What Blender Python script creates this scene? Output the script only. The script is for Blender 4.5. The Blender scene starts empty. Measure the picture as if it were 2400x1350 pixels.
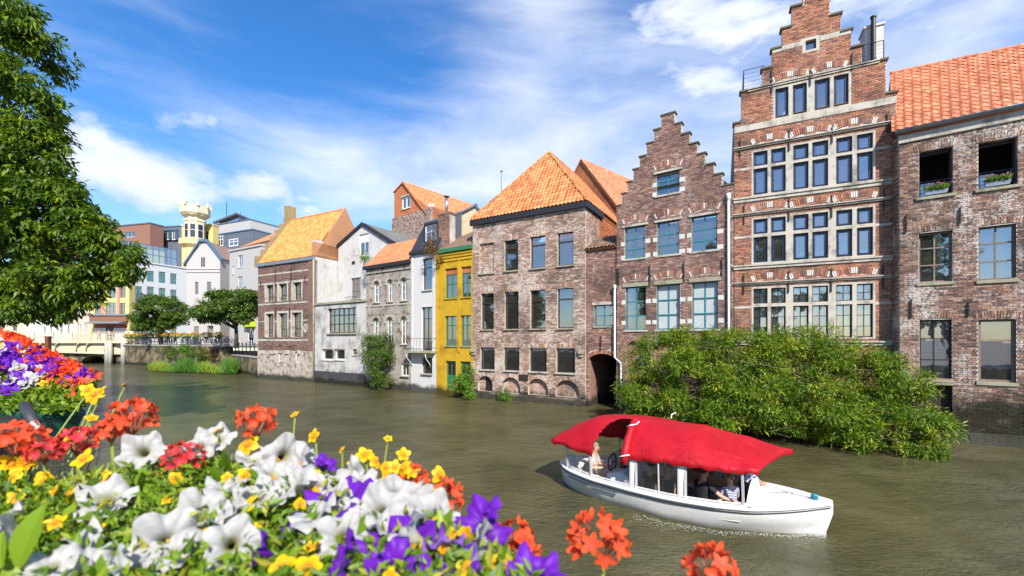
import bpy, math, random
import numpy as np
from mathutils import Vector, Matrix

# ---------------------------------------------------------------- camera, sky, sun, exposure
SC = bpy.context.scene
C = SC.collection
FPX, HC, HY = 1000.0, 3.5, 797.0          # focal length and horizon in photo pixels, eye height over the water

cam_d = bpy.data.cameras.new('camera')
cam_d.sensor_width = 36.0
cam_d.lens = 36.0 * FPX / 2400.0
cam_d.shift_y = (HY - 675.0) / 2400.0
cam_d.clip_start = 0.05
cam_d.clip_end = 6000.0
cam_d.dof.use_dof = True
cam_d.dof.focus_distance = 16.0
cam_d.dof.aperture_fstop = 3.3
cam = bpy.data.objects.new('camera', cam_d)
cam.location = (0, 0, HC)
cam.rotation_euler = (math.radians(90), 0, 0)
C.objects.link(cam)
SC.camera = cam

SUN_EL = math.radians(41)
SUN_H = Vector((0.27, -0.963)).normalized()      # where the sun stands, seen in plan
sun_d = bpy.data.lights.new('sun', 'SUN')
sun_d.energy = 5.0
sun_d.angle = math.radians(0.5)
sun_d.color = (1.0, 0.945, 0.86)
sun = bpy.data.objects.new('sun', sun_d)
sdir = Vector((SUN_H.x * math.cos(SUN_EL), SUN_H.y * math.cos(SUN_EL), math.sin(SUN_EL)))
sun.rotation_euler = sdir.to_track_quat('Z', 'Y').to_euler()
sun.location = (10, -20, 40)
C.objects.link(sun)

SC.view_settings.view_transform = 'Standard'
SC.view_settings.look = 'None'
SC.view_settings.exposure = 0.72
SC.view_settings.gamma = 1.0
SC.view_settings.use_curve_mapping = False
SC.render.engine = 'CYCLES'
SC.cycles.use_denoising = True
SC.cycles.max_bounces = 6
SC.cycles.diffuse_bounces = 3
SC.cycles.glossy_bounces = 3
SC.cycles.transparent_max_bounces = 10
SC.cycles.caustics_reflective = False
SC.cycles.caustics_refractive = False
SC.cycles.sample_clamp_indirect = 6.0


class NB:
    """small helper for node trees"""
    def __init__(s, tree):
        s.t = tree

    def n(s, typ, props=None, **inp):
        nd = s.t.nodes.new('ShaderNode' + typ)
        for k, v in (props or {}).items():
            setattr(nd, k, v)
        for k, v in inp.items():
            key = int(k[1:]) if k[0] == 'i' and k[1:].isdigit() else k.replace('_', ' ')
            sk = nd.inputs[key]
            if hasattr(v, 'is_output'):
                s.t.links.new(v, sk)
            else:
                if isinstance(v, tuple) and len(v) == 3 and sk.type == 'RGBA':
                    v = (*v, 1)
                sk.default_value = v
        return nd

    def math(s, op, a, b=0.0, c=None, clamp=False):
        nd = s.n('Math', {'operation': op, 'use_clamp': clamp}, i0=a, i1=b)
        if c is not None:
            if hasattr(c, 'is_output'): s.t.links.new(c, nd.inputs[2])
            else: nd.inputs[2].default_value = c
        return nd.outputs[0]

    def vmath(s, op, a, b=(0, 0, 0)):
        return s.n('VectorMath', {'operation': op}, i0=a, i1=b).outputs[0]

    def mix(s, f, a, b, mode='MIX'):
        nd = s.t.nodes.new('ShaderNodeMix')
        nd.data_type = 'RGBA'; nd.blend_type = mode
        for sk, v in ((nd.inputs[0], f), (nd.inputs[6], a), (nd.inputs[7], b)):
            if hasattr(v, 'is_output'): s.t.links.new(v, sk)
            else: sk.default_value = (*v, 1) if isinstance(v, tuple) and len(v) == 3 else v
        return nd.outputs[2]

    def ramp(s, f, stops, interp='LINEAR'):
        nd = s.n('ValToRGB', None, Fac=f)
        cr = nd.color_ramp; cr.interpolation = interp
        while len(cr.elements) < len(stops): cr.elements.new(0.5)
        for e, (p, c) in zip(cr.elements, stops):
            e.position = p
            e.color = (*c, 1) if isinstance(c, tuple) else (c, c, c, 1)
        return nd.outputs[0]

    def noise(s, vec, scale, detail=4.0, rough=0.55, dist=0.0):
        return s.n('TexNoise', None, Vector=vec, Scale=scale, Detail=detail, Roughness=rough, Distortion=dist).outputs[0]

    def link(s, a, b):
        s.t.links.new(a, b)


# ---- world: clear physical sky with a broken cloud layer
wd = bpy.data.worlds.new('World'); SC.world = wd; wd.use_nodes = True
wt = wd.node_tree; wt.nodes.clear(); b = NB(wt)
sky = b.n('TexSky', {'sky_type': 'NISHITA', 'sun_disc': False, 'sun_elevation': SUN_EL,
                     'sun_rotation': math.atan2(SUN_H.x, SUN_H.y), 'altitude': 0.0,
                     'air_density': 1.0, 'dust_density': 0.5, 'ozone_density': 3.5})
dirv = b.n('TexCoord').outputs['Generated']
sx = b.n('SeparateXYZ', None, i0=dirv)
up = b.math('MAXIMUM', sx.outputs[2], 0.0)
den = b.math('ADD', up, 0.22)
# clouds: soft banks where the photograph has them, loose drifting cloud everywhere else
cl = b.vmath('MULTIPLY', dirv, (1.0, 1.0, 2.1))
warp = b.n('TexNoise', None, Vector=cl, Scale=2.2, Detail=4.0).outputs[1]
clw = b.vmath('ADD', cl, b.vmath('MULTIPLY', b.vmath('SUBTRACT', warp, (0.5, 0.5, 0.5)), (0.28, 0.28, 0.28)))
cum = b.math('MULTIPLY_ADD', b.noise(clw, 4.2, 10.0, 0.58), 1.7, -0.35)
def blob(px, py, rx, ry, amp):
    """broad bank of cloud around a direction"""
    c = Vector(((px - 1200) / FPX, 1, (HY - py) / FPX)).normalized()
    d = b.vmath('SUBTRACT', dirv, tuple(c))
    rt = Vector((c.y, -c.x, 0)).normalized(); upv = rt.cross(c)
    k = Vector(((px - 1200) / FPX, 1, (HY - py) / FPX)).length
    a = b.n('VectorMath', {'operation': 'DOT_PRODUCT'}, i0=d, i1=tuple(rt / (rx / FPX) * k)).outputs['Value']
    e = b.n('VectorMath', {'operation': 'DOT_PRODUCT'}, i0=d, i1=tuple(upv / (ry / FPX) * k)).outputs['Value']
    r2 = b.math('ADD', b.math('MULTIPLY', a, a), b.math('MULTIPLY', e, e))
    return b.math('MULTIPLY', b.math('EXPONENT', b.math('MULTIPLY', r2, -1.0)), amp)
def banks(lst):
    v = None
    for args in lst: v = blob(*args) if v is None else b.math('ADD', v, blob(*args))
    return v
cov = banks(((300, 320, 250, 110, .23), (520, 430, 280, 75, .24), (230, 420, 130, 45, .25), (180, 75, 90, 40, .17), (1720, 150, 200, 110, .26), (1620, 15, 140, 60, .22), (2250, 60, 330, 160, .14),
             (750, 120, 330, 200, -.22), (60, 220, 130, 110, -.1), (1470, 120, 80, 200, -.1)))
cmask = b.n('MapRange', {'interpolation_type': 'SMOOTHSTEP'}, Value=b.math('ADD', cum, cov), From_Min=0.56, From_Max=0.92).outputs[0]
# thin veil and streaks
ci = b.n('Mapping', None, Vector=clw, Rotation=(0, math.radians(-58), 0), Scale=(1.0, 1.0, 3.4)).outputs[0]
cirr = b.math('ADD', b.math('MULTIPLY', b.noise(ci, 2.3, 8.0, 0.58), 0.6), b.math('MULTIPLY', b.noise(clw, 2.0, 5.0, 0.5), 0.4))
veil = banks(((1250, 120, 170, 330, .24), (1200, 400, 420, 130, .26), (800, 400, 200, 110, .2), (2050, 150, 500, 330, .2), (1500, 300, 200, 180, .1), (700, 150, 260, 190, -.16)))
cimask = b.math('MULTIPLY', b.n('MapRange', {'interpolation_type': 'SMOOTHSTEP'}, Value=b.math('ADD', cirr, veil), From_Min=0.36, From_Max=0.92).outputs[0], 0.85)
mask = b.math('MAXIMUM', cmask, cimask)
shade = b.noise(b.vmath('ADD', clw, (0.05, 0.0, 0.12)), 4.2, 7.0, 0.55)
ccol = b.ramp(shade, [(0.34, (6.4, 6.6, 7.1)), (0.66, (3.5, 4.2, 6.0))])
hsv = b.n('HueSaturation', None, Hue=0.505, Saturation=1.3, Value=1.36, Color=sky.outputs[0])
skyc = hsv.outputs[0]
fin = b.mix(b.math('MULTIPLY', mask, 0.93), skyc, ccol)
bg = b.n('Background', None, Color=fin, Strength=0.11)
b.link(bg.outputs[0], b.n('OutputWorld').inputs[0])


# ---------------------------------------------------------------- helpers
RND = random.Random(11)
NPR = np.random.default_rng(5)


def D(px, py, d):
    """world point seen at photo pixel (px, py), d metres in front of the camera"""
    return Vector(((px - 1200) / FPX * d, d, HC + (HY - py) / FPX * d))


def on_level(px, py, z=0.0):
    return D(px, py, (HC - z) * FPX / (py - HY))


def tag(o, label=None, cat=None, group=None, kind=None):
    if label: o['label'] = label
    if cat: o['category'] = cat
    if group: o['group'] = group
    if kind: o['kind'] = kind
    return o


def empty(name, loc=(0, 0, 0), rz=0.0, parent=None):
    o = bpy.data.objects.new(name, None)
    o.empty_display_size = 0.2
    o.location = loc; o.rotation_euler = (0, 0, rz)
    C.objects.link(o)
    if parent: o.parent = parent
    return o


def link_mesh(name, me, mats, parent=None):
    for m in (mats if isinstance(mats, (list, tuple)) else [mats]):
        me.materials.append(m)
    o = bpy.data.objects.new(name, me)
    C.objects.link(o)
    if parent is not None: o.parent = parent
    return o


def inst(name, me, parent=None, loc=(0, 0, 0), rot=None, scale=None, mtx=None):
    o = bpy.data.objects.new(name, me)
    C.objects.link(o)
    if parent is not None: o.parent = parent
    if mtx is not None: o.matrix_basis = mtx
    else:
        o.location = loc
        if rot is not None: o.rotation_euler = rot
        if scale is not None: o.scale = (scale,) * 3 if isinstance(scale, (int, float)) else scale
    return o


def copy_tree(o, parent=None):
    c = o.copy(); C.objects.link(c)
    if parent is not None: c.parent = parent
    for ch in list(o.children): copy_tree(ch, c)
    return c


class MB:
    """collects faces, then links them as one mesh object"""
    def __init__(s):
        s.v, s.f, s.t, s.m = [], [], [], []

    def face(s, pts, tint=0.5, mi=0):
        k = len(s.v)
        s.v.extend(tuple(p) for p in pts)
        s.f.append(tuple(range(k, k + len(pts)))); s.t.append(tint); s.m.append(mi)

    def box(s, x0, x1, y0, y1, z0, z1, tint=0.5, skip='', mi=0):
        if x1 < x0: x0, x1 = x1, x0
        if y1 < y0: y0, y1 = y1, y0
        if z1 < z0: z0, z1 = z1, z0
        k = len(s.v)
        s.v.extend([(x0, y0, z0), (x1, y0, z0), (x1, y1, z0), (x0, y1, z0), (x0, y0, z1), (x1, y0, z1), (x1, y1, z1), (x0, y1, z1)])
        for nm, q in (('b', (0, 3, 2, 1)), ('t', (4, 5, 6, 7)), ('f', (0, 1, 5, 4)), ('k', (2, 3, 7, 6)), ('l', (3, 0, 4, 7)), ('r', (1, 2, 6, 5))):
            if nm not in skip:
                s.f.append(tuple(k + i for i in q)); s.t.append(tint); s.m.append(mi)
        return s

    def prism(s, poly, y0, y1, tint=0.5, mi=0, back=True):
        """poly in (x, z), counter-clockwise seen from the front (-y)"""
        n = len(poly); k = len(s.v)
        s.v.extend((x, y0, z) for x, z in poly); s.v.extend((x, y1, z) for x, z in poly)
        s.f.append(tuple(range(k, k + n))); s.t.append(tint); s.m.append(mi)
        if back:
            s.f.append(tuple(range(k + 2 * n - 1, k + n - 1, -1))); s.t.append(tint); s.m.append(mi)
        for i in range(n):
            j = (i + 1) % n
            s.f.append((k + i, k + n + i, k + n + j, k + j)); s.t.append(tint); s.m.append(mi)
        return s

    def zprism(s, poly, z0, z1, tint=0.5, mi=0):
        """poly in (x, y), counter-clockwise seen from above"""
        n = len(poly); k = len(s.v)
        s.v.extend((x, y, z0) for x, y in poly); s.v.extend((x, y, z1) for x, y in poly)
        s.f.append(tuple(range(k + n, k + 2 * n))); s.t.append(tint); s.m.append(mi)
        s.f.append(tuple(range(k + n - 1, k - 1, -1))); s.t.append(tint); s.m.append(mi)
        for i in range(n):
            j = (i + 1) % n
            s.f.append((k + i, k + j, k + n + j, k + n + i)); s.t.append(tint); s.m.append(mi)
        return s

    def tube(s, pts, r, n=6, tint=0.5, mi=0, caps=True):
        pts = [Vector(p) for p in pts]
        rs = r if isinstance(r, (list, tuple)) else [r] * len(pts)
        k = len(s.v); prev = None
        for i, p in enumerate(pts):
            d = (pts[min(i + 1, len(pts) - 1)] - pts[max(i - 1, 0)])
            d = d.normalized() if d.length > 1e-9 else Vector((0, 0, 1))
            a = prev if prev is not None else (Vector((0, 0, 1)) if abs(d.z) < 0.9 else Vector((1, 0, 0)))
            a = (a - d * a.dot(d)); a = a.normalized() if a.length > 1e-6 else d.orthogonal().normalized()
            prev = a; bb = d.cross(a)
            for j in range(n):
                t = 2 * math.pi * j / n
                s.v.append(tuple(p + (a * math.cos(t) + bb * math.sin(t)) * rs[i]))
        for i in range(len(pts) - 1):
            for j in range(n):
                q = (j + 1) % n
                s.f.append((k + i * n + j, k + i * n + q, k + (i + 1) * n + q, k + (i + 1) * n + j)); s.t.append(tint); s.m.append(mi)
        if caps:
            s.f.append(tuple(k + j for j in range(n - 1, -1, -1))); s.t.append(tint); s.m.append(mi)
            e = k + (len(pts) - 1) * n
            s.f.append(tuple(e + j for j in range(n))); s.t.append(tint); s.m.append(mi)
        return s

    def lathe(s, prof, n=12, c=(0, 0, 0), tint=0.5, mi=0):
        k = len(s.v)
        for r, z in prof:
            for j in range(n):
                t = 2 * math.pi * j / n
                s.v.append((c[0] + r * math.cos(t), c[1] + r * math.sin(t), c[2] + z))
        for i in range(len(prof) - 1):
            for j in range(n):
                q = (j + 1) % n
                s.f.append((k + i * n + j, k + i * n + q, k + (i + 1) * n + q, k + (i + 1) * n + j)); s.t.append(tint); s.m.append(mi)
        return s

    def ball(s, c, r, n=8, m=6, tint=0.5, mi=0):
        rx, ry, rz = r if isinstance(r, tuple) else (r, r, r)
        k = len(s.v)
        for i in range(m + 1):
            ph = math.pi * i / m - math.pi / 2
            for j in range(n):
                t = 2 * math.pi * j / n
                s.v.append((c[0] + rx * math.cos(ph) * math.cos(t), c[1] + ry * math.cos(ph) * math.sin(t), c[2] + rz * math.sin(ph)))
        for i in range(m):
            for j in range(n):
                q = (j + 1) % n
                s.f.append((k + i * n + j, k + i * n + q, k + (i + 1) * n + q, k + (i + 1) * n + j)); s.t.append(tint); s.m.append(mi)
        return s

    def mesh(s, name, smooth=False):
        me = bpy.data.meshes.new(name)
        me.from_pydata(s.v, [], s.f)
        a = me.attributes.new('tint', 'FLOAT', 'FACE'); a.data.foreach_set('value', s.t)
        if any(s.m): me.polygons.foreach_set('material_index', s.m)
        if smooth: me.polygons.foreach_set('use_smooth', [True] * len(s.f))
        me.update()
        return me

    def build(s, name, mats, parent=None, smooth=False):
        return link_mesh(name, s.mesh(name, smooth), mats, parent)


def np_quads(name, V, Q, tint, mat, parent=None):
    """fast mesh of quads from arrays"""
    me = bpy.data.meshes.new(name)
    nv, nq = len(V), len(Q)
    me.vertices.add(nv); me.vertices.foreach_set('co', np.asarray(V, np.float32).ravel())
    me.loops.add(nq * 4); me.loops.foreach_set('vertex_index', np.asarray(Q, np.int32).ravel())
    me.polygons.add(nq); me.polygons.foreach_set('loop_start', np.arange(0, nq * 4, 4, dtype=np.int32))
    me.update(calc_edges=True)
    a = me.attributes.new('tint', 'FLOAT', 'FACE'); a.data.foreach_set('value', np.asarray(tint, np.float32))
    return link_mesh(name, me, mat, parent)


def leaf_arrays(P, A, N, L, W, fold=0.25):
    """P base points, A leaf axes, N approx normals, L lengths, W widths -> verts, quads (two per leaf, folded)"""
    A = A / np.linalg.norm(A, axis=1, keepdims=True)
    S = np.cross(A, N); S /= np.maximum(np.linalg.norm(S, axis=1, keepdims=True), 1e-6)
    U = np.cross(S, A)
    n = len(P)
    L = L[:, None]; W = W[:, None]
    v0 = P
    v1 = P + A * L * .45 + S * W * .5 + U * W * fold
    v2 = P + A * L - U * L * .16
    v3 = P + A * L * .45 - S * W * .5 + U * W * fold
    vm = P + A * L * .5 
    V = np.stack([v0, v1, v2, v3, vm], 1).reshape(-1, 3)
    k = (np.arange(n) * 5)[:, None]
    Q = np.concatenate([k + np.array([[0, 1, 2, 4]]), k + np.array([[0, 4, 2, 3]])], 1).reshape(-1, 4)
    return V, Q


def leaf_cloud(name, P, out, size, mat, parent, droop=0.5, spread=0.8, aspect=0.32, tint=None, rng=NPR):
    n = len(P)
    A = out * (1 - droop) + np.array([0, 0, -droop]) + rng.normal(0, spread, (n, 3)) * .6
    N = np.array([0, 0, 1.0]) + rng.normal(0, .55, (n, 3)) + out * .35
    L = size * rng.uniform(.6, 1.35, n)
    V, Q = leaf_arrays(P, A, N, L, L * aspect)
    t = rng.uniform(0, 1, n) if tint is None else tint
    return np_quads(name, V, Q, np.repeat(t, 2), mat, parent)


# ---------------------------------------------------------------- materials
def new_mat(name):
    m = bpy.data.materials.new(name); m.use_nodes = True
    nb = NB(m.node_tree)
    return m, nb, m.node_tree.nodes['Principled BSDF']


def geo_pos(nb):
    return nb.n('NewGeometry').outputs['Position']


def obj_xz(nb):
    """house-local wall coordinates (along, up)"""
    o = nb.n('SeparateXYZ', None, i0=nb.n('TexCoord').outputs['Object'])
    return nb.n('CombineXYZ', None, i0=o.outputs[0], i1=o.outputs[2], i2=o.outputs[1]).outputs[0]


def tide(nb, col, height, amount=0.9, tone=(0.012, 0.014, 0.006)):
    """weed and damp left by the water along the foot of a wall"""
    p = geo_pos(nb); z = nb.n('SeparateXYZ', None, i0=p).outputs[2]
    n = nb.noise(p, 1.3, 5.0)
    zz = nb.math('ADD', z, nb.math('MULTIPLY', nb.math('SUBTRACT', n, 0.5), height * 1.4))
    f = nb.n('MapRange', {'interpolation_type': 'SMOOTHSTEP'}, Value=zz, From_Min=height, From_Max=height * 0.45, To_Min=0.0, To_Max=amount).outputs[0]
    return nb.mix(f, col, tone)


def m_plain(name, col, rough=0.6, var=0.12, scale=6.0, metal=0.0, bump=0.0, coat=0.0, spec=0.5):
    m, nb, p = new_mat(name)
    pos = geo_pos(nb)
    n = nb.noise(pos, scale, 5.0, 0.6)
    c = nb.mix(nb.ramp(n, [(0.3, 0.0), (0.7, 1.0)]), tuple(x * (1 - var) for x in col), tuple(min(1, x * (1 + var)) for x in col))
    nb.link(c, p.inputs['Base Color'])
    p.inputs['Roughness'].default_value = rough
    p.inputs['Metallic'].default_value = metal
    p.inputs['Specular IOR Level'].default_value = spec
    if coat: p.inputs['Coat Weight'].default_value = coat
    if bump:
        nb.link(nb.n('Bump', None, Strength=bump, Distance=0.02, Height=nb.noise(pos, scale * 4, 4.0)).outputs[0], p.inputs['Normal'])
    return m


def m_brick(name, stops, patch=(0.62, 0.58, 0.54), plo=0.56, phi=0.72, pmax=0.75, pscale=0.8, damp=0.8, fine=26.0):
    """fired clay: each brick has its own tone (tint), worn limewash in patches"""
    m, nb, p = new_mat(name)
    pos = geo_pos(nb)
    t = nb.n('Attribute', {'attribute_name': 'tint'}).outputs['Fac']
    c = nb.ramp(t, stops)
    f = nb.noise(pos, fine, 5.0, 0.65)
    c = nb.mix(0.9, c, nb.ramp(f, [(0.32, 0.3), (0.68, 1.35)]), 'MULTIPLY')
    big = nb.noise(pos, pscale, 7.0, 0.68)
    mid = nb.noise(pos, 12.0, 4.0, 0.75)
    pm = nb.math('ADD', nb.math('MULTIPLY', big, 0.55), nb.math('MULTIPLY', mid, 0.45))
    pf = nb.n('MapRange', {'interpolation_type': 'SMOOTHSTEP'}, Value=pm, From_Min=plo, From_Max=phi, To_Max=pmax).outputs[0]
    c = nb.mix(pf, c, patch)
    grime = nb.noise(nb.vmath('ADD', pos, (31, 7, 3)), 0.55, 6.0, 0.7)
    c = nb.mix(nb.ramp(grime, [(0.48, 0.0), (0.72, 0.75)]), c, (0.045, 0.038, 0.032))
    if damp: c = tide(nb, c, damp)
    nb.link(c, p.inputs['Base Color'])
    p.inputs['Roughness'].default_value = 0.9
    p.inputs['Specular IOR Level'].default_value = 0.25
    nb.link(nb.n('Bump', None, Strength=0.6, Distance=0.012, Height=f).outputs[0], p.inputs['Normal'])
    return m


def m_paintwall(name, col, dirt, dlo=0.52, dhi=0.75, dmax=0.8, brick=True, bare=None, damp=0.7, bw=0.23, bh=0.075, bstr=0.5, dscale=1.0, streak=0.22):
    """painted or limewashed masonry, brick relief under the paint, streaky weathering"""
    m, nb, p = new_mat(name)
    pos = geo_pos(nb)
    w = obj_xz(nb)
    n1 = nb.noise(pos, dscale, 8.0, 0.68)
    st = nb.n('Mapping', None, Vector=w, Scale=(3.2, 0.35, 3.2)).outputs[0]
    n2 = nb.noise(st, 1.6, 5.0, 0.6)
    mm = nb.math('ADD', nb.math('MULTIPLY', n1, 1 - streak), nb.math('MULTIPLY', n2, streak))
    f = nb.n('MapRange', {'interpolation_type': 'SMOOTHSTEP'}, Value=mm, From_Min=dlo, From_Max=dhi, To_Max=dmax).outputs[0]
    c = nb.mix(nb.noise(pos, 14.0, 4.0, 0.7), tuple(x * .82 for x in col), tuple(min(1, x * 1.1) for x in col))
    c = nb.mix(f, c, dirt)
    h = None
    if brick:
        bt = nb.n('TexBrick', {'offset': 0.5}, Vector=w, Color1=(1, 1, 1), Color2=(.8, .8, .8), Mortar=(0, 0, 0), Scale=1.0,
                  Mortar_Size=0.012, Mortar_Smooth=0.4, Brick_Width=bw, Row_Height=bh)
        h = nb.math('ADD', nb.math('MULTIPLY', bt.outputs[0], 1.0), nb.math('MULTIPLY', nb.noise(pos, 20.0, 4.0), 0.8))
        c = nb.mix(nb.math('MULTIPLY', bt.outputs['Fac'], 0.28), c, tuple(x * .6 for x in dirt))
    else:
        h = nb.noise(pos, 12.0, 6.0, 0.65)
    if bare:
        bn = nb.noise(nb.vmath('ADD', pos, (5, 9, 2)), 1.1, 8.0, 0.7)
        bf = nb.n('MapRange', {'interpolation_type': 'SMOOTHSTEP'}, Value=bn, From_Min=bare[1], From_Max=bare[1] + .06, To_Max=0.9).outputs[0]
        c = nb.mix(bf, c, nb.mix(nb.noise(w, 9.0, 3.0), bare[0], tuple(x * .45 for x in bare[0])))
    if damp: c = tide(nb, c, damp)
    nb.link(c, p.inputs['Base Color'])
    p.inputs['Roughness'].default_value = 0.85
    p.inputs['Specular IOR Level'].default_value = 0.3
    nb.link(nb.n('Bump', None, Strength=bstr, Distance=0.02, Height=h).outputs[0], p.inputs['Normal'])
    return m


def m_tile(name, stops, lich=None, lichlo=0.6):
    m, nb, p = new_mat(name)
    pos = geo_pos(nb)
    c = nb.ramp(nb.n('Attribute', {'attribute_name': 'tint'}).outputs['Fac'], stops)
    f = nb.noise(pos, 14.0, 5.0, 0.65)
    c = nb.mix(0.7, c, nb.ramp(f, [(0.3, 0.6), (0.7, 1.25)]), 'MULTIPLY')
    if lich:
        g = nb.noise(pos, 1.5, 7.0, 0.7)
        c = nb.mix(nb.n('MapRange', {'interpolation_type': 'SMOOTHSTEP'}, Value=g, From_Min=lichlo, From_Max=lichlo + .16, To_Max=0.85).outputs[0], c, lich)
    nb.link(c, p.inputs['Base Color'])
    p.inputs['Roughness'].default_value = 0.75
    p.inputs['Specular IOR Level'].default_value = 0.35
    return m


def m_leaf(name, stops, trans=0.35, rough=0.45):
    m = bpy.data.materials.new(name); m.use_nodes = True
    t = m.node_tree; p = t.nodes['Principled BSDF']; nb = NB(t)
    c = nb.ramp(nb.n('Attribute', {'attribute_name': 'tint'}).outputs['Fac'], stops)
    nb.link(c, p.inputs['Base Color']); p.inputs['Roughness'].default_value = rough
    p.inputs['Specular IOR Level'].default_value = 0.35
    tr = nb.n('BsdfTranslucent', None, Color=nb.mix(0.5, c, (1.0, 0.9, 0.15), 'MULTIPLY'))
    mx = nb.n('MixShader', None, i0=trans, i1=p.outputs[0], i2=tr.outputs[0])
    nb.link(mx.outputs[0], t.nodes['Material Output'].inputs[0])
    return m


def m_glass(name, tint=(0.75, 0.8, 0.8), refl=1.0, dirt=0.06, base=0.2, wobble=0.05):
    """thin window glass: mirror by angle, otherwise see-through"""
    m = bpy.data.materials.new(name); m.use_nodes = True
    t = m.node_tree; t.nodes.remove(t.nodes['Principled BSDF']); nb = NB(t)
    pos = geo_pos(nb)
    wob = nb.n('Bump', None, Strength=wobble, Distance=0.06, Height=nb.noise(pos, 1.6, 2.0))
    fr = nb.n('Fresnel', None, IOR=1.55, Normal=wob.outputs[0])
    f = nb.math('MINIMUM', nb.math('MULTIPLY_ADD', fr.outputs[0], refl * 1.9, base), 1.0)
    gl = nb.n('BsdfGlossy', None, Color=(0.95, 0.97, 1.0), Roughness=0.02, Normal=wob.outputs[0])
    tr = nb.n('BsdfTransparent', None, Color=tint)
    df = nb.n('BsdfDiffuse', None, Color=(0.5, 0.5, 0.48))
    a = nb.n('MixShader', None, i0=dirt, i1=tr.outputs[0], i2=df.outputs[0])
    o = nb.n('MixShader', None, i0=f, i1=a.outputs[0], i2=gl.outputs[0])
    nb.link(o.outputs[0], t.nodes['Material Output'].inputs[0])
    return m


M = {}
M['stone'] = m_paintwall('pale limestone', (0.47, 0.43, 0.36), (0.085, 0.075, 0.06), 0.45, 0.68, 0.85, brick=False, damp=0, bstr=0.25, dscale=1.6)
M['stone_white'] = m_paintwall('white stone block', (0.60, 0.57, 0.51), (0.25, 0.22, 0.18), 0.5, 0.75, 0.7, brick=False, damp=0, bstr=0.2)
M['stone_mossy'] = m_paintwall('mossy bluestone', (0.33, 0.31, 0.22), (0.1, 0.1, 0.045), 0.45, 0.7, 0.8, brick=False, damp=0, bstr=0.3, dscale=2.5)
M['iron'] = m_plain('black wrought iron', (0.012, 0.011, 0.011), 0.55, 0.3, 20)
M['lead'] = m_plain('grey zinc', (0.22, 0.25, 0.28), 0.45, 0.25, 5, metal=0.4)
M['pipe_white'] = m_plain('pale painted pipe', (0.62, 0.64, 0.68), 0.45, 0.15, 4)
M['glass'] = m_glass('window glass')
M['glass_dim'] = m_glass('dusty window glass', (0.45, 0.56, 0.55), 0.9, 0.05)
M['frame_navy'] = m_plain('dark blue window paint', (0.012, 0.022, 0.055), 0.4, 0.2, 8)
M['frame_teal'] = m_plain('teal window paint', (0.045, 0.19, 0.22), 0.45, 0.2, 8)
M['frame_brown'] = m_plain('dark brown window wood', (0.035, 0.02, 0.014), 0.5, 0.3, 12)
M['frame_worn'] = m_plain('worn grey brown window wood', (0.2, 0.155, 0.12), 0.7, 0.35, 14)
M['frame_white'] = m_plain('white window paint', (0.74, 0.74, 0.72), 0.5, 0.1, 8)
M['frame_green'] = m_plain('green window paint', (0.03, 0.16, 0.07), 0.45, 0.2, 8)
M['frame_black'] = m_plain('black window paint', (0.015, 0.014, 0.014), 0.5, 0.3, 9)
M['curtain'] = m_plain('white curtain', (0.86, 0.87, 0.87), 0.9, 0.06, 6)
M['blind'] = m_plain('grey slat blind', (0.42, 0.43, 0.43), 0.7, 0.1, 6)
M['room'] = m_plain('dim room wall', (0.05, 0.045, 0.04), 0.9, 0.2, 2)  # near-black colour stands in for the shade of unlit interiors
M['rustroom'] = m_plain('rust red room wall', (0.30, 0.055, 0.02), 0.9, 0.1, 2)
M['board_black'] = m_plain('black tarred board', (0.016, 0.015, 0.017), 0.5, 0.3, 6)
M['slate'] = m_paintwall('blue grey slate', (0.085, 0.1, 0.13), (0.04, 0.045, 0.055), 0.4, 0.7, 0.7, brick=True, damp=0, bw=0.3, bh=0.2, bstr=0.5)
M['slate_dark'] = m_paintwall('dark slate', (0.03, 0.036, 0.055), (0.02, 0.02, 0.03), 0.4, 0.7, 0.7, brick=True, damp=0, bw=0.3, bh=0.2, bstr=0.5)
M['wood_dark'] = m_plain('dark tarred planks', (0.03, 0.018, 0.012), 0.7, 0.4, 10)

# ---------------------------------------------------------------- house kit
class House:
    """a facade in plan from P0 (left) to P1 (right); local x runs along it, y goes into the house, z up"""
    def __init__(s, name, label, cat, P0, P1, group=None):
        s.P0, s.P1 = Vector(P0[:2]), Vector(P1[:2])
        dv = s.P1 - s.P0
        s.w = dv.length; s.u = dv / s.w; s.n = Vector((-s.u.y, s.u.x))
        s.root = empty(name, (s.P0.x, s.P0.y, 0), math.atan2(s.u.y, s.u.x))
        tag(s.root, label, cat, group)
        s.holes = []

    def uz(s, px, py, y=0.0):
        o = s.P0 + s.n * y
        a = (px - 1200) / FPX
        t = (a * o.y - o.x) / (s.u.x - a * s.u.y)
        d = o.y + t * s.u.y
        return t, HC + (HY - py) / FPX * d

    def loc(s, p):
        q = Vector((p[0], p[1])) - s.P0
        return Vector((q.dot(s.u), q.dot(s.n), p[2]))

    def world(s, x, y, z):
        q = s.P0 + s.u * x + s.n * y
        return Vector((q.x, q.y, z))

    def pix(s, x, y, z):
        p = s.world(x, y, z)
        return 1200 + p.x / p.y * FPX, HY - (p.z - HC) / p.y * FPX, p.y

    def rect(s, x0, x1, y0, y1, y=0.0):
        xm, ym = (x0 + x1) / 2, (y0 + y1) / 2
        return s.uz(x0, ym, y)[0], s.uz(x1, ym, y)[0], s.uz(xm, y1, y)[1], s.uz(xm, y0, y)[1]

    def zline(s, xa, ya, xb, yb, y=0.0):
        return 0.5 * (s.uz(xa, ya, y)[1] + s.uz(xb, yb, y)[1])


def cut(spans, a, b_):
    out = []
    for s0, s1 in spans:
        if b_ <= s0 or a >= s1: out.append((s0, s1)); continue
        if a > s0: out.append((s0, a))
        if b_ < s1: out.append((b_, s1))
    return out


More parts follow.
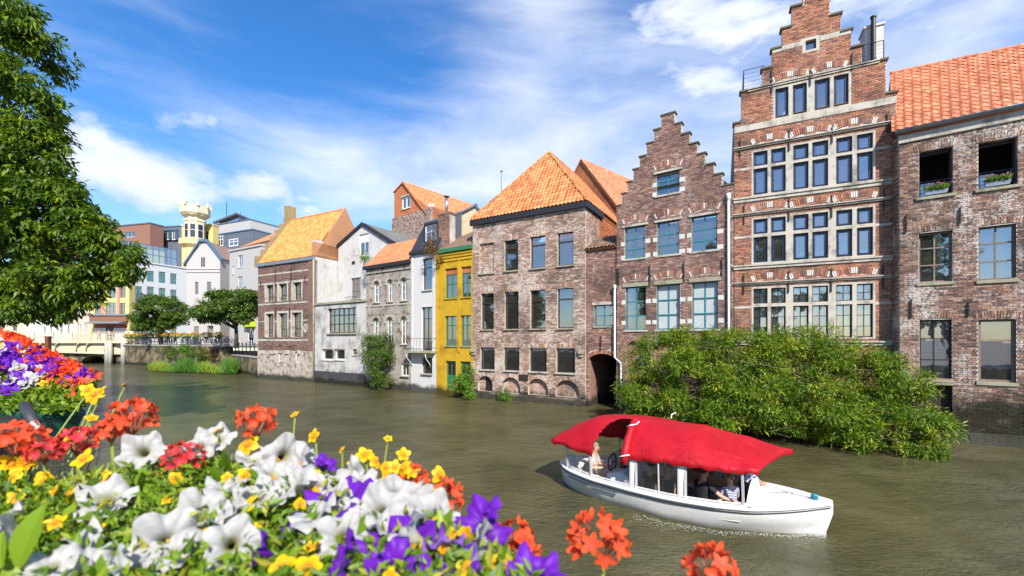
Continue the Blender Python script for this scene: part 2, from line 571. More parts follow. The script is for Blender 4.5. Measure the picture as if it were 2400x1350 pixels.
def hole_span(h, z):
    """horizontal extent of an opening at height z; openings are (u0,u1,z0,z1,rise)"""
    u0, u1, z0, z1, rise = h
    if z <= z0 or z >= z1: return None
    if rise <= 0 or z <= z1 - rise: return u0, u1
    half = (u1 - u0) / 2; t = (z - (z1 - rise)) / rise
    k = half * math.sqrt(max(0.0, 1 - t * t))
    return (u0 + u1) / 2 - k, (u0 + u1) / 2 + k


def spans_at(regions, holes, z):
    sp = []
    for r in regions:
        if r[2] <= z < r[3]: sp.append((r[0], r[1]))
    sp.sort()
    for h in holes:
        q = hole_span(h, z)
        if q: sp = cut(sp, *q)
    return sp


def wall(house, regions, holes, mat, y=0.0, thick=0.3, name='wall', reveal=None, dep=0.22, parent=None):
    """a wall sheet with openings, their reveals, and its outer edges"""
    zs = set()
    for r in regions: zs.update((r[2], r[3]))
    for h in holes:
        zs.update((h[2], h[3]))
        if h[4] > 0:
            for k in range(0, 10): zs.add(h[3] - h[4] * (1 - math.sin(math.pi / 2 * k / 10)))
    zs = sorted(zs)
    mb = MB()
    for za, zb in zip(zs, zs[1:]):
        if zb - za < 1e-5: continue
        for a, c in spans_at(regions, holes, (za + zb) / 2):
            mb.face([(a, y, za), (c, y, za), (c, y, zb), (a, y, zb)])
    for r in regions:                                  # outer edges
        a, c, z0, z1 = r
        mb.face([(a, y + thick, z0), (a, y, z0), (a, y, z1), (a, y + thick, z1)])
        mb.face([(c, y, z0), (c, y + thick, z0), (c, y + thick, z1), (c, y, z1)])
        mb.face([(a, y, z1), (c, y, z1), (c, y + thick, z1), (a, y + thick, z1)])
    o = mb.build(name, mat, parent or house.root)
    for h in holes:
        mr = MB(); u0, u1, z0, z1, rise = h
        pts = [(u0, z0), (u1, z0), (u1, z1 - rise)]
        if rise > 0:
            for k in range(1, 12):
                t = math.pi * k / 12
                pts.append(((u0 + u1) / 2 + (u1 - u0) / 2 * math.cos(t), z1 - rise + rise * math.sin(t)))
        pts.append((u0, z1 - rise))
        for p, q in zip(pts, pts[1:] + pts[:1]):
            mr.face([(p[0], y, p[1]), (p[0], y + dep, p[1]), (q[0], y + dep, q[1]), (q[0], y, q[1])])
        mr.build('reveal', reveal or mat, o)
    return o


BRICK_CACHE = {}
def brick_mesh(L, Hh, dp, k, mat):
    key = (round(L, 3), round(Hh, 3), k, mat.name)
    if key not in BRICK_CACHE:
        r = random.Random(str(key))
        mb = MB(); mb.box(0, L, -dp, 0.004, 0, Hh, tint=(k + .5) / 10, skip='k')
        me = mb.mesh('brick')
        for v in me.vertices:
            v.co.x += r.uniform(-.004, .004); v.co.z += r.uniform(-.003, .003); v.co.y += r.uniform(-.003, .001)
        me.materials.append(mat)
        BRICK_CACHE[key] = me
    return BRICK_CACHE[key]


def bricks(house, wall_obj, regions, holes, mat, L=0.23, Hc=0.072, gap=0.011, y=0.0, proud=0.014, individual=0, pick=None, seed=3):
    """running bond over the wall; the largest ones in view are objects of their own"""
    r = random.Random(seed)
    z0 = min(q[2] for q in regions); z1 = max(q[3] for q in regions)
    mb = MB(); full = []
    n = int((z1 - z0) / Hc)
    for k in range(n):
        za = z0 + k * Hc; zc = za + Hc / 2
        for a, c in spans_at(regions, holes, zc):
            off = (k % 2) * L / 2
            i = math.floor((a - off) / L)
            x = off + i * L
            while x < c:
                xa, xb = max(x, a) + gap / 2, min(x + L, c) - gap / 2
                if xb - xa > 0.035:
                    if xb - xa > L - gap - 1e-4: full.append((xa, za, xb - xa))
                    else:
                        mb.box(xa, xb, y - proud - r.uniform(-.004, .006), y + .004, za + gap / 2, za + Hc - gap / 2, tint=r.random(), skip='k')
                x += L
    chosen = set()
    if individual:
        cand = []
        for j, (xa, za, ln) in enumerate(full):
            px, py, d = house.pix(xa + ln / 2, y, za)
            if 15 < px < 2385 and 10 < py < 1340 and (pick is None or pick(px, py)): cand.append((d * 1000 + r.random() * 900, j))
        cand.sort()
        chosen = set(j for _, j in cand[:individual])
    for j, (xa, za, ln) in enumerate(full):
        pr = proud + r.uniform(-.004, .006)
        if j in chosen:
            me = brick_mesh(ln, Hc - gap, proud, r.randrange(10), mat)
            inst('brick', me, wall_obj, (xa, y - (pr - proud), za + gap / 2))
        else:
            t = r.random()
            mb.box(xa, xa + ln + r.uniform(-.004, .003), y - pr, y + .004, za + gap / 2, za + Hc - gap / 2 + r.uniform(-.003, .002), tint=t, skip='k')
    o = mb.build('brickwork', mat, wall_obj)
    o['kind'] = 'stuff'
    return o


def window(house, R, fm, cols=(0.5,), rows=(0.5,), y=0.0, dep=0.14, fr=0.055, mw=0.035, glass=None, arch=0.0, sill=None, sillp=0.06,
           curtain=None, cmat=None, name='window', parent=None, thick=0.06, sillh=0.07):
    """frame with bars, one pane object per light, sill, curtain; R = (u0,u1,z0,z1)"""
    u0, u1, z0, z1 = R
    yf = y + dep
    mb = MB()
    par = parent or house.root
    rise = arch
    e = 0.0
    mb.box(u0 + e, u0 + fr, yf, yf + thick, z0, z1 - rise); mb.box(u1 - fr, u1 - e, yf, yf + thick, z0, z1 - rise)
    mb.box(u0 + fr, u1 - fr, yf, yf + thick, z0, z0 + fr)
    if rise <= 0:
        mb.box(u0 + fr, u1 - fr, yf, yf + thick, z1 - fr, z1)
    else:
        cx, hw = (u0 + u1) / 2, (u1 - u0) / 2
        for k in range(10):
            t0, t1 = math.pi * k / 10, math.pi * (k + 1) / 10
            o = lambda t, q: (cx + (hw - q) * math.cos(t), z1 - rise + (rise - q) * math.sin(t))
            p = [o(t0, 0), o(t1, 0), o(t1, fr), o(t0, fr)]
            mb.prism([p[3], p[0], p[1], p[2]], yf, yf + thick)
    xs = [u0 + fr] + [u0 + (u1 - u0) * c for c in cols] + [u1 - fr]
    zs = [z0 + fr] + [z0 + (z1 - z0) * c for c in rows] + [z1 - fr]
    for c in xs[1:-1]: mb.box(c - mw / 2, c + mw / 2, yf + .004, yf + thick - .01, z0 + fr, z1 - fr - (0 if rise <= 0 else fr * .3))
    for c in zs[1:-1]: mb.box(u0 + fr, u1 - fr, yf - .006, yf + thick - .004, c - mw / 2, c + mw / 2)
    w = mb.build(name, fm, par)
    gm = glass or M['glass']
    yg = yf + thick * .55
    for i in range(len(xs) - 1):
        for j in range(len(zs) - 1):
            a, c = xs[i] + (mw / 2 if i else 0), xs[i + 1] - (mw / 2 if i < len(xs) - 2 else 0)
            za, zb = zs[j] + (mw / 2 if j else 0), zs[j + 1] - (mw / 2 if j < len(zs) - 2 else 0)
            if c - a < .01 or zb - za < .01: continue
            g = MB()
            if rise > 0 and zb > z1 - rise:
                cx, hw = (u0 + u1) / 2, (u1 - u0) / 2 - fr
                top = lambda x: z1 - rise + (rise - fr) * math.sqrt(max(0, 1 - ((x - cx) / hw) ** 2))
                pts = [(a, yg, za), (c, yg, za)]
                for k in range(7):
                    x = c + (a - c) * k / 6
                    pts.append((x, yg, max(za + .005, top(x))))
                g.face(pts)
            else:
                tl = RND.uniform(-.004, .004)
                g.face([(a, yg + tl, za), (c, yg - tl, za), (c, yg - tl, zb), (a, yg + tl, zb)])
            g.build('pane', gm, w)
    if sill is not None:
        ms = MB()
        ms.box(u0 - .05, u1 + .05, y - sillp, yf + .01, z0 - sillh, z0 - .003)
        ms.build('sill', sill, w)
    if curtain:
        for (ca, cb, va, vb) in curtain:
            mc = MB(); nseg = 14
            xa, xb = u0 + (u1 - u0) * ca, u0 + (u1 - u0) * cb
            for k in range(nseg):
                p, q = xa + (xb - xa) * k / nseg, xa + (xb - xa) * (k + 1) / nseg
                w0, w1 = .02 * math.sin(k * 2.1), .02 * math.sin((k + 1) * 2.1)
                mc.face([(p, yf + thick + .03 + w0, z0 + (z1 - z0) * va), (q, yf + thick + .03 + w1, z0 + (z1 - z0) * va), (q, yf + thick + .03 + w1, z0 + (z1 - z0) * vb), (p, yf + thick + .03 + w0, z0 + (z1 - z0) * vb)])
            mc.build('curtain', cmat or M['curtain'], w)
    return w


def H_(R, arch=0.0):
    return (R[0], R[1], R[2], R[3], arch)


def band(house, z0, z1, u0, u1, mat, proud=0.05, y=0.0, name='stone_band', drip=False):
    mb = MB()
    if drip:
        mb.prism([(u0, z0), (u1, z0), (u1, z1), (u0, z1)], y - proud, y + .01)
        mb.box(u0, u1, y - proud * 1.7, y - proud, z1 - (z1 - z0) * .35, z1)
    else:
        mb.box(u0, u1, y - proud, y + .01, z0, z1)
    return mb.build(name, mat, house.root)


def anchor(house, px, py0, py1, y=0.0):
    u, za = house.uz(px, py1, y); zb = house.uz(px, py0, y)[1]
    mb = MB(); mb.box(u - .018, u + .018, y - .07, y - .02, za, zb)
    mb.box(u - .05, u + .05, y - .065, y - .025, (za + zb) / 2 - .015, (za + zb) / 2 + .015)
    mb.tube([(u, y - .045, zb), (u + .03, y - .045, zb + .05), (u + .06, y - .045, zb + .03)], .014, 5)
    return mb.build('wall_anchor', M['iron'], house.root)


def voussoirs(house, u0, u1, zs, rise, hh, n, mats, y=0.0, proud=.022, g=.13, keys=(), name='relieving_arch'):
    """an arch ring of wedge bricks, white stones at keys"""
    c = (u1 - u0) / 2; rise = max(rise, .02)
    rad = (c * c + rise * rise) / (2 * rise); cx, cz = (u0 + u1) / 2, zs + rise - rad
    a0 = math.asin(min(1, c / rad))
    if rise > c: a0 = math.pi - a0
    r = random.Random(int(u0 * 977))
    mb = MB()
    def P(a, q): return (cx + (rad + q) * math.sin(a), cz + (rad + q) * math.cos(a))
    for k in range(n):
        wide = k in keys
        t0, t1 = -a0 + 2 * a0 * (k + g) / n, -a0 + 2 * a0 * (k + 1 - g) / n
        p = [P(t0, 0), P(t1, 0), P(t1, hh), P(t0, hh)]
        mb.prism(p, y - proud - (.008 if wide else r.uniform(-.004, .004)), y + .005, tint=r.random(), mi=1 if wide else 0)
    return mb.build(name, mats, house.root)


def tube_part(house, pts, r, mat, name, n=8, parent=None):
    mb = MB(); mb.tube(pts, r, n)
    return mb.build(name, mat, parent or house.root, smooth=True)


TILE_CACHE = {}
def tile_mesh(w, l, k, mat, nt=6):
    key = (round(w, 3), round(l, 3), k, mat.name)
    if key not in TILE_CACHE:
        mb = MB(); tile_geo(mb, Vector((0, 0, 0)), Vector((1, 0, 0)), Vector((0, 1, 0)), Vector((0, 0, 1)), w, l, (k + .5) / nt)
        me = mb.mesh('tile'); me.materials.append(mat); TILE_CACHE[key] = me
    return TILE_CACHE[key]


def tile_geo(mb, o, ex, ey, en, w, l, t):
    """one pantile: S-curve across, raised lower lip, a visible front edge"""
    prof = [(-.03, .006), (.14, -.012), (.32, -.004), (.55, .035), (.78, .042), (1.0, .008)]
    l2 = l * 1.12
    lo = [o + ex * (p * w) + en * (q * w / .22 + .03) for p, q in prof]
    hi = [o + ex * (p * w) + ey * l2 + en * (q * w / .22 + .008) for p, q in prof]
    bt = [p - en * .022 for p in lo]
    for i in range(5):
        mb.face([lo[i], lo[i + 1], hi[i + 1], hi[i]], t)
        mb.face([bt[i], bt[i + 1], lo[i + 1], lo[i]], t)


def roof_tiles(house, O, ES, ET, inside, S, T, tw, tl, mat, individual=0, seed=1, parent=None, name='tiles', back=True):
    """tiles over a roof plane: O origin, ES unit along the eave, ET unit up the slope (house-local)"""
    O, ES, ET = Vector(O), Vector(ES).normalized(), Vector(ET).normalized()
    EN = ES.cross(ET).normalized()
    r = random.Random(seed); mb = MB(); alls = []
    ns, nt = int(math.ceil(S / tw)), int(math.ceil(T / tl))
    for j in range(nt):
        for i in range(ns):
            s, t = (i + .5) * tw, (j + .5) * tl
            if not inside(s, t): continue
            alls.append((i * tw, j * tl))
    ch = set()
    if individual:
        cand = []
        for k, (s, t) in enumerate(alls):
            p = O + ES * (s + tw / 2) + ET * (t + tl / 2)
            px, py, d = house.pix(p.x, p.y, p.z)
            if 0 < px < 2400 and 0 < py < 1350: cand.append((d + r.random() * .3, k))
        cand.sort(); ch = set(k for _, k in cand[:individual])
    rotm = Matrix((ES, ET, EN)).transposed().to_4x4()
    for k, (s, t) in enumerate(alls):
        p = O + ES * (s + r.uniform(-.004, .004)) + ET * (t + r.uniform(-.008, .008)) + EN * r.uniform(0, .006)
        if k in ch:
            inst('tile', tile_mesh(tw, tl, r.randrange(6), mat), parent or house.root, mtx=Matrix.Translation(p) @ rotm)
        else:
            tile_geo(mb, p, ES, ET, EN, tw, tl, r.random())
    if mb.f:
        o = mb.build(name, mat, parent or house.root); o['kind'] = 'stuff'


def poly_inside(poly):
    def f(s, t):
        c = False; n = len(poly)
        for i in range(n):
            (x0, y0), (x1, y1) = poly[i], poly[(i + 1) % n]
            if (y0 > t) != (y1 > t) and s < (x1 - x0) * (t - y0) / (y1 - y0) + x0: c = not c
        return c
    return f


def roof_face(house, pts, mat, name='roof', parent=None, tiles=None, lift=0.02, individual=0, tw=.22, tl=.3, seed=1, thick=.1):
    """a planar roof face given by house-local corners, first two along the eave (left to right)"""
    pts = [Vector(p) for p in pts]
    es = (pts[1] - pts[0]).normalized()
    nrm = (pts[1] - pts[0]).cross(pts[2] - pts[0]).normalized()
    et = nrm.cross(es)
    mb = MB(); n = len(pts)
    mb.face(pts)
    low = [p - nrm * thick for p in pts]
    mb.face(low[::-1])
    for i in range(n): mb.face([pts[i], low[i], low[(i + 1) % n], pts[(i + 1) % n]])
    o = mb.build(name, mat, parent or house.root)
    if tiles:
        loc = [((p - pts[0]).dot(es), (p - pts[0]).dot(et)) for p in pts]
        smin = min(a for a, _ in loc); S = max(a for a, _ in loc) - smin; T = max(c for _, c in loc)
        f = poly_inside([(a - smin, c) for a, c in loc])
        roof_tiles(house, pts[0] + es * smin + nrm * lift, es, et, f, S, T, tw, tl, tiles, individual, seed, o)
    return o


def ridge_tiles(house, a, c, mat, parent, r=.1, step=.3):
    a, c = Vector(a), Vector(c); n = max(1, int((c - a).length / step))
    mb = MB(); rr = random.Random(3)
    for k in range(n):
        p, q = a.lerp(c, k / n), a.lerp(c, (k + 1.06) / n)
        mb.tube([p, q], [r * 1.08, r * .95], 8, tint=rr.random())
    return mb.build('ridge', mat, parent)


def shell(house, w, dep, z0, z1, mat, x0=0.0, left=True, right=True, y0=.3, name='side_wall'):
    if left:
        mb = MB(); mb.box(x0, x0 + .25, y0, dep, z0, z1); mb.build(name, mat, house.root)
    if right:
        mb = MB(); mb.box(x0 + w - .25, x0 + w, y0, dep, z0, z1); mb.build(name, mat, house.root)
    mb = MB(); mb.box(x0 + .25, x0 + w - .25, dep - .25, dep, z0, z1); mb.build('rear_wall', mat, house.root)


def floors(house, w, dep, zs, x0=0.0, yp=1.7, ztop=99.0):
    mb = MB(); mb.box(x0 + .27, x0 + w - .27, yp, yp + .08, -.4, min(ztop, max(zs) + 3.2)); mb.build('room_wall', M['room'], house.root)  # added dark backing that keeps the interior behind the panes dark
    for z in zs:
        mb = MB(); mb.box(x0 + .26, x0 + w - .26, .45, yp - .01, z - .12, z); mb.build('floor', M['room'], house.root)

# ---------------------------------------------------------------- colours of the houses
M['bk_R'] = m_brick('weathered mixed brick', [(0.0, (0.10, 0.07, 0.062)), (0.3, (0.2, 0.115, 0.085)), (0.6, (0.30, 0.165, 0.11)), (0.85, (0.40, 0.23, 0.15)), (1.0, (0.46, 0.34, 0.28))],
                    patch=(0.68, 0.63, 0.58), plo=0.49, phi=0.6, pmax=0.75, damp=2.1)
M['mo_R'] = m_brick('pale worn mortar', [(0.0, (0.66, 0.61, 0.56)), (1.0, (0.66, 0.61, 0.56))], patch=(0.6, 0.56, 0.52), damp=1.7)
M['bk_K'] = m_brick('orange red brick', [(0.0, (0.16, 0.085, 0.07)), (0.25, (0.31, 0.13, 0.085)), (0.6, (0.43, 0.175, 0.10)), (1.0, (0.52, 0.25, 0.15))],
                    patch=(0.42, 0.33, 0.26), plo=0.51, phi=0.64, pmax=0.6, damp=0.5)
M['mo_K'] = m_brick('cream mortar', [(0.0, (0.66, 0.59, 0.49)), (1.0, (0.66, 0.59, 0.49))], patch=(0.35, 0.3, 0.24), pmax=0.5, damp=0.5)
M['bk_G'] = m_brick('brown violet brick', [(0.0, (0.17, 0.095, 0.085)), (0.35, (0.27, 0.145, 0.115)), (0.7, (0.36, 0.20, 0.145)), (0.92, (0.44, 0.245, 0.155)), (1.0, (0.5, 0.38, 0.31))],
                    patch=(0.5, 0.42, 0.38), plo=0.53, phi=0.64, pmax=0.6, damp=0.6)
M['mo_G'] = m_brick('buff mortar', [(0.0, (0.62, 0.56, 0.49)), (1.0, (0.62, 0.56, 0.49))], damp=0.6)
M['bk_B'] = m_brick('sun bleached brown brick', [(0.0, (0.24, 0.15, 0.115)), (0.35, (0.36, 0.215, 0.155)), (0.65, (0.46, 0.29, 0.215)), (0.85, (0.54, 0.41, 0.33)), (1.0, (0.64, 0.55, 0.47))],
                    patch=(0.66, 0.59, 0.52), plo=0.49, phi=0.6, pmax=0.7, damp=0.75, fine=18)
M['mo_B'] = m_brick('grey lime mortar', [(0.0, (0.6, 0.53, 0.46)), (1.0, (0.6, 0.53, 0.46))], patch=(0.55, 0.5, 0.45), damp=0.75)
M['bk_H'] = m_brick('dull purple brown brick', [(0.0, (0.15, 0.09, 0.075)), (0.5, (0.225, 0.135, 0.11)), (1.0, (0.31, 0.19, 0.15))], patch=(0.34, 0.24, 0.2), plo=0.58, phi=0.75, pmax=0.4, damp=0.4)
M['mo_H'] = m_brick('dusty mortar', [(0.0, (0.36, 0.28, 0.24)), (1.0, (0.36, 0.28, 0.24))], damp=0.4)
M['bk_O'] = m_brick('bright orange brick', [(0.0, (0.42, 0.13, 0.05)), (1.0, (0.6, 0.21, 0.09))], patch=(0.5, 0.25, 0.13), pmax=0.4, damp=0)
M['pl_base'] = m_paintwall('rough grey render', (0.44, 0.37, 0.31), (0.11, 0.09, 0.075), 0.46, 0.62, 0.85, brick=False, damp=0.55, bstr=0.9, dscale=2.6, streak=0.08)
M['white_wall'] = m_paintwall('limewashed brick', (0.62, 0.60, 0.575), (0.3, 0.265, 0.235), 0.47, 0.70, 0.75, damp=0.0, bstr=.8)
M['white_low'] = m_paintwall('peeling limewash', (0.60, 0.58, 0.555), (0.19, 0.165, 0.14), 0.46, 0.66, 0.85, damp=1.1, bstr=.8)
M['arch_wall'] = m_paintwall('decayed grey stucco', (0.40, 0.36, 0.31), (0.10, 0.08, 0.065), 0.46, 0.68, 0.8, bare=((0.24, 0.11, 0.075), 0.56), damp=0.7, bstr=0.7, dscale=1.6)
M['narrow_wall'] = m_paintwall('pale grey painted wall', (0.60, 0.59, 0.575), (0.34, 0.32, 0.3), 0.55, 0.8, 0.5, damp=0.6, bstr=0.3)
M['yellow_wall'] = m_paintwall('ochre yellow painted brick', (0.60, 0.37, 0.02), (0.24, 0.11, 0.02), 0.47, 0.70, 0.8, damp=0.65, bstr=1.0)
M['tile_R'] = m_tile('orange red pantile', [(0.0, (0.36, 0.115, 0.055)), (0.15, (0.47, 0.155, 0.075)), (0.8, (0.56, 0.2, 0.095)), (1.0, (0.6, 0.27, 0.14))], lich=(0.3, 0.16, 0.08), lichlo=0.62)
M['tile_B'] = m_tile('mottled orange pantile', [(0.0, (0.36, 0.115, 0.04)), (0.5, (0.52, 0.185, 0.06)), (1.0, (0.62, 0.27, 0.11))], lich=(0.42, 0.27, 0.06), lichlo=0.56)
M['tile_H'] = m_tile('bright orange pantile', [(0.0, (0.54, 0.18, 0.045)), (0.5, (0.66, 0.25, 0.065)), (1.0, (0.73, 0.32, 0.10))])
M['tile_A'] = m_tile('salmon pantile', [(0.0, (0.46, 0.145, 0.06)), (1.0, (0.63, 0.24, 0.11))])
M['tile_dark'] = m_tile('old brown pantile', [(0.0, (0.10, 0.065, 0.045)), (1.0, (0.27, 0.17, 0.11))], lich=(0.35, 0.3, 0.15))
M['under_tile'] = m_plain('roof underlay', (0.16, 0.06, 0.03), 0.9, 0.2)
M['coping'] = m_paintwall('dark lichened coping', (0.13, 0.115, 0.075), (0.06, 0.055, 0.03), 0.4, 0.7, 0.7, brick=False, damp=0, bstr=0.4, dscale=3)

# plan corners of the row along the water, left to right
PC = dict(a=(-23.5, 39.5), b=(-16.6, 35.8), c=(-10.97, 32.07), d=(-6.94, 29.29), e=(-4.96, 27.87), f=(-2.41, 26.17), g=(3.86, 22.44), h=(5.27, 21.5), i=(9.56, 18.44), j=(14.43, 16.04))
PR0, PR1 = (14.165, 15.6), (17.57, 13.12)
ROW = 'old houses rising from the canal'

# ================================================================ weathered brick house at the right edge
hR = House('brick_house', 'weathered mixed brick house with orange pantile roof and open flower-box windows', 'house', PR0, PR1, ROW)
zE = 10.94
winR = [hR.rect(2154, 2233, 350, 458), hR.rect(2293, 2385, 328, 438), hR.rect(2153, 2232, 543, 661), hR.rect(2293, 2382, 528, 655),
        hR.rect(2155, 2231, 749, 888), hR.rect(2293, 2382, 748, 896)]
doorR = hR.rect(2163, 2232, 902, 1000)
regR = [(0, hR.w, -0.5, zE)]
hoR = [H_(q) for q in winR] + [H_(doorR)]
wR = wall(hR, regR, hoR, M['mo_R'], y=.006, reveal=M['bk_R'])
bricks(hR, wR, regR, hoR, M['bk_R'], gap=.015, individual=300, pick=lambda px, py: py < 1000, y=.006)
# left flank
bk = hR.loc(Vector((14.36, 16.12, 0))); sk = bk.x / bk.y          # the flank runs slightly askew back to the taller house
mb = MB(); mb.face([(sk * .02, .02, -.5), (sk * 7, 7, -.5), (sk * 7, 7, zE), (sk * .02, .02, zE)][::-1]); mb.face([(.25, .31, -.5), (.25 + sk * 7, 7, -.5), (.25 + sk * 7, 7, zE), (0.25, .31, zE)])
sw = mb.build('side_wall', M['mo_R'], hR.root)
mb = MB(); rr = random.Random(9)
for k in range(int((zE + .4) / .072)):
    z = -.4 + k * .072; yy = .02 + (k % 2) * .115
    while yy < 1.2:
        t = rr.random(); e = .014 + rr.uniform(0, .005)
        q0, q1 = sk * yy - .003, sk * (yy + .218) - .003
        mb.face([(q1 - e, yy + .218, z), (q0 - e, yy, z), (q0 - e, yy, z + .058), (q1 - e, yy + .218, z + .058)], t); mb.face([(q1 - e, yy + .218, z + .058), (q0 - e, yy, z + .058), (q0, yy, z + .058), (q1, yy + .218, z + .058)], t); yy += .23
o = mb.build('brickwork', M['bk_R'], sw); o['kind'] = 'stuff'
mb = MB(); mb.box(hR.w - .25, hR.w, .31, 7, -.5, zE); mb.build('side_wall', M['mo_R'], hR.root)
mb = MB(); mb.box(.25, hR.w - .25, 6.75, 7, -.5, zE); mb.build('rear_wall', M['mo_R'], hR.root)
floors(hR, hR.w, 7, (4.2, 7.35, zE - .3), yp=2.4, ztop=zE)
# eaves board, gutter and roof
band(hR, zE - .28, zE, -.03, hR.w, M['stone'], .06, name='eaves_board')
gz = zE + .05
mb = MB()
for k in range(7):
    t0, t1 = math.pi + math.pi * k / 7, math.pi + math.pi * (k + 1) / 7
    f = lambda t: (-.17 + .1 * math.cos(t), gz + .1 + .1 * math.sin(t))
    (ya, za), (yb, zb) = f(t0), f(t1)
    mb.face([(-.12, ya, za), (hR.w, ya, za), (hR.w, yb, zb), (-.12, yb, zb)])
mb.box(-.13, -.12, -.27, -.07, gz, gz + .1)
mb.tube([(-.12, -.275, gz + .1), (hR.w, -.275, gz + .1)], .014, 6)
mb.build('gutter', M['lead'], hR.root, smooth=True)
rl = hR.loc(D(2087, 176, 17.8)); rr_ = hR.loc(D(2400, 110, 16.1)); ext = (rr_ - rl) * .35
rl.z = rr_.z = 14.56
# tiles on the slightly twisted slope
e0, e1, r0, r1 = Vector((-.22, -.14, zE + .15)), Vector((hR.w + .1, -.14, zE + .15)), Vector(rl), Vector(rr_ + ext)
ncol, nrow = 19, 16
mb = MB(); P = lambda a, t: e0.lerp(e1, a).lerp(r0.lerp(r1, a), t) + Vector((0, .03, -.06))
for j in range(6):
    for i in range(6): mb.face([P(i / 6, j / 6), P((i + 1) / 6, j / 6), P((i + 1) / 6, (j + 1) / 6), P(i / 6, (j + 1) / 6)])
roofR = mb.build('roof', M['under_tile'], hR.root)
rr = random.Random(4); cnt = 0; mbx = MB()
for j in range(nrow):
    for i in range(ncol):
        P = lambda a, t: e0.lerp(e1, a).lerp(r0.lerp(r1, a), t)
        p0, px_, py_ = P(i / ncol, j / nrow), P((i + 1) / ncol, j / nrow), P(i / ncol, (j + 1) / nrow)
        ex, ey = px_ - p0, py_ - p0
        en = ex.cross(ey).normalized()
        sx_, _, _ = hR.pix(p0.x, p0.y, p0.z)
        p0 = p0 + en * (.02 + rr.uniform(0, .006))
        if sx_ < 2400 and cnt < 300:
            cnt += 1
            me = tile_mesh(.22, .3, rr.randrange(6), M['tile_R'])
            mx = Matrix((ex.normalized() * (ex.length / .22), ey.normalized() * (ey.length / .3), en)).transposed().to_4x4()
            inst('tile', me, roofR, mtx=Matrix.Translation(p0) @ mx)
        else: tile_geo(mbx, p0, ex.normalized(), ey.normalized(), en, ex.length, ey.length, rr.random())
o = mbx.build('tiles', M['tile_R'], roofR); o['kind'] = 'stuff'
ridge_tiles(hR, r0 + Vector((0, 0, .04)), r1 + Vector((0, 0, .04)), M['tile_R'], roofR, .09, .36)
mb = MB()
back = 6.2
mb.face([r0, r1, r1 + Vector((0, back, -3.3)), r0 + Vector((0, back, -3.3))]); mb.face([e0 + Vector((.2, .1, -.1)), r0, Vector((.02, 7, zE))][::-1])
mb.build('roof', M['tile_R'], hR.root)
# windows
for k, q in enumerate(winR):
    u0, u1, z0, z1 = q
    # brick lintel of upright bricks
    voussoirs(hR, u0 - .12, u1 + .12, z1 + .01, .05, .22, 16, [M['bk_R'], M['stone']], y=.006)
    if k < 2:
        w = MB()
        t = .05
        w.box(u0, u0 + t, .24, .30, z0, z1); w.box(u1 - t, u1, .24, .30, z0, z1); w.box(u0 + t, u1 - t, .24, .30, z1 - .1, z1)
        wo = w.build('window', M['frame_black'], hR.root)
        s = MB(); s.box(u0 - .08, u1 + .08, -.07, .28, z0 - .1, z0 - .003); s.build('sill', M['stone_mossy'], wo)
        rl_ = MB()
        for i in range(4):
            z = z0 + .12 + i * .14
            rl_.tube([(u0 + .01, .05, z), (u1 - .01, .05, z)], .009, 5)
        for x in (u0 + .03, u1 - .03): rl_.tube([(x, .05, z0), (x, .05, z0 + .56)], .012, 5)
        rl_.build('railing', M['frame_navy'], wo)
        g = MB(); xm = u0 + (u1 - u0) * .55
        g.face([(u0 + .1, .8, z0 + .05), (xm, .8, z0 + .05), (xm, .8, z0 + .62), (u0 + .1, .8, z0 + .62)]); g.build('pane', M['glass'], wo)
        g = MB(); g.box(u0 + .06, xm + .05, .81, .86, z0, z0 + .68); g.build('shutter', M['curtain'], wo)
        bx = MB(); cx = u0 + (u1 - u0) * (.52 if k == 0 else .5); bw = .27
        bx.prism([(cx - bw, z0 + .05), (cx + bw, z0 + .05), (cx + bw + .04, z0 + .2), (cx - bw - .04, z0 + .2)], -.02, .04)
        bo = empty('flower_box', hR.world(0, 0, 0), math.atan2(hR.u.y, hR.u.x))
        tag(bo, 'grey flower box in the %s open window under the orange roof' % ('left' if k == 0 else 'right'), 'flower box', 'flower boxes in the open windows')
        bx.build('box', M['lead'], bo)
        n = 260
        P = np.stack([NPR.uniform(cx - bw, cx + bw, n), NPR.uniform(-.05, .05, n), np.full(n, z0 + .19)], 1)
        out = np.stack([NPR.normal(0, .35, n), NPR.normal(-.1, .3, n), np.ones(n)], 1)
        globals().setdefault('WINBOX', []).append((P, out, bo))
    elif k in (2, 3):
        window(hR, q, M['frame_worn'], (.5,), (.35, .69), dep=.14, fr=.06, mw=.045, sill=M['stone_mossy'], sillh=.11, y=.006)
    elif k == 4:
        wnd = window(hR, q, M['frame_black'], (.47,), (.32, .68), dep=.1, fr=.05, mw=.03, sill=M['stone_mossy'], sillh=.11, glass=M['glass'], y=.006)
        mb = MB(); n = 16
        for i in range(n):
            za = z0 + (z1 - z0) * i / n
            mb.box(u0 + .05, u1 - .05, .24, .26, za + .006, za + (z1 - z0) / n - .004)
        mb.build('blind', M['blind'], wnd)
    else:
        window(hR, q, M['frame_worn'], (), (.66,), dep=.1, fr=.08, mw=.07, sill=M['stone_mossy'], sillh=.11, glass=M['glass_dim'], y=.006)
u0, u1, z0, z1 = doorR
dr = MB()
for i in range(7):
    a = u0 + (u1 - u0) * i / 7
    dr.box(a + .004, a + (u1 - u0) / 7 - .004, .2, .23, -.3, z1)
dr.build('door', M['wood_dark'], hR.root)
mb = MB(); mb.box(u0 - .02, u1 + .02, -.04, .2, z1, z1 + .12); mb.build('lintel', M['stone_mossy'], hR.root)
for a in ((2124, 505, 545), (2250, 487, 524), (2135, 703, 745), (2269, 710, 741)): anchor(hR, *a)
mb = MB(); mb.prism([(0, -.3), (hR.w, -.3), (hR.w, .42), (0, .30)], -.14, .0); mb.build('plinth', M['mo_R'], hR.root)

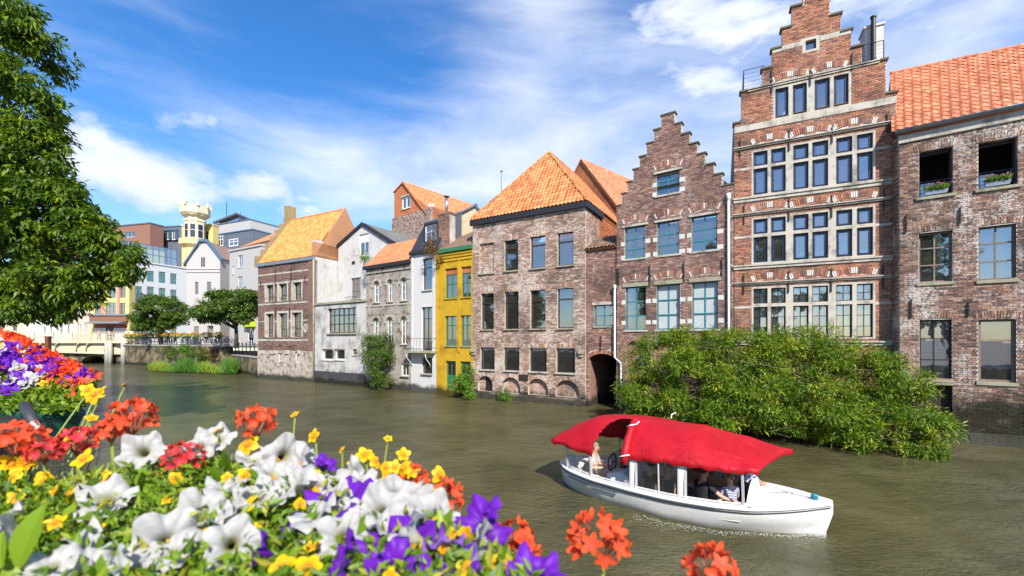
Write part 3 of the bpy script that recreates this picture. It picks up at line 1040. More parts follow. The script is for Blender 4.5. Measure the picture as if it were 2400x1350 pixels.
# ================================================================ tall stepped-gable house of red brick
hK = House('gabled_house', 'tall red brick stepped-gable house with stone bands and dark blue windows', 'house', PC['i'], PC['j'], ROW)
def step_regions(h, L, Rr, base=-.5):
    reg, prev = [], base
    for (xl, yl), (xr, yr) in zip(L, Rr):
        ul, zl = h.uz(xl, yl); ur, zr = h.uz(xr, yr)
        z = (zl + zr) / 2
        reg.append((ul, ur, prev, z)); prev = z
    return reg
regK = step_regions(hK, [(1721, 290), (1737, 212), (1787, 163), (1810, 117), (1833, 68), (1856, 19), (1882, -35)],
                    [(2101, 218), (2077, 146), (2020, 108), (1995, 70), (1970, 33), (1945, -8), (1921, -52)])
wK = []
attic = [(1817, 1848, 208, 274), (1858, 1891, 197, 266), (1909, 1945, 183, 256), (1954, 1989, 174, 247)]
XA = [(1766, 1799), (1807, 1841.5), (1859, 1895), (1903.5, 1941), (1959.5, 1997.5), (2008, 2046)]
rowA = [((354, 388), (393.5, 455)), ((347.5, 381), (388, 450)), ((339, 373), (379, 442)), ((332, 366), (373, 437)), ((322, 358), (364.5, 430)), ((312, 350), (357, 424))]
rowB = [((512.6, 547), (554, 614)), ((509, 543), (551, 612)), ((503, 539), (546.7, 608)), ((498, 535), (542, 606)), ((492, 529), (538, 601.5)), ((486.5, 526), (533, 599))]
rowC = [((674, 711), (719, 789)), ((673.5, 709.6), (718, 789.5)), ((672, 708), (716.5, 790)), ((670.5, 707), (715, 791)), ((668, 706.7), (714, 792)), ((666, 704), (712, 793))]
winK = []
za = [np.mean([hK.uz((a + c) / 2, t)[1] for a, c, t, _ in attic]), np.mean([hK.uz((a + c) / 2, t)[1] for a, c, _, t in attic])]
for a, c, t, t2 in attic:
    q = hK.rect(a, c, t, t2); winK.append((q[0], q[1], za[1], za[0], 'attic'))
for nm, row in (('A', rowA), ('B', rowB), ('C', rowC)):
    zz = [[], [], [], []]
    for (a, c), ((t0, t1), (t2, t3)) in zip(XA, row):
        m = (a + c) / 2
        for l, t in zip(zz, (t0, t1, t2, t3)): l.append(hK.uz(m, t)[1])
    z = [float(np.mean(l)) for l in zz]
    for (a, c) in XA:
        ua = hK.uz(a, 400)[0]; uc = hK.uz(c, 400)[0]
        winK.append((ua, uc, z[1], z[0], nm + 'u')); winK.append((ua, uc, z[3], z[2], nm + 'l'))
tiny = hK.rect(1888, 1913, 93, 116); winK.append((*tiny, 'tiny'))
# every window pair sits in one stone surround
def stone_frame(h, ws, name='stone_frame', m=.075, proud=.012, y=0.0):
    u0, u1 = min(q[0] for q in ws) - m, max(q[1] for q in ws) + m
    z0, z1 = min(q[2] for q in ws) - m * .8, max(q[3] for q in ws) + m
    hs = [(q[0], q[1], q[2], q[3], 0) for q in ws]
    return (u0, u1, z0, z1), wall(h, [(u0, u1, z0, z1)], hs, M['stone'], y=y - proud, thick=.12, name=name, dep=.2)
holesK = []
grp = {}
for q in winK: grp.setdefault(q[4][0], []).append(q)
for k in 'ABC':
    g = sorted(grp[k], key=lambda q: q[0])
    rct, _ = stone_frame(hK, g); holesK.append((*rct, 0))
g = sorted(grp['a'], key=lambda q: q[0])
rct, _ = stone_frame(hK, g); holesK.append((*rct, 0))
rct, _ = stone_frame(hK, grp['t'], m=.11); holesK.append((*rct, 0))
wKo = wall(hK, regK, holesK, M['mo_K'], y=.006, dep=.05)
zK = lambda xa, ya, xb, yb: hK.zline(xa, ya, xb, yb)
bands = [(zK(1724, 302, 2100, 222), .26, .035, 0), (zK(1722, 348, 2086, 286), .10, .07, 1), (zK(1726, 395, 2090, 342), .10, .012, 0), (zK(1726, 466, 2090, 419), .2, .06, 1),
         (zK(1726, 500, 2090, 465), .1, .07, 1), (zK(1726, 554, 2090, 522), .1, .012, 0), (zK(1726, 622, 2090, 600), .17, .06, 1), (zK(1726, 661, 2090, 647), .1, .07, 1),
         (zK(1726, 717, 2090, 708), .1, .012, 0), (zK(1726, 799, 2090, 799), .16, .09, 1)]
holb = list(holesK)
for z, t, pr, dr in bands:
    for a, c in spans_at(regK, [] if pr > .03 else holesK, z - t / 2):
        band(hK, z - t, z, a - (.03 if pr > .05 else 0), c + (.03 if pr > .05 else 0), M['stone'], pr, drip=bool(dr))
    holb.append((-1, 99, z - t, z, 0))
z = zK(1764, 206, 2051, 144); reg = [q for q in regK if q[2] <= z - .1 < q[3]][0]
band(hK, z - .12, z, reg[0] + .25, reg[1] - .2, M['stone'], .05, drip=True); holb.append((reg[0] + .25, reg[1] - .2, z - .12, z, 0))
z = zK(1836, 104, 1966, 77); reg = [q for q in regK if q[2] <= z - .1 < q[3]][0]
for a, c in cut([(reg[0], reg[1])], holesK[-1][0], holesK[-1][1]): band(hK, z - .2, z, a, c, M['stone'], .02); holb.append((a, c, z - .2, z, 0))
# flat relieving arches with stone keys
def karch(pxa, pxb, py, z=None):
    ua = hK.uz(pxa, py)[0]; ub = hK.uz(pxb, py)[0]; zb = z if z else hK.uz((pxa + pxb) / 2, py)[1]
    voussoirs(hK, ua, ub, zb, .12, .22, 19, [M['bk_K'], M['stone_white']], keys=(0, 1, 8, 9, 10, 17, 18), y=.006, proud=.03)
    for k in range(6):
        t = (k + .5) / 6; rise = .12 * math.sin(math.pi * t)
        holb.append((ua + (ub - ua) * k / 6, ua + (ub - ua) * (k + 1) / 6, zb + rise * .7, zb + .2 + rise, 0))
zb1, zb4, zb6 = bands[1][0], bands[4][0], bands[7][0]
za_ = hK.zline(1764, 206, 2051, 144) + .02
for a, c in ((1809, 1896), (1906, 1982)): karch(a, c, 190, za_)
for a, c in ((1763, 1846), (1852, 1947), (1953, 2052)):
    for zz in (zb1, zb4, zb6): karch(a, c, 330, zz + .03)
bricks(hK, wKo, regK, holb, M['bk_K'], L=.205, Hc=.068, gap=.014, individual=300, y=.006, pick=lambda px, py: 20 < py < 740)
for q in winK:
    R4 = q[:4]; k = q[4]
    if k == 'tiny': window(hK, R4, M['frame_navy'], (), (), dep=.1, fr=.05)
    elif k[0] == 'C':
        window(hK, R4, M['frame_brown'], (.5,), (.5,) if k[1] == 'u' else (.34, .67), dep=.12, fr=.04, mw=.022, y=-.012, curtain=[(0, 1, 0, 1)])
    else:
        cur = None; cm = None
        w = window(hK, R4, M['frame_navy'], (), (), dep=.1, fr=.06, y=-.012, curtain=cur)
        u0, u1, z0, z1 = R4                       # opening casement inside the fixed frame
        mb = MB(); f1, f2 = .07, .105
        for a in ((u0 + f1, u0 + f2, z0 + f1, z1 - f1), (u1 - f2, u1 - f1, z0 + f1, z1 - f1), (u0 + f2, u1 - f2, z0 + f1, z0 + f2), (u0 + f2, u1 - f2, z1 - f2, z1 - f1)):
            mb.box(a[0], a[1], .075, .125, a[2], a[3])
        mb.build('casement', M['frame_navy'], w)
shell(hK, hK.w, 7.5, -.5, regK[0][3] - .02, M['mo_K'])
floors(hK, hK.w, 7.5, (zK(1726, 622, 2090, 600) - .05, zK(1726, 466, 2090, 419) - .05, zK(1726, 799, 2090, 799) - .1))
mb = MB(); mb.box(.3, hK.w - .3, 2.6, 2.7, bands[6][0] - .1, bands[4][0]); mb.build('room_wall', M['rustroom'], hK.root)
mid = (regK[-1][0] + regK[-1][1]) / 2
zt = regK[-2][3] - .5
# coping stones on every step
for k, (a, c, z0, z1) in enumerate(regK):
    up_ = regK[k + 1] if k + 1 < len(regK) else (mid, mid, 0, 0)
    for a1, c1 in ((a - .07, up_[0]), (up_[1], c + .07)):
        if c1 - a1 > .08:
            mb = MB(); mb.box(a1, c1, -.06, .36, z1, z1 + .075); mb.build('coping', M['coping'], hK.root)
for side in (0, 1):
    x = 0.0 if side == 0 else hK.w
    pts = [(x, .35, regK[0][3] - .1), (x, 7.5, regK[0][3] - .1), (mid, 7.5, zt), (mid, .35, zt)]
    if side == 0: pts = [(x, 7.5, regK[0][3] - .1), (x, .35, regK[0][3] - .1), (mid, .35, zt), (mid, 7.5, zt)]
    roof_face(hK, pts, M['slate'])
for a in ((1809, 163, 218), (1899, 163, 201), (1997, 126, 164), (1735, 327, 368), (1849.5, 305, 354), (1950, 298, 336), (2080, 267, 313),
          (1744, 481, 526), (1849, 467, 518), (1949, 458, 510), (2070.5, 446, 495), (1743, 644, 690), (1848, 636, 686), (1948, 631, 684), (2069, 624, 677)):
    anchor(hK, *a)
# chimney with flue, roof terrace rails
cu0, cz0 = hK.uz(2027, 143, 1.2); cu1 = hK.uz(2071, 143, 1.2)[0]; cz1 = hK.uz(2050, 62, 1.2)[1]
mb = MB(); mb.box(cu0, cu1, 1.2, 1.9, 12.6, cz1); mb.box(cu0 - .05, cu1 + .05, 1.15, 1.95, cz1, cz1 + .08)
mb.build('chimney', M['stone_white'], hK.root)
fu = hK.uz(2048, 100, 1.0)[0]; fz1 = hK.uz(2048, 40, 1.0)[1]
mb = MB(); mb.tube([(fu, 1.05, 12.9), (fu, 1.05, fz1)], .085, 12); mb.tube([(fu, 1.05, fz1), (fu, 1.05, fz1 + .06)], .11, 12)
for k in range(4): mb.tube([(fu, 1.05, 13.6 + k * .6), (fu, 1.05, 13.64 + k * .6)], .098, 12)
mb.build('flue_pipe', M['board_black'], hK.root, smooth=False)
def rail(h, xs, y0, y1, z0, z1, name='railing'):
    mb = MB()
    for x in xs:
        for yy in (y0, y1): mb.tube([(x, yy, z0), (x, yy, z1)], .018, 5)
    for k in range(5):
        z = z1 - k * (z1 - z0) / 5
        mb.tube([(xs[0], y0, z), (xs[-1], y0, z)], .014 if k == 0 else .005, 4)
        mb.tube([(xs[0], y0, z), (xs[0], y1, z)], .014 if k == 0 else .005, 4)
    return mb.build(name, M['frame_navy'], h.root)
za, zb = hK.uz(1742, 213, .5)[1], hK.uz(1742, 166, .5)[1]
rail(hK, [hK.uz(1743, 200, .5)[0], hK.uz(1790, 200, .5)[0]], .5, 2.0, za, zb)
rail(hK, [hK.uz(2020, 140, .5)[0], hK.uz(2071, 140, .5)[0]], .5, 2.2, hK.uz(2060, 142, .5)[1], hK.uz(2060, 97, .5)[1])

# ================================================================ smaller stepped-gable house with teal windows
hG = House('gabled_house', 'brown brick stepped-gable house with teal windows behind the big green bush', 'house', PC['h'], PC['i'], ROW)
regG = step_regions(hG, [(1442, 485), (1457, 456), (1470, 430), (1484, 400), (1499, 369), (1516, 337), (1533, 305), (1550, 269)],
                    [(1721, 430), (1693, 406), (1673, 381), (1653, 357), (1635, 334), (1616, 312), (1597, 289), (1581, 267)])
regG[0] = (0, hG.w, -.5, regG[0][3])
M['pane_white'] = m_plain('frosted white pane', (0.43, 0.47, 0.47), .15, .06, 2)
gw = [(1539, 1592.6, 403, 454)]
r1 = [(1464.6, 1512.8, 534, 607), (1540.5, 1592, 518, 596), (1621, 1681, 500.5, 585)]
r2 = [(1466, 1514, 672.6, 773), (1539, 1593.6, 666, 772), (1622, 1683, 659, 771)]
def level(h, rows):
    zt = float(np.mean([h.uz((a + c) / 2, t)[1] for a, c, t, _ in rows])); zb = float(np.mean([h.uz((a + c) / 2, t)[1] for a, c, _, t in rows]))
    return [(h.rect(a, c, t, t2)[0], h.rect(a, c, t, t2)[1], zb, zt) for a, c, t, t2 in rows]
WG = [(q, 'g') for q in level(hG, gw)] + [(q, '1') for q in level(hG, r1)] + [(q, '2') for q in level(hG, r2)]
niche = hG.rect(1468, 1516, 798, 905); niche = (niche[0], niche[1], .2, niche[3])
niche2 = (niche[0] + 1.42, niche[1] + 1.5, .2, niche[3])
hoG = [H_(q) for q, _ in WG] + [H_(niche, .42), H_(niche2, .42)]
wG = wall(hG, regG, hoG, M['mo_G'], y=.006, reveal=M['bk_G'])
holb = list(hoG)
for q, k in WG:
    u0, u1, z0, z1 = q
    lint = .17 if k == '2' else .1
    mb = MB(); mb.box(u0 - .13, u1 + .13, -.055, .02, z1 + .002, z1 + lint); mb.build('lintel', M['stone_mossy'] if k == '2' else M['stone'], hG.root)
    holb.append((u0 - .13, u1 + .13, z1, z1 + lint, 0))
    zb = z1 + lint + .07
    voussoirs(hG, u0 - .06, u1 + .06, zb, .13, .26, 15, [M['bk_K'], M['stone_white']], keys=(0, 7, 14), y=.006, g=.17)
    for j in range(8):
        t = (j + .5) / 8; rise = .13 * math.sin(math.pi * t)
        a = u0 - .06 + (u1 - u0 + .12) * j / 8
        holb.append((a, a + (u1 - u0 + .12) / 8, zb + rise * .7, zb + .24 + rise, 0))
    hh = .2
    zsq = [z0 - .02, z0 + (z1 - z0) * .42] if k != '2' else [z0 + (z1 - z0) * .12, z0 + (z1 - z0) * .6]
    for zq in zsq:                                   # pale quoin blocks beside the windows
        for side in (-1, 1):
            ln = .2 if side < 0 else .24
            a = u0 - ln if side < 0 else u1
            mb = MB(); mb.box(a + .004, a + ln - .004, -.024, .02, zq, zq + hh); mb.build('quoin', M['stone_white'], hG.root)
            holb.append((a, a + ln, zq, zq + hh, 0))
    if k == 'g': w = window(hG, q, M['frame_teal'], (.5,), (.33, .66), dep=.12, mw=.05)
    elif k == '1': w = window(hG, q, M['frame_teal'], (.5,), (.3, .62), dep=.12, mw=.05, curtain=[(0, .25, 0, .62)] if u0 < 1 else None)
    else: w = window(hG, q, M['frame_teal'], (.5,), (.33, .66), dep=.12, mw=.05, curtain=None if u0 > 1.2 else [(0, .3, 0, 1)], glass=M['pane_white'] if u0 > 1.2 else None)
    ms = MB(); ms.box(u0 - .1, u1 + .1, -.05, .12, z0 - .09, z0 - .003); ms.build('sill', M['stone'], w)
    holb.append((u0 - .1, u1 + .1, z0 - .09, z0, 0))
bricks(hG, wG, regG, holb, M['bk_G'], L=.2, Hc=.07, gap=.016, individual=300, y=.006, pick=lambda px, py: py < 720)
for q in (niche, niche2):
    mb = MB(); mb.box(q[0], q[1], .16, .2, .2, q[3]); mb.build('niche_wall', M['bk_G'], hG.root)
    voussoirs(hG, q[0] - .01, q[1] + .01, q[3] - .42, .42, .22, 21, [M['bk_G'], M['stone']], y=.006)
q = hG.rect(1493, 1514, 836, 872); window(hG, q, M['frame_teal'], (.5,), (.5,), dep=.09)
for k, (a, c, z0, z1) in enumerate(regG):
    up_ = regG[k + 1] if k + 1 < len(regG) else ((a + c) / 2, (a + c) / 2, 0, 0)
    for a1, c1 in ((a - .05, up_[0]), (up_[1], c + .05)):
        if c1 - a1 > .06:
            mb = MB(); mb.box(a1, c1, -.05, .34, z1, z1 + .06); mb.build('coping', M['coping'], hG.root)
shell(hG, hG.w, 7, -.5, regG[0][3] - .05, M['mo_G'])
floors(hG, hG.w, 7, (3.3, 6.2))
mid = (regG[-1][0] + regG[-1][1]) / 2; zt = regG[-2][3] - .35
for side in (0, 1):
    pts = [(-.0, 7, regG[0][3] - .1), (-.0, .34, regG[0][3] - .1), (mid, .34, zt), (mid, 7, zt)] if side == 0 else \
          [(hG.w, .34, regG[0][3] - .1), (hG.w, 7, regG[0][3] - .1), (mid, 7, zt), (mid, .34, zt)]
    roof_face(hG, pts, M['slate'])
for a in ((1450, 628, 668), (1523, 622, 668), (1603, 615, 662), (1692, 608, 648), (1523, 815, 848)): anchor(hG, *a)
# rain pipes
u, z1 = hG.uz(1708.5, 470); _, z0 = hG.uz(1708.5, 900)
mb = MB(); mb.tube([(u, -.09, -.2), (u, -.09, z1)], .05, 10); mb.lathe([(.05, 0), (.09, .12), (.09, .3), (.0, .3)], 10, (u, -.1, z1 - .02))
for k in range(5): mb.tube([(u, -.09, 1 + k * 1.6), (u, -.09, 1.05 + k * 1.6)], .062, 10)
mb.build('drain_pipe', M['pipe_white'], hG.root, smooth=True)
u, z1 = hG.uz(1442.5, 676); u2, zj = hG.uz(1457, 850); zj1 = hG.uz(1442.5, 838)[1]
mb = MB(); mb.tube([(u, -.1, z1), (u, -.1, zj1), (u2, -.12, zj), (u2, -.12, -.1)], .045, 10); mb.lathe([(.05, 0), (.085, .1), (.085, .22)], 10, (u, -.1, z1 - .05))
mb.build('drain_pipe', M['pipe_white'], hG.root, smooth=True)

# ================================================================ low brick link with the water arch
hL = House('gate_house', 'narrow low brick house with dark water arch and small teal window', 'house', PC['g'], PC['h'], ROW)
zLt = hL.zline(1372, 590, 1441, 578)
qw = hL.rect(1391.5, 1436, 714, 764.6)
qa = (hL.uz(1379, 880)[0], hL.w - .02, -.5, hL.uz(1412, 829)[1])
regL = [(0.02, hL.w - .02, -.5, zLt)]
hoL = [H_(qw), (qa[0], qa[1] - .03, qa[2], qa[3], .28)]
wL = wall(hL, regL, hoL, M['mo_G'], y=.09, dep=.3, reveal=M['bk_G'])
bricks(hL, wL, regL, hoL + [(qa[0], qa[1], qa[3] - .2, qa[3] + .2, .15)], M['bk_G'], L=.2, Hc=.07, y=.09)
voussoirs(hL, qa[0] - .02, qa[1] - .02, qa[3] - .28, .28, .2, 24, [M['bk_K'], M['stone']], y=.09, proud=.03)
w = window(hL, qw, M['frame_teal'], (.5,), (.5,), y=.09, dep=.08, mw=.05, sill=M['stone_mossy'])
mb = MB(); mb.box(qw[0] - .12, qw[1] + .1, .04, .11, qw[3], qw[3] + .14); mb.build('lintel', M['stone'], hL.root)
for x in (0.03, hL.w - .05):
    mb = MB(); mb.box(x - .03 if x > 1 else x, x + .02 if x > 1 else x + .1, .4, 6, -.5, zLt); mb.build('side_wall', M['bk_G'], hL.root)
mb = MB(); mb.box(0.14, hL.w - .1, 5.8, 6, -.5, zLt); mb.build('rear_wall', M['bk_G'], hL.root)
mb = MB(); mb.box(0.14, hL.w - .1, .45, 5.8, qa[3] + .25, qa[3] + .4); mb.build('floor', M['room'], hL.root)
yb = 1.7; zr = hL.uz(1420, 556, yb)[1]
roof_face(hL, [(0.0, -.06, zLt + .06), (hL.w, -.06, zLt + .06), (hL.w, yb, zr), (0.0, yb, zr)], M['under_tile'], tiles=M['tile_dark'], tw=.2, tl=.28)
mb = MB(); mb.face([(0, yb, zr), (hL.w, yb, zr), (hL.w, 6, zLt), (0, 6, zLt)]); mb.build('roof', M['tile_dark'], hL.root)
anchor(hL, 1408, 790, 822, .09)

# ================================================================ wide brown brick house with the hipped tile roof
hB = House('brick_house', 'wide bleached brown brick house with hipped orange roof and black eaves board', 'house', PC['f'], PC['g'], ROW)
zB = hB.zline(1107, 529, 1367, 488)
rb1 = level(hB, [(1124, 1157, 569.5, 641), (1182, 1214, 562, 634), (1243, 1278, 553, 628), (1306.6, 1344, 544, 622)])
rb2 = level(hB, [(1127.6, 1157, 686, 772), (1182.7, 1215, 683, 771), (1243, 1278.6, 679.6, 770.5), (1306, 1344, 674, 769)])
rb3 = level(hB, [(1126, 1159, 815, 865.5), (1181, 1217, 815, 868), (1241, 1281, 816, 871.5), (1304, 1347.5, 817, 875)])
arB = [hB.rect(1120, 1154, 881, 927), hB.rect(1176, 1219, 883, 932), hB.rect(1237.5, 1284, 887, 936), hB.rect(1302, 1357, 893, 942)]
zat = float(np.mean([q[3] for q in arB])); arB = [(q[0], q[1], .42, zat) for q in arB]
regB = [(0, hB.w, -.5, zB)]
hoB = [H_(q) for q in rb1 + rb2 + rb3] + [H_(q, .55) for q in arB]
wB = wall(hB, regB, hoB, M['mo_B'], y=.006, reveal=M['stone'], dep=.2)
bricks(hB, wB, regB, hoB, M['bk_B'], L=.2, Hc=.07, gap=.016, y=.006)
for i, q in enumerate(rb1 + rb2 + rb3):
    u0, u1, z0, z1 = q
    voussoirs(hB, u0 - .1, u1 + .1, z1 + .005, .04, .22, 16, [M['bk_B'], M['stone']], y=.006)
    if i == 0:
        mb = MB(); mb.box(u0, u1, .1, .2, z0, z1); o = mb.build('blocked_window', M['bk_B'], hB.root)
        bricks(hB, o, [(u0, u1, z0, z1)], [], M['bk_B'], L=.2, Hc=.07, y=.1)
        mb = MB(); mb.box(u0 - .1, u1 + .1, -.08, .1, z0 - .08, z0 - .003); mb.build('sill', M['stone_mossy'], o)
        continue
    rows = (.72,) if i < 8 else ()
    window(hB, q, M['frame_brown'], (), rows, dep=.13, fr=.06, mw=.07, glass=M['glass_dim'] if i > 3 else M['glass'], sill=M['stone_mossy'] if i < 8 else M['stone'], sillp=.1)
for i, q in enumerate(arB):
    mb = MB(); mb.box(q[0], q[1], .2, .25, .3, q[3]); o = mb.build('arch_infill', M['bk_B'], hB.root)
    voussoirs(hB, q[0] - .01, q[1] + .01, q[3] - .55, .55, .22, 26, [M['bk_B'], M['stone']], y=.006, proud=.03)
    if i == 0:
        a = hB.uz(1136, 900)[0]
        mb = MB(); mb.prism([(a, .45), (q[1] - .02, .45), (q[1] - .02, q[3] - .5), (q[1] - .2, q[3] - .2), (a + .2, q[3] - .02), (a, q[3] - .03)], .14, .2); mb.build('door', M['frame_black'], hB.root)
mb = MB(); a = hB.rect(1217, 1238, 878, 892); mb.box(a[0], a[1], -.06, .0, a[2], a[3]); o = mb.build('plaque', M['frame_brown'], hB.root)
mb = MB(); mb.box(a[0] + .06, a[1] - .06, -.066, -.058, a[2] + .05, a[3] - .05); mb.build('plaque_face', M['wood_dark'], o)
for x in (hB.uz(1098 + 12, 815)[0], hB.uz(1362, 812)[0]):
    mb = MB(); mb.box(x - .14, x + .14, -.16, .0, 2.78, 3.0); mb.box(x - .1, x + .1, -.1, .0, 2.6, 2.78); mb.build('corbel', M['stone_mossy'], hB.root)
mb = MB(); mb.prism([(-.02, -.3), (hB.w + .02, -.3), (hB.w + .02, .36), (-.02, .36)], -.12, .0); mb.build('plinth', M['pl_base'], hB.root)
shell(hB, hB.w, 8, -.5, zB, M['mo_B']); floors(hB, hB.w, 8, (3.3, 6.2))
# brick skin of the visible flank
mb = MB(); rr = random.Random(2)
for k in range(int((zB - 5.5) / .07)):
    z = 5.5 + k * .07; yy = .02 + (k % 2) * .1
    while yy < 7.5:
        orange = yy > 2.1
        mb.box(hB.w - .003, hB.w + .012 + rr.uniform(0, .005), yy, yy + .187, z, z + .058, rr.random(), skip='l', mi=1 if orange else 0); yy += .2
o = mb.build('brickwork', [M['bk_B'], M['bk_O']], [c for c in hB.root.children if c.name.startswith('side_wall')][-1]); o['kind'] = 'stuff'
# eaves board and roof
ev = zB
mb = MB(); mb.box(-.12, hB.w + .14, -.16, .0, ev, ev + .3); mb.box(hB.w, hB.w + .14, .0, 2.6, ev, ev + .3); mb.build('eaves_board', M['board_black'], hB.root)
ap = D(1287, 359, 26.4); apl = hB.loc(ap)
rb = Vector((apl.x, 8, apl.z))
ez = ev + .3
A_, B_, A2, B2 = Vector((-.1, -.14, ez)), Vector((hB.w + .12, -.14, ez)), Vector((-.1, 8.2, ez)), Vector((hB.w + .12, 8.2, ez))
ro = roof_face(hB, [A_, B_, apl], M['under_tile'], tiles=M['tile_B'], individual=300, tw=.235, tl=.27)
roof_face(hB, [B_, B2, rb, apl], M['under_tile'], tiles=M['tile_B'], tw=.235, tl=.27, seed=5)
roof_face(hB, [A2, A_, apl, rb], M['under_tile'], tiles=M['tile_B'], tw=.235, tl=.27, seed=6)
for e in (A_, B_): ridge_tiles(hB, e.lerp(apl, .02) + Vector((0, 0, .05)), apl + Vector((0, 0, .06)), M['tile_B'], ro, .085, .3)
ridge_tiles(hB, apl + Vector((0, 0, .05)), rb + Vector((0, 0, .05)), M['tile_B'], ro, .09, .3)
u, z0 = hB.uz(1175, 470, 3.0); z1 = hB.uz(1175, 402, 3.0)[1]
mb = MB(); mb.tube([(u, 3, z0 - 1.5), (u, 3, z1)], .03, 6); mb.tube([(u - .1, 3, z1), (u + .14, 3, z1)], .03, 6); mb.ball((u, 3, z1 + .03), .06)
mb.build('mast', M['lead'], hB.root)

# ================================================================ yellow house
hY = House('yellow_house', 'narrow ochre yellow brick house with green window frames', 'house', PC['e'], PC['f'], ROW)
zY = hY.zline(1030, 593, 1104, 585)
ry1 = level(hY, [(1043, 1071, 628, 699), (1081, 1104, 625, 696)]); ry2 = level(hY, [(1043, 1070, 740, 811), (1080, 1104, 739, 811)])
ry3 = level(hY, [(1044.5, 1068, 846.5, 915), (1078, 1103, 847, 912)])
hoY = [H_(q) for q in ry1 + ry2 + ry3]
wall(hY, [(0.01, hY.w - .01, -.5, zY)], hoY, M['yellow_wall'], dep=.2)
for i, q in enumerate(ry1 + ry2 + ry3):
    u0, u1, z0, z1 = q
    if i < 2:
        zp = z1 - .38
        mb = MB(); mb.box(u0, u1, .1, .22, zp, z1); mb.build('brick_panel', M['bk_O'], hY.root)
        window(hY, (u0, u1, z0, zp), M['frame_green'], (.5,), (.6,), dep=.12, mw=.06, sill=M['yellow_wall'])
    elif i < 4: window(hY, q, M['frame_green'], (.5,), (.68,), dep=.12, mw=.06, sill=M['stone_mossy'], curtain=[(.02, .98, 0, .4)])
    else:
        mb = MB(); mb.box(u0, u1, .14, .19, z0, z1); o = mb.build('door', M['frame_green'], hY.root)
        m2 = MB(); m2.box(u0 + .1, (u0 + u1) / 2 - .04, .13, .139, z0 + .9, z1 - .15); m2.box((u0 + u1) / 2 + .04, u1 - .1, .13, .139, z0 + .9, z1 - .15); m2.build('pane', M['glass'], o)
        m3 = MB(); m3.box(u0 + .1, (u0 + u1) / 2 - .04, .125, .139, z0 + .1, z0 + .75); m3.box((u0 + u1) / 2 + .04, u1 - .1, .125, .139, z0 + .1, z0 + .75); m3.build('panel', M['frame_green'], o)
for z in (zY - .12, zY - .3, zY - .52): band(hY, z - .07, z, 0.02, hY.w - .02, M['yellow_wall'], .05, name='moulding')
for x in (.08, hY.uz(1076, 700)[0]):
    mb = MB(); mb.box(x - .07, x + .07, -.05, .01, ry2[0][2] - .4, zY - .6); mb.build('pilaster', M['yellow_wall'], hY.root)
shell(hY, hY.w - .02, 7, -.5, zY, M['yellow_wall'], x0=.01); floors(hY, hY.w, 7, (3.2, 6.0))
mb = MB(); mb.box(.28, hY.w + .02, -.14, .1, zY, zY + .24); mb.build('gutter', M['frame_green'], hY.root)
yb = 1.6; zr = hY.uz(1080, 552, yb)[1]
roof_face(hY, [(0, -.02, zY + .2), (hY.w, -.02, zY + .2), (hY.w, yb, zr + .35), (0, yb, zr - .2)], M['tile_dark'])

# ================================================================ narrow pale house with the slate mansard
hN = House('narrow_house', 'narrow pale grey house with dark slate mansard and iron balcony', 'house', PC['d'], PC['e'], ROW)
zN = hN.zline(963, 598, 1021, 590)
qn = [hN.rect(991, 1013, 606, 679), hN.rect(989, 1013, 720, 822), hN.rect(989, 1013, 838, 876)]
wall(hN, [(0.01, hN.w - .01, -.5, zN)], [H_(q) for q in qn], M['narrow_wall'], dep=.2)
window(hN, qn[0], M['frame_brown'], (), (.72,), dep=.12, sill=M['narrow_wall'], sillp=.09)
window(hN, qn[1], M['frame_brown'], (.5,), (.74,), dep=.12, arch=0)
window(hN, qn[2], M['frame_brown'], (.5,), (), dep=.12, sill=M['stone_mossy'], sillp=.12, glass=M['glass_dim'])
for q in (qn[0], qn[1]):
    mb = MB(); mb.box(q[0] - .12, q[0] - .02, -.03, .01, q[2], q[3] + .12); mb.box(q[1] + .02, q[1] + .1, -.03, .01, q[2], q[3] + .12); mb.box(q[0] - .02, q[1] + .02, -.03, .01, q[3] + .01, q[3] + .12); mb.build('surround', M['narrow_wall'], hN.root)
mb = MB(); mb.box(.1, .2, -.04, .01, 3.0, zN); mb.box(hN.w - .28, hN.w - .06, -.05, .01, 3.0, zN - .3); mb.build('pilaster', M['narrow_wall'], hN.root)
zb = qn[1][2]
bal = MB(); bal.box(-.1, hN.w - .02, -.55, .0, zb - .14, zb - .02); bo = bal.build('balcony', M['stone_mossy'], hN.root)
mb = MB()
for k in range(9):
    x = -.08 + (hN.w + .04) * k / 8; mb.tube([(x, -.52, zb - .02), (x, -.52, zb + .82)], .01, 4)
mb.tube([(-.08, -.52, zb + .82), (hN.w - .04, -.52, zb + .82)], .016, 5); mb.tube([(-.08, -.52, zb + .82), (-.08, .0, zb + .82)], .014, 5); mb.tube([(hN.w - .04, -.52, zb + .82), (hN.w - .04, .0, zb + .82)], .014, 5)
mb.build('railing', M['iron'], bo)
mb = MB()
for x in (.1, hN.w - .5): mb.tube([(x, -.5, zb - .14), (x, -.42, zb - .5), (x, -.1, zb - .85), (x, .0, zb - 1.1)], .03, 6)
mb.build('bracket', M['stone_white'], bo, smooth=True)
shell(hN, hN.w - .02, 7, -.5, zN, M['narrow_wall'], x0=.01); floors(hN, hN.w, 7, (3.1, 6.0))
mb = MB(); mb.box(-.04, hN.w + .04, -.16, .1, zN, zN + .2); mb.build('gutter', M['board_black'], hN.root)
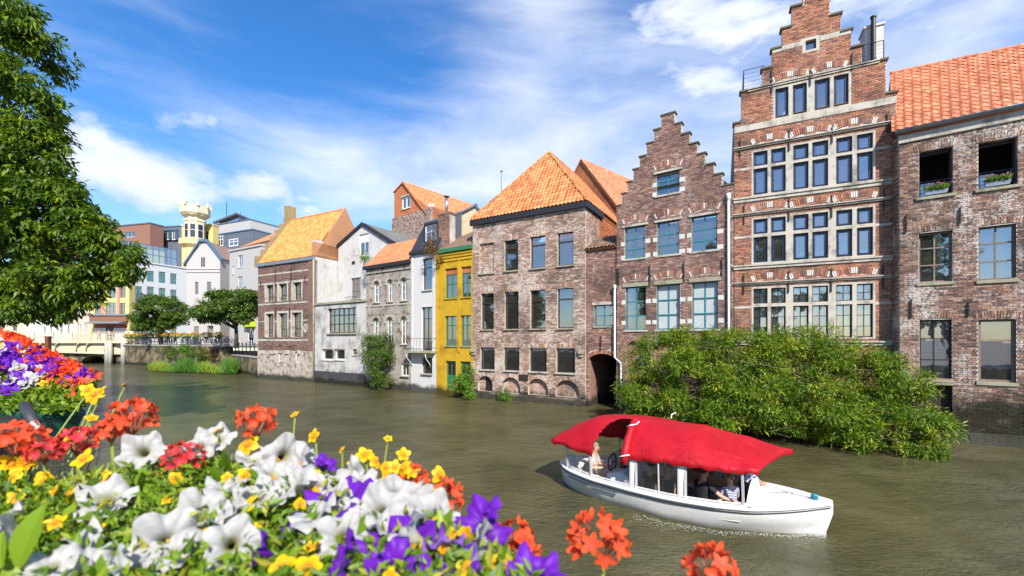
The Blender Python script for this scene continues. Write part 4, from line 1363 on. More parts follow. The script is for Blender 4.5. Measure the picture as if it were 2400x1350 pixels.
# mansard: steep lower slope, shallow upper slope running back to a cream gable
z1 = zN + 2.55; yk = 1.35
roof_face(hN, [(-.02, -.05, zN + .2), (hN.w + .02, -.05, zN + .2), (hN.w + .02, yk, z1), (-.02, yk, z1)], M['slate_dark'])
zt = z1 + .9; yt = 3.0
roof_face(hN, [(-.02, yk, z1), (hN.w + .02, yk, z1), (hN.w + .02, yt, zt), (-.02, yt, zt)], M['slate'])
mb = MB()
for x in (-.02, hN.w + .02):
    mb.face([(x, -.05, zN + .2), (x, yk, z1), (x, yt, zt), (x, 6.5, zt), (x, 6.5, zN + .2)]) 
mb.face([(-.02, yt, zt), (hN.w + .02, yt, zt), (hN.w + .02, 6.5, zt - .3), (-.02, 6.5, zt - .3)])
mb.build('gable', M['slate'], hN.root)
q = hN.rect(996, 1022, 527, 566, .3)
mb = MB(); mb.box(q[0] - .12, q[1] + .1, .3, 1.3, q[3] + .02, q[3] + .2); mb.box(q[0] - .12, q[0], .32, 1.3, q[2], q[3] + .02); mb.box(q[1], q[1] + .1, .32, 1.3, q[2], q[3] + .02)
do = mb.build('dormer', M['slate_dark'], hN.root)
window(hN, q, M['frame_white'], (.5,), (.6,), y=.3, dep=.05, parent=do)
# cream gable wall of the house behind, brick chimney with steel flue
cg = House('rear_house', 'cream plastered gable with slate roof behind the yellow house', 'house', D(1048, 0, 30.5), D(1134, 0, 28.9))
def pg(px, py, y=0): return cg.uz(px, py, y)
pts = [pg(1046, 600), pg(1134, 600), pg(1134, 505), pg(1117, 482), pg(1084, 500), pg(1062, 540)]
mb = MB(); mb.prism(pts, 0, .3); mb.build('gable', m_paintwall('cream render', (0.62, 0.50, 0.33), (0.3, 0.24, 0.16), 0.5, 0.75, 0.7, brick=False, damp=0, dscale=2), cg.root)
top = [pts[5], pts[4], pts[3], pts[2]]
mb = MB()
for (a, c) in zip(top, top[1:]):
    mb.prism([(a[0] - .05, a[1] - .02), (c[0] + .05, c[1] - .02), (c[0] + .05, c[1] + .12), (a[0] - .05, a[1] + .12)], -.12, .02)
mb.build('verge', M['lead'], cg.root)
mb = MB()
for (a, c) in zip(top, top[1:]):
    mb.face([(a[0], .02, a[1] + .1), (c[0], .02, c[1] + .1), (c[0] - 2.2, 5, c[1] + .1), (a[0] - 2.2, 5, a[1] + .1)])
mb.build('roof', M['slate'], cg.root)
ch = House('brick_chimney', 'brown brick chimney with shiny steel flue above the slate mansard', 'chimney', D(1026, 0, 28.4), D(1054, 0, 27.9))
qc = ch.rect(1026, 1054, 498, 576)
mb = MB(); mb.box(0, ch.w, 0, .6, qc[2] - .4, qc[3] - .12); so = mb.build('stack', M['mo_G'], ch.root)
bricks(ch, so, [(0, ch.w, qc[2] - .4, qc[3] - .12)], [], M['bk_G'], L=.2, Hc=.07)
mb = MB(); mb.box(-.05, ch.w + .05, -.05, .65, qc[3] - .12, qc[3]); mb.build('cap', M['bk_G'], ch.root)
fz = ch.uz(1041, 458)[1]
mb = MB(); mb.tube([(ch.w * .5, .3, qc[3]), (ch.w * .5, .3, fz)], .1, 12); mb.build('flue_pipe', m_plain('polished steel', (0.6, 0.62, 0.65), 0.25, 0.1, 4, metal=0.9), ch.root, smooth=True)
mb = MB(); mb.lathe([(.0, .12), (.2, .05), (.21, .02), (.2, .0), (.0, .0)], 14, (ch.w * .5, .3, fz)); mb.build('flue_cap', M['lead'], ch.root)

# ================================================================ grey house with round-arched windows
hA = House('arched_house', 'decayed grey stucco house with round-arched white windows and salmon tile roof', 'house', PC['c'], PC['d'], ROW)
zA = hA.zline(858, 632, 962, 619)
ra1 = level(hA, [(876, 890, 658, 709), (908, 921, 656, 706), (939, 954, 654, 704)])
ra2 = level(hA, [(875, 890, 744, 806), (906, 921, 745, 807), (939, 954, 744, 806)])
qs = hA.rect(940, 958, 852, 881); qd = hA.rect(877, 900, 850, 890)
hoA = [H_(q, (q[1] - q[0]) / 2) for q in ra1 + ra2] + [H_(qs), H_(qd)]
wall(hA, [(0.01, hA.w - .01, -.5, zA)], hoA, M['arch_wall'], dep=.2)
for q in ra1 + ra2:
    rs = (q[1] - q[0]) / 2
    window(hA, q, M['frame_white'], (.5,), (.38, .7), dep=.12, fr=.05, mw=.04, arch=rs, sill=M['stone'], sillp=.08)
    voussoirs(hA, q[0] - .05, q[1] + .05, q[3] - rs + .0, rs + .05, .14, 13, [M['stone'], M['stone']], keys=(6,), proud=.06)
    for x in (q[0] - .16, q[1] + .04):
        mb = MB(); mb.box(x, x + .12, -.09, .0, q[3] - rs - .06, q[3] - rs + .08); mb.build('impost', M['stone'], hA.root)
for k in range(4):
    x = hA.uz((866, 899, 930, 958)[k], 700)[0]
    mb = MB(); mb.box(x - .09, x + .09, -.06, .01, ra2[0][3] + .25, ra1[0][3] - .1); mb.box(x - .14, x + .14, -.1, .01, ra1[0][3] - .1, ra1[0][3] + .08)
    mb.build('pilaster', M['arch_wall'], hA.root)
band(hA, ra1[0][2] - .3, ra1[0][2] - .2, .02, hA.w - .02, M['stone'], .05)
band(hA, zA - .34, zA - .22, .02, hA.w - .02, M['arch_wall'], .08)
window(hA, qs, M['frame_white'], (.5,), (), dep=.1, sill=M['stone_mossy'], sillp=.12)
mb = MB(); mb.box(qd[0], qd[1], .16, .2, qd[2], qd[3]); mb.build('door', M['wood_dark'], hA.root)
shell(hA, hA.w - .02, 7, -.5, zA, M['arch_wall'], x0=.01); floors(hA, hA.w, 7, (3.0, 5.6))
mb = MB(); mb.box(-.14, hA.w - .01, -.22, .05, zA, zA + .24); mb.build('gutter', M['board_black'], hA.root)
yb = 1.9; zr = .5 * (hA.uz(896, 578, yb)[1] + hA.uz(972, 565, yb)[1])
ro = roof_face(hA, [(-.05, -.12, zA + .22), (hA.w, -.12, zA + .22), (hA.w, yb, zr), (-.05, yb, zr)], M['under_tile'], tiles=M['tile_A'], tw=.22, tl=.24)
mb = MB(); mb.face([(-.05, yb, zr), (hA.w, yb, zr), (hA.w, 7, zA), (-.05, 7, zA)]); mb.build('roof', M['tile_A'], hA.root)

# ================================================================ brick house with the bright orange roof, at the far end of the row
hH = House('brick_house', 'purple brown brick house with bright orange tile roof at the far end of the row', 'house', PC['a'], PC['b'], ROW)
zH = hH.zline(604, 624, 735, 611)
rh1 = level(hH, [(624, 641, 668, 707), (653.5, 673, 665, 704.5), (687, 706.5, 662, 703)]); rh2 = level(hH, [(624, 641, 735, 790), (653, 674, 734, 789.5), (685, 707, 733, 790)])
hoH = [H_(q) for q in rh1 + rh2]
zbase = hH.zline(605, 822, 735, 822)
smal = [hH.rect(653, 662, 827, 847), hH.rect(693, 702, 825, 849)]
wH = wall(hH, [(0, hH.w, zbase, zH)], hoH, M['mo_H'], y=.006, reveal=M['stone'], dep=.3)
wall(hH, [(0, hH.w, -.5, zbase)], [H_(q) for q in smal], M['pl_base'], y=-.06, dep=.2, name='base_wall')
holb = list(hoH)
for (xa, ya, xb, yb_, t) in ((606, 643, 720, 633, .13), (606, 666, 722, 654, .12), (606, 711, 722, 707, .14), (606, 752, 722, 750, .1), (606, 795, 722, 795, .16)):
    z = hH.zline(xa, ya, xb, yb_)
    for a, c in spans_at([(0.05, hH.w - .7, -.5, zH)], hoH, z - t / 2): band(hH, z - t, z, a, c, M['stone'], .02)
    holb.append((0.05, hH.w - .7, z - t, z, 0))
for q in rh1 + rh2:
    for a, c, z0, z1 in ((q[0] - .22, q[0], q[2], q[3]), (q[1], q[1] + .14, q[2], q[3]), (q[0] - .22, q[1] + .14, q[3], q[3] + .2)):
        mb = MB(); mb.box(a, c, -.025, .01, z0 + .002, z1 - .002); mb.build('surround', M['stone'], hH.root); holb.append((a, c, z0, z1, 0))
bricks(hH, wH, [(0, hH.w, zbase, zH)], holb, M['bk_H'], L=.22, Hc=.075, y=.006)
for q in rh1 + rh2: window(hH, q, M['frame_brown'], (.5,), (.33,), dep=.26, fr=.06, mw=.05, sill=M['stone_mossy'], curtain=[(0, .35, 0, 1)] if q in rh1 else None)
for q in smal: window(hH, q, M['frame_white'], (.5,), (.5,), y=-.06, dep=.1, fr=.04)
for a, c in ((617, 640), (646, 672), (677, 703)):
    ua, zz = hH.uz(a, 821); ub = hH.uz(c, 821)[0]
    voussoirs(hH, ua, ub, zz + .05, .42, .18, 13, [M['bk_H'], M['stone']], proud=.06)
    for x in (ua, ub):
        mb = MB(); mb.box(x - .13, x + .13, -.16, .0, zz - .3, zz + .02); mb.build('corbel', M['stone'], hH.root)
mb = MB(); mb.box(hH.w - .68, hH.w, -.07, .0, zbase, zH); po = mb.build('pilaster', M['bk_H'], hH.root)
u, z = hH.uz(717, 769)
mb = MB(); ring = MB()
for k in range(16):
    t0, t1 = 2 * math.pi * k / 16, 2 * math.pi * (k + 1) / 16
    f = lambda t, q: (u + (.16 + q) * math.cos(t), z + (.26 + q) * math.sin(t))
    ring.prism([f(t0, 0), f(t0, .12), f(t1, .12), f(t1, 0)], -.05, .02)
ov = ring.build('oval_window', M['stone'], hH.root)
mb.face([(u + .16 * math.cos(2 * math.pi * k / 16), -.02, z + .26 * math.sin(2 * math.pi * k / 16)) for k in range(16)]); mb.build('pane', M['glass_dim'], ov)
mb = MB(); mb.box(-.02, hH.w + .02, -.14, .06, zH, zH + .26); mb.build('gutter', M['lead'], hH.root)
for a in ((646, 632, 672), (683, 628, 664), (716, 645, 664), (612, 660, 675), (646, 724, 745), (680, 722, 742)): anchor(hH, *a)
mb = MB(); x = hH.w + .06; mb.tube([(x, -.1, -.1), (x, -.1, zH)], .07, 8); mb.build('drain_pipe', M['stone_mossy'], hH.root, smooth=True)
# roof with brick gables
zr = .5 * (hH.uz(656, 521, 3.2)[1] + hH.uz(786, 498, 3.2)[1]); yr = 3.2
e = zH + .26
ro = roof_face(hH, [(.1, -.1, e), (hH.w - .05, -.1, e), (hH.w - .05, yr, zr), (.1, yr, zr)], M['under_tile'], tiles=M['tile_H'], tw=.23, tl=.3)
roof_face(hH, [(hH.w - .05, 2 * yr, e), (.1, 2 * yr, e), (.1, yr, zr), (hH.w - .05, yr, zr)], M['tile_H'])
ridge_tiles(hH, (.1, yr, zr + .05), (hH.w - .05, yr, zr + .05), M['tile_H'], ro, .09, .33)
zs_ = hH.uz(792, 574.5, 2.4)[1]
mb = MB()
for a in (hH.w - .3,):
    mb.face([(hH.w, 0, -.5), (hH.w, 2 * yr, -.5), (hH.w, 2 * yr, zs_), (hH.w, 0, zs_)])
    mb.face([(hH.w - .3, 0, -.5), (hH.w - .3, 2 * yr, -.5), (hH.w - .3, 2 * yr, zs_), (hH.w - .3, 0, zs_)][::-1])
mb.build('side_wall', M['white_wall'], hH.root)
def gpoly(x, mat, name):
    m_ = MB(); pts = [(0, e + .02), (.25, e + .4), (yr, zr + .16), (2 * yr - .25, e + .4), (2 * yr, e), (2 * yr, zs_ - .2), (0, zs_ - .2)]
    P = [(x, a, c) for a, c in pts]; Q = [(x - .3, a, c) for a, c in pts]
    m_.face(P[::-1]); m_.face(Q)
    for i in range(len(P)): j = (i + 1) % len(P); m_.face([P[i], P[j], Q[j], Q[i]])
    return m_.build(name, mat, hH.root)
gpoly(hH.w + .012, m_paintwall('warm brown brick gable', (0.5, 0.24, 0.12), (0.33, 0.2, 0.12), 0.45, 0.7, 0.7, damp=0), 'gable')
# stepped left gable seen on edge
M['coping_tan'] = m_paintwall('tan lichened brick', (0.36, 0.26, 0.13), (0.15, 0.11, 0.06), 0.45, 0.7, 0.7, damp=0)
n = 7
for k in range(n):
    ya, yb_ = yr * k / n, yr * (k + 1) / n
    z1 = e + .75 + (zr + .2 - e) * k / n
    mb = MB(); mb.box(-.42, .28, ya - (.1 if k == 0 else 0), 2 * yr - ya, z1 - (zr - e) / n - .3, z1); mb.build('gable_step', M['coping_tan'], hH.root)
mb = MB(); mb.box(-.32, .25, yr - .45, yr + .45, zr - .3, hH.uz(654, 491, 3.2)[1]); mb.build('chimney', M['coping_tan'], hH.root)
mb = MB(); mb.box(0, .3, .3, 2 * yr, -.5, e); mb.build('side_wall', M['mo_H'], hH.root)
mb = MB(); mb.box(.3, hH.w - .3, 2 * yr - .3, 2 * yr, -.5, e); mb.build('rear_wall', M['mo_H'], hH.root)
floors(hH, hH.w, 6.4, (3.0, 6.0))

# ================================================================ white gabled house set back behind its white river wing
P0w = hH.world(hH.w, 2.4, 0); dW = Vector((1.5, -1.0)).normalized()
hW = House('white_house', 'limewashed white house with black-edged gable and wide studio window over the water', 'house', PC['b'], PC['c'], ROW)
yS = 2.35
zF = hW.zline(741, 716, 857, 706)
big = hW.rect(768, 835, 722, 780); low = [hW.rect(754, 780, 818, 844), hW.rect(783, 808, 818, 844)]; sm = hW.rect(826, 836, 818, 832)
hoW = [H_(big), H_(low[0]), H_(low[1]), H_(sm)]
wall(hW, [(0.09, hW.w, -.5, zF)], hoW, M['white_low'], dep=.3)
window(hW, big, M['frame_brown'], (1 / 6, 2 / 6, .5, 4 / 6, 5 / 6), (.36, .72), dep=.2, fr=.06, mw=.07, sill=M['stone_mossy'], sillp=.12, sillh=.12, curtain=[(0, 1, 0, .7)], cmat=M['blind'])
for q in low: window(hW, q, M['frame_white'], (), (), dep=.16, fr=.1, sill=M['stone'], sillp=.06)
window(hW, sm, M['frame_worn'], (), (), dep=.1, sill=M['stone'])
mb = MB(); mb.box(.08, hW.w - .01, -.05, -.003, -.4, .95); mb.build('plinth', m_paintwall('blackened plinth', (0.05, 0.055, 0.065), (0.13, 0.1, 0.06), 0.48, 0.66, 0.8, damp=.5, dscale=2.2), hW.root)
band(hW, zF, zF + .16, .0, hW.w + .03, M['stone_mossy'], .1, name='parapet')
mb = MB(); mb.box(.05, hW.w, .02, yS, zF - .2, zF - .02); mb.build('flat_roof', M['lead'], hW.root)
mb = MB(); mb.box(.1, .3, .31, 6, -.5, zF - .22); mb.box(hW.w - .2, hW.w, .31, 6, -.5, zF - .22); mb.build('side_wall', M['white_low'], hW.root)
mb = MB(); mb.box(.3, hW.w - .2, 5.8, 6, -.5, zF - .22); mb.build('rear_wall', M['white_low'], hW.root)
# the recessed gabled part
U = lambda px, py: hW.uz(px, py, yS)
att = hW.rect(842, 864, 548, 599, yS); md = hW.rect(823, 845, 651, 700, yS); sq = hW.rect(825, 832, 612, 620, yS)
lx, lz = U(793, 575); px_, pz_ = U(850, 525); rx, rz = U(917, 567)
zg = min(lz, rz)
wall(hW, [(lx, rx, zF - .3, att[2])], [H_(md), H_(sq)], M['white_wall'], y=yS, dep=.2, name='upper_wall')
# gable field around the attic window
def topz(x): return lz + (pz_ - lz) * (x - lx) / (px_ - lx) if x < px_ else pz_ + (rz - pz_) * (x - px_) / (rx - px_)
gm = MB()
for a, c in ((lx, att[0]), (att[1], rx)):
    xs = [a, c] if not (a < px_ < c) else [a, px_, c]
    gm.prism([(a, att[2]), (c, att[2])] + [(x, topz(x)) for x in reversed(xs)], yS, yS + .3)
xs = [att[0]] + ([px_] if att[0] < px_ < att[1] else []) + [att[1]]
gm.prism([(att[0], att[3]), (att[1], att[3])] + [(x, topz(x)) for x in reversed(xs)], yS, yS + .3)
gm.build('gable', M['white_wall'], hW.root)
w = window(hW, att, M['frame_white'], (.5,), (.62,), y=yS, dep=.1, fr=.06)
mb = MB(); mb.box(att[0] + .06, att[1] - .06, yS + .09, yS + .11, att[2] + (att[3] - att[2]) * .62, att[3] - .06); mb.build('blind', M['frame_white'], w)
window(hW, md, M['frame_worn'], (.5,), (.38, .7), y=yS, dep=.12, fr=.06, mw=.06, sill=M['stone'])
mb = MB(); mb.box(sq[0], sq[1], yS - .02, yS + .05, sq[2], sq[3]); mb.build('vent', M['frame_black'], hW.root)
mb = MB()
for (a, za), (c, zc) in (((lx - .1, lz - .02), (px_, pz_ + .06)), ((px_, pz_ + .06), (rx + .2, rz - .05))):
    mb.prism([(a, za - .18), (c, zc - .18), (c, zc + .06), (a, za + .06)], yS - .14, yS + .3)
mb.build('verge', M['board_black'], hW.root)
roof_face(hW, [(rx + .2, yS - .1, rz), (rx + .2, yS + 6, rz), (px_, yS + 6, pz_ + .1), (px_, yS - .1, pz_ + .1)], m_paintwall('grey fibre slates', (0.17, 0.17, 0.16), (0.08, 0.08, 0.07), 0.4, 0.7, 0.7, damp=0, bw=.4, bh=.25), lift=0)
roof_face(hW, [(lx - .1, yS + 6, lz), (lx - .1, yS - .1, lz), (px_, yS - .1, pz_ + .1), (px_, yS + 6, pz_ + .1)], M['slate'])
mb = MB(); mb.box(lx, rx, yS + 5.7, yS + 6, zF, zg); mb.box(rx - .25, rx, yS + .3, yS + 5.7, zF - .3, zg); mb.build('rear_wall', M['white_wall'], hW.root)
mb = MB()
x0, x1 = md[0] - .15, md[1] + .1
for k in range(9): x = x0 + (x1 - x0) * k / 8; mb.tube([(x, yS - .5, zF), (x, yS - .5, zF + .75)], .012, 4)
mb.tube([(x0, yS - .5, zF + .75), (x1, yS - .5, zF + .75)], .018, 4); mb.build('railing', M['iron'], hW.root)

# ================================================================ roofs rising behind the row
hO = House('rear_house', 'orange brick gable tower with small white window on old rubble wall', 'house', D(920, 0, 41), D(1000, 0, 37.6))
q = hO.rect(942, 962, 461, 489); sx0, sz0 = hO.uz(925, 512); ex0 = hO.uz(1004, 540)[0]
lx_, tz = hO.uz(924, 450); apx, apz = hO.uz(944, 430); rz_ = hO.uz(1000, 505)
mb_ = MB()
def tz_(x): return tz + (apz - tz) * (x - lx_) / (apx - lx_) if x < apx else apz + (rz_[1] - apz) * (x - apx) / (rz_[0] - apx)
for a, c, za in ((lx_, q[0], sz0), (q[1], ex0, sz0)):
    xs = sorted({a, c, *([apx] if a < apx < c else [])}); mb_.prism([(a, za), (c, za)] + [(x, max(za + .01, tz_(x))) for x in reversed(xs)], 0, .3)
mb_.prism([(q[0], q[3]), (q[1], q[3])] + [(x, tz_(x)) for x in ((q[1], apx, q[0]) if q[0] < apx < q[1] else (q[1], q[0]))], 0, .3)
mb_.prism([(q[0], sz0), (q[1], sz0), (q[1], q[2]), (q[0], q[2])], 0, .3)
mb_.build('gable', m_paintwall('orange brick gable', (0.55, 0.19, 0.075), (0.36, 0.13, 0.06), 0.45, 0.7, 0.7, damp=0, bstr=.6), hO.root)
window(hO, q, M['frame_white'], (.5,), (), dep=.05, fr=.12, mw=.14, sill=M['stone'])
mb = MB(); mb.box(q[0] - .15, q[1] + .15, -.05, .0, q[3] + .02, q[3] + .2); mb.build('lintel', M['stone'], hO.root)
mb = MB(); mb.box(lx_ - .3, ex0 + .3, -.06, .3, 4, sz0); mb.build('lower_wall', m_paintwall('rubble of brick and stone', (0.40, 0.30, 0.25), (0.12, 0.06, 0.045), 0.44, 0.58, 0.85, damp=0, brick=False, dscale=5, bstr=1.0, streak=0.0), hO.root)
mb = MB(); mb.box(lx_, lx_ + .3, .3, 6, 4, tz); mb.box(ex0 - .3, ex0, .3, 6, 4, sz0 + .2); mb.build('side_wall', M['bk_O'], hO.root)
ydp = 9.0
roof_face(hO, [(rz_[0] + .1, -.1, rz_[1]), (rz_[0] + .1, ydp, rz_[1]), (apx, ydp, apz + .1), (apx, -.1, apz + .1)], M['under_tile'], tiles=M['tile_A'], tw=.24, tl=.3)
roof_face(hO, [(lx_ - .1, ydp, tz), (lx_ - .1, -.1, tz), (apx, -.1, apz + .1), (apx, ydp, apz + .1)], M['tile_A'])
for k, px in enumerate((1007, 1014)):
    u, z0 = hO.uz(px, 512, .8); z1 = hO.uz(px, 478, .8)[1]
    mb = MB(); mb.tube([(u, .8, z0 - 1), (u, .8, z1)], .13, 10); mb.build('chimney_pot', M['stone_white'], hO.root)
hQ = House('rear_house', 'steep red orange tiled roof rising between the hipped roof and the stepped gable', 'house', D(1343, 0, 34), D(1440, 0, 31))
a = hQ.uz(1345, 398); c = hQ.uz(1362, 377)
drop = 6.0
pr = [(c[0] - 3.2, c[1] - 3.8), (c[0] + 4.3, c[1] - 5.6), (c[0], c[1])]
mb = MB(); mb.prism([(pr[0][0], 3), (pr[1][0], 3), (pr[1][0], pr[1][1]), pr[2], pr[0]], 0, .3); mb.build('gable', M['bk_O'], hQ.root)
roof_face(hQ, [(pr[1][0], -.1, pr[1][1]), (pr[1][0], 9, pr[1][1]), (pr[2][0], 9, pr[2][1] + .1), (pr[2][0], -.1, pr[2][1] + .1)], M['under_tile'], tiles=M['tile_R'], tw=.24, tl=.3)
roof_face(hQ, [(pr[0][0], 9, pr[0][1]), (pr[0][0], -.1, pr[0][1]), (pr[2][0], -.1, pr[2][1] + .1), (pr[2][0], 9, pr[2][1] + .1)], M['tile_R'])
mb = MB(); mb.box(pr[0][0], pr[1][0], 8.7, 9, 3, pr[1][1]); mb.build('rear_wall', M['bk_O'], hQ.root)

# ---------------------------------------------------------------- water, ground, quays
def m_water():
    m, nb, p = new_mat('murky canal water')
    pos = geo_pos(nb)
    y = nb.n('SeparateXYZ', None, i0=pos).outputs[1]
    a = nb.n('Mapping', None, Vector=pos, Rotation=(0, 0, math.radians(33)), Scale=(1.0, 1.9, 1)).outputs[0]
    big = nb.n('TexNoise', None, Vector=a, Scale=0.85, Detail=3.0, Distortion=0.6).outputs[0]
    med = nb.n('TexNoise', None, Vector=a, Scale=3.2, Detail=3.0, Distortion=0.9).outputs[0]
    fin = nb.n('TexNoise', None, Vector=a, Scale=11.0, Detail=2.0, Distortion=0.5).outputs[0]
    rdg = nb.math('SUBTRACT', 1.0, nb.math('ABSOLUTE', nb.math('MULTIPLY_ADD', nb.n('TexNoise', None, Vector=a, Scale=4.6, Detail=4.0, Roughness=0.6, Distortion=1.4).outputs[0], 4.0, -2.0)))
    med = nb.math('ADD', med, nb.math('ADD', nb.math('MULTIPLY', rdg, 0.3), nb.math('MULTIPLY', nb.math('SUBTRACT', 1.0, nb.math('ABSOLUTE', nb.math('MULTIPLY_ADD', nb.n('TexNoise', None, Vector=a, Scale=1.5, Detail=5.0, Roughness=0.62, Distortion=1.0).outputs[0], 4.0, -2.0))), 0.45)))
    h = nb.math('ADD', nb.math('ADD', nb.math('MULTIPLY', big, 1.0), nb.math('MULTIPLY', med, 0.42)), nb.math('MULTIPLY', fin, 0.2))
    calm = nb.noise(pos, 0.16, 3.0)
    st = nb.n('MapRange', None, Value=calm, From_Min=0.35, From_Max=0.65, To_Min=0.3, To_Max=1.0).outputs[0]
    nb.link(nb.n('Bump', None, Strength=st, Distance=0.15, Height=h).outputs[0], p.inputs['Normal'])
    silt = nb.noise(pos, 0.5, 5.0, 0.6, 0.8)
    nb.link(nb.mix(nb.ramp(silt, [(0.35, 0.0), (0.7, 1.0)]), (0.062, 0.056, 0.022), (0.105, 0.096, 0.045)), p.inputs['Base Color'])
    p.inputs['Roughness'].default_value = 0.04
    p.inputs['IOR'].default_value = 1.33
    return m
M['water'] = m_water()
mb = MB(); mb.face([(-220, -60, 0), (90, -60, 0), (90, 140, 0), (-220, 140, 0)])
tag(mb.build('canal_water', M['water']), kind='structure')
M['ground'] = m_plain('grey street paving', (0.20, 0.185, 0.165), 0.85, 0.2, 1.5, bump=0.2)
# the far bank: behind the row, then along the quay to the bridge
QA = [on_level(296, 853.5), on_level(529, 869), on_level(566, 873), on_level(606, 877)]
qa0, qa1, qa2 = Vector(QA[0][:2]), Vector(QA[1][:2]), Vector(QA[2][:2])
far = [qa0, qa1, Vector((hH.world(0, 1.0, 0))[:2]), Vector(hH.world(hH.w, 7, 0)[:2]), Vector(hB.world(0, 8.2, 0)[:2]), Vector(hG.world(0, 7.2, 0)[:2]), Vector(hK.world(hK.w, 7.6, 0)[:2]), Vector(hR.world(hR.w, 7.2, 0)[:2]), Vector((60, -5))]
zq0 = 2.75
poly = [(p.x, p.y) for p in far] + [(2500, -5), (2500, 3500), (-2500, 3500), (-2500, 100), (-100, 72)]
mb = MB(); mb.face([(x, y, zq0) for x, y in poly])
tag(mb.build('ground', M['ground']), kind='structure')
# quay walls of weathered rubble
M['quay'] = m_paintwall('stained quay masonry', (0.27, 0.215, 0.12), (0.04, 0.037, 0.024), 0.40, 0.58, 0.92, brick=True, damp=0.5, bw=.6, bh=.28, bstr=0.9, dscale=0.9)
M['quay_grey'] = m_paintwall('grey concrete coping', (0.35, 0.33, 0.29), (0.16, 0.15, 0.12), 0.5, 0.7, 0.6, brick=False, damp=0)
hQ1 = House('quay_wall', 'mossy stained quay wall below the parked bicycles', 'wall', qa0, qa1)
mb = MB(); mb.box(0, hQ1.w, 0, .8, -.5, zq0 - .02); mb.build('masonry', M['quay'], hQ1.root)
n = 14
for k in range(n):
    mb = MB(); mb.box(hQ1.w * k / n + .012, hQ1.w * (k + 1) / n - .012, -.1, .6, zq0 - .02, zq0 + .13); mb.build('coping', M['quay_grey'], hQ1.root)
rr = random.Random(8)
st = MB()
z = -.1; row = 0
while z < zq0 - .25:
    hh = rr.uniform(.2, .3); x = rr.uniform(-.4, 0)
    while x < hQ1.w:
        ln = rr.uniform(.4, .9)
        st.box(max(0, x) + .012, min(hQ1.w, x + ln) - .012, -rr.uniform(.01, .05), .01, z + .012, z + hh - .012, rr.random()); x += ln
    z += hh
o = st.build('stones', M['quay'], hQ1.root); o['kind'] = 'stuff'
pE = Vector(hH.world(-.05, .3, 0)[:2])
hQ2 = House('quay_wall', 'dark low landing wall beside the brick house at the end of the row', 'wall', qa1 + Vector((.3, .6)), pE)
mb = MB(); mb.box(0, hQ2.w, 0, .6, -.5, 1.75); mb.build('masonry', M['quay'], hQ2.root)
mb = MB(); mb.box(0, hQ2.w, -.06, .5, 1.75, 1.88); mb.build('coping', M['quay_grey'], hQ2.root)
mb = MB()
for k in range(8):
    x = .3 + (hQ2.w - .6) * k / 7; mb.tube([(x, .3, 1.88), (x, .3, 3.1)], .05, 6); mb.ball((x, .3, 3.15), .08)
for z in (2.3, 2.7, 3.05): mb.tube([(.3, .3, z), (hQ2.w - .3, .3, z)], .025, 5)
mb.build('railing', M['iron'], hQ2.root)
# near quay under the camera, its edge running off to the left under the planters
ed = [(30, -6), (4.0, -.6), (.6, .5), (-3.4, 2.55), (-9, 7.2), (-12.6, 11.2), (-26, 20.5), (-60, 40), (-200, 60)]
mb = MB(); mb.face([(x, y, 1.75) for x, y in [(-2500, -2000), (2500, -2000), (2500, -6)] + ed[:-1] + [(-2500, 60)]])
tag(mb.build('near_quay_ground', M['ground']), kind='structure')
mb = MB()
for (x0, y0), (x1, y1) in zip(ed, ed[1:]): mb.face([(x0, y0, -.5), (x1, y1, -.5), (x1, y1, 1.75), (x0, y0, 1.75)])
tag(mb.build('near_quay_wall', M['quay']), kind='structure')
mb = MB(); mb.zprism([(-11.7, 10.05), (-12.7, 11.2), (-26, 20.4), (-60, 39.5), (-60, 20), (-20, 9)], 1.7, 2.35)
tag(mb.build('bridge_approach_pavement', M['ground']), kind='structure')

# ---------------------------------------------------------------- town beyond the bridge
M['plaster_white'] = m_paintwall('clean white plaster', (0.53, 0.53, 0.53), (0.4, 0.39, 0.38), 0.55, 0.8, 0.4, brick=False, damp=0, bstr=.15)
M['plaster_grey'] = m_paintwall('warm grey plaster', (0.42, 0.40, 0.385), (0.31, 0.29, 0.27), 0.55, 0.8, 0.5, brick=False, damp=0, bstr=.15)
M['plaster_yellow'] = m_paintwall('pale yellow plaster', (0.62, 0.49, 0.19), (0.52, 0.4, 0.2), 0.55, 0.8, 0.4, brick=False, damp=0, bstr=.15)
M['plaster_ochre'] = m_paintwall('ochre plaster', (0.62, 0.47, 0.24), (0.5, 0.35, 0.18), 0.5, 0.8, 0.5, brick=False, damp=0, bstr=.2)
M['cream'] = m_plain('cream stone paint', (0.60, 0.52, 0.34), 0.7, 0.08, 3)
M['pink'] = m_plain('pink pilaster paint', (0.66, 0.22, 0.17), 0.7, 0.08, 3)
M['far_slate'] = m_plain('far blue slate', (0.11, 0.125, 0.155), 0.55, 0.2, 2)
M['steel_blue'] = m_plain('blue steel', (0.07, 0.13, 0.2), 0.4, 0.2, 3)
M['glass_teal'] = m_glass('tinted facade glass', (0.5, 0.72, 0.76), 1.5, 0.1)
M['far_tile'] = m_plain('far orange tiles', (0.58, 0.19, 0.07), 0.8, 0.15, 8, bump=.3)
M['far_brown'] = m_plain('far brown tiles', (0.22, 0.15, 0.12), 0.8, 0.25, 8, bump=.3)
M['far_brick'] = m_paintwall('far red brick', (0.28, 0.14, 0.10), (0.18, 0.09, 0.07), 0.5, 0.75, 0.6, damp=0)
M['beige'] = m_plain('beige plaster', (0.48, 0.38, 0.31), 0.85, 0.1, 2)
ZG = 2.7


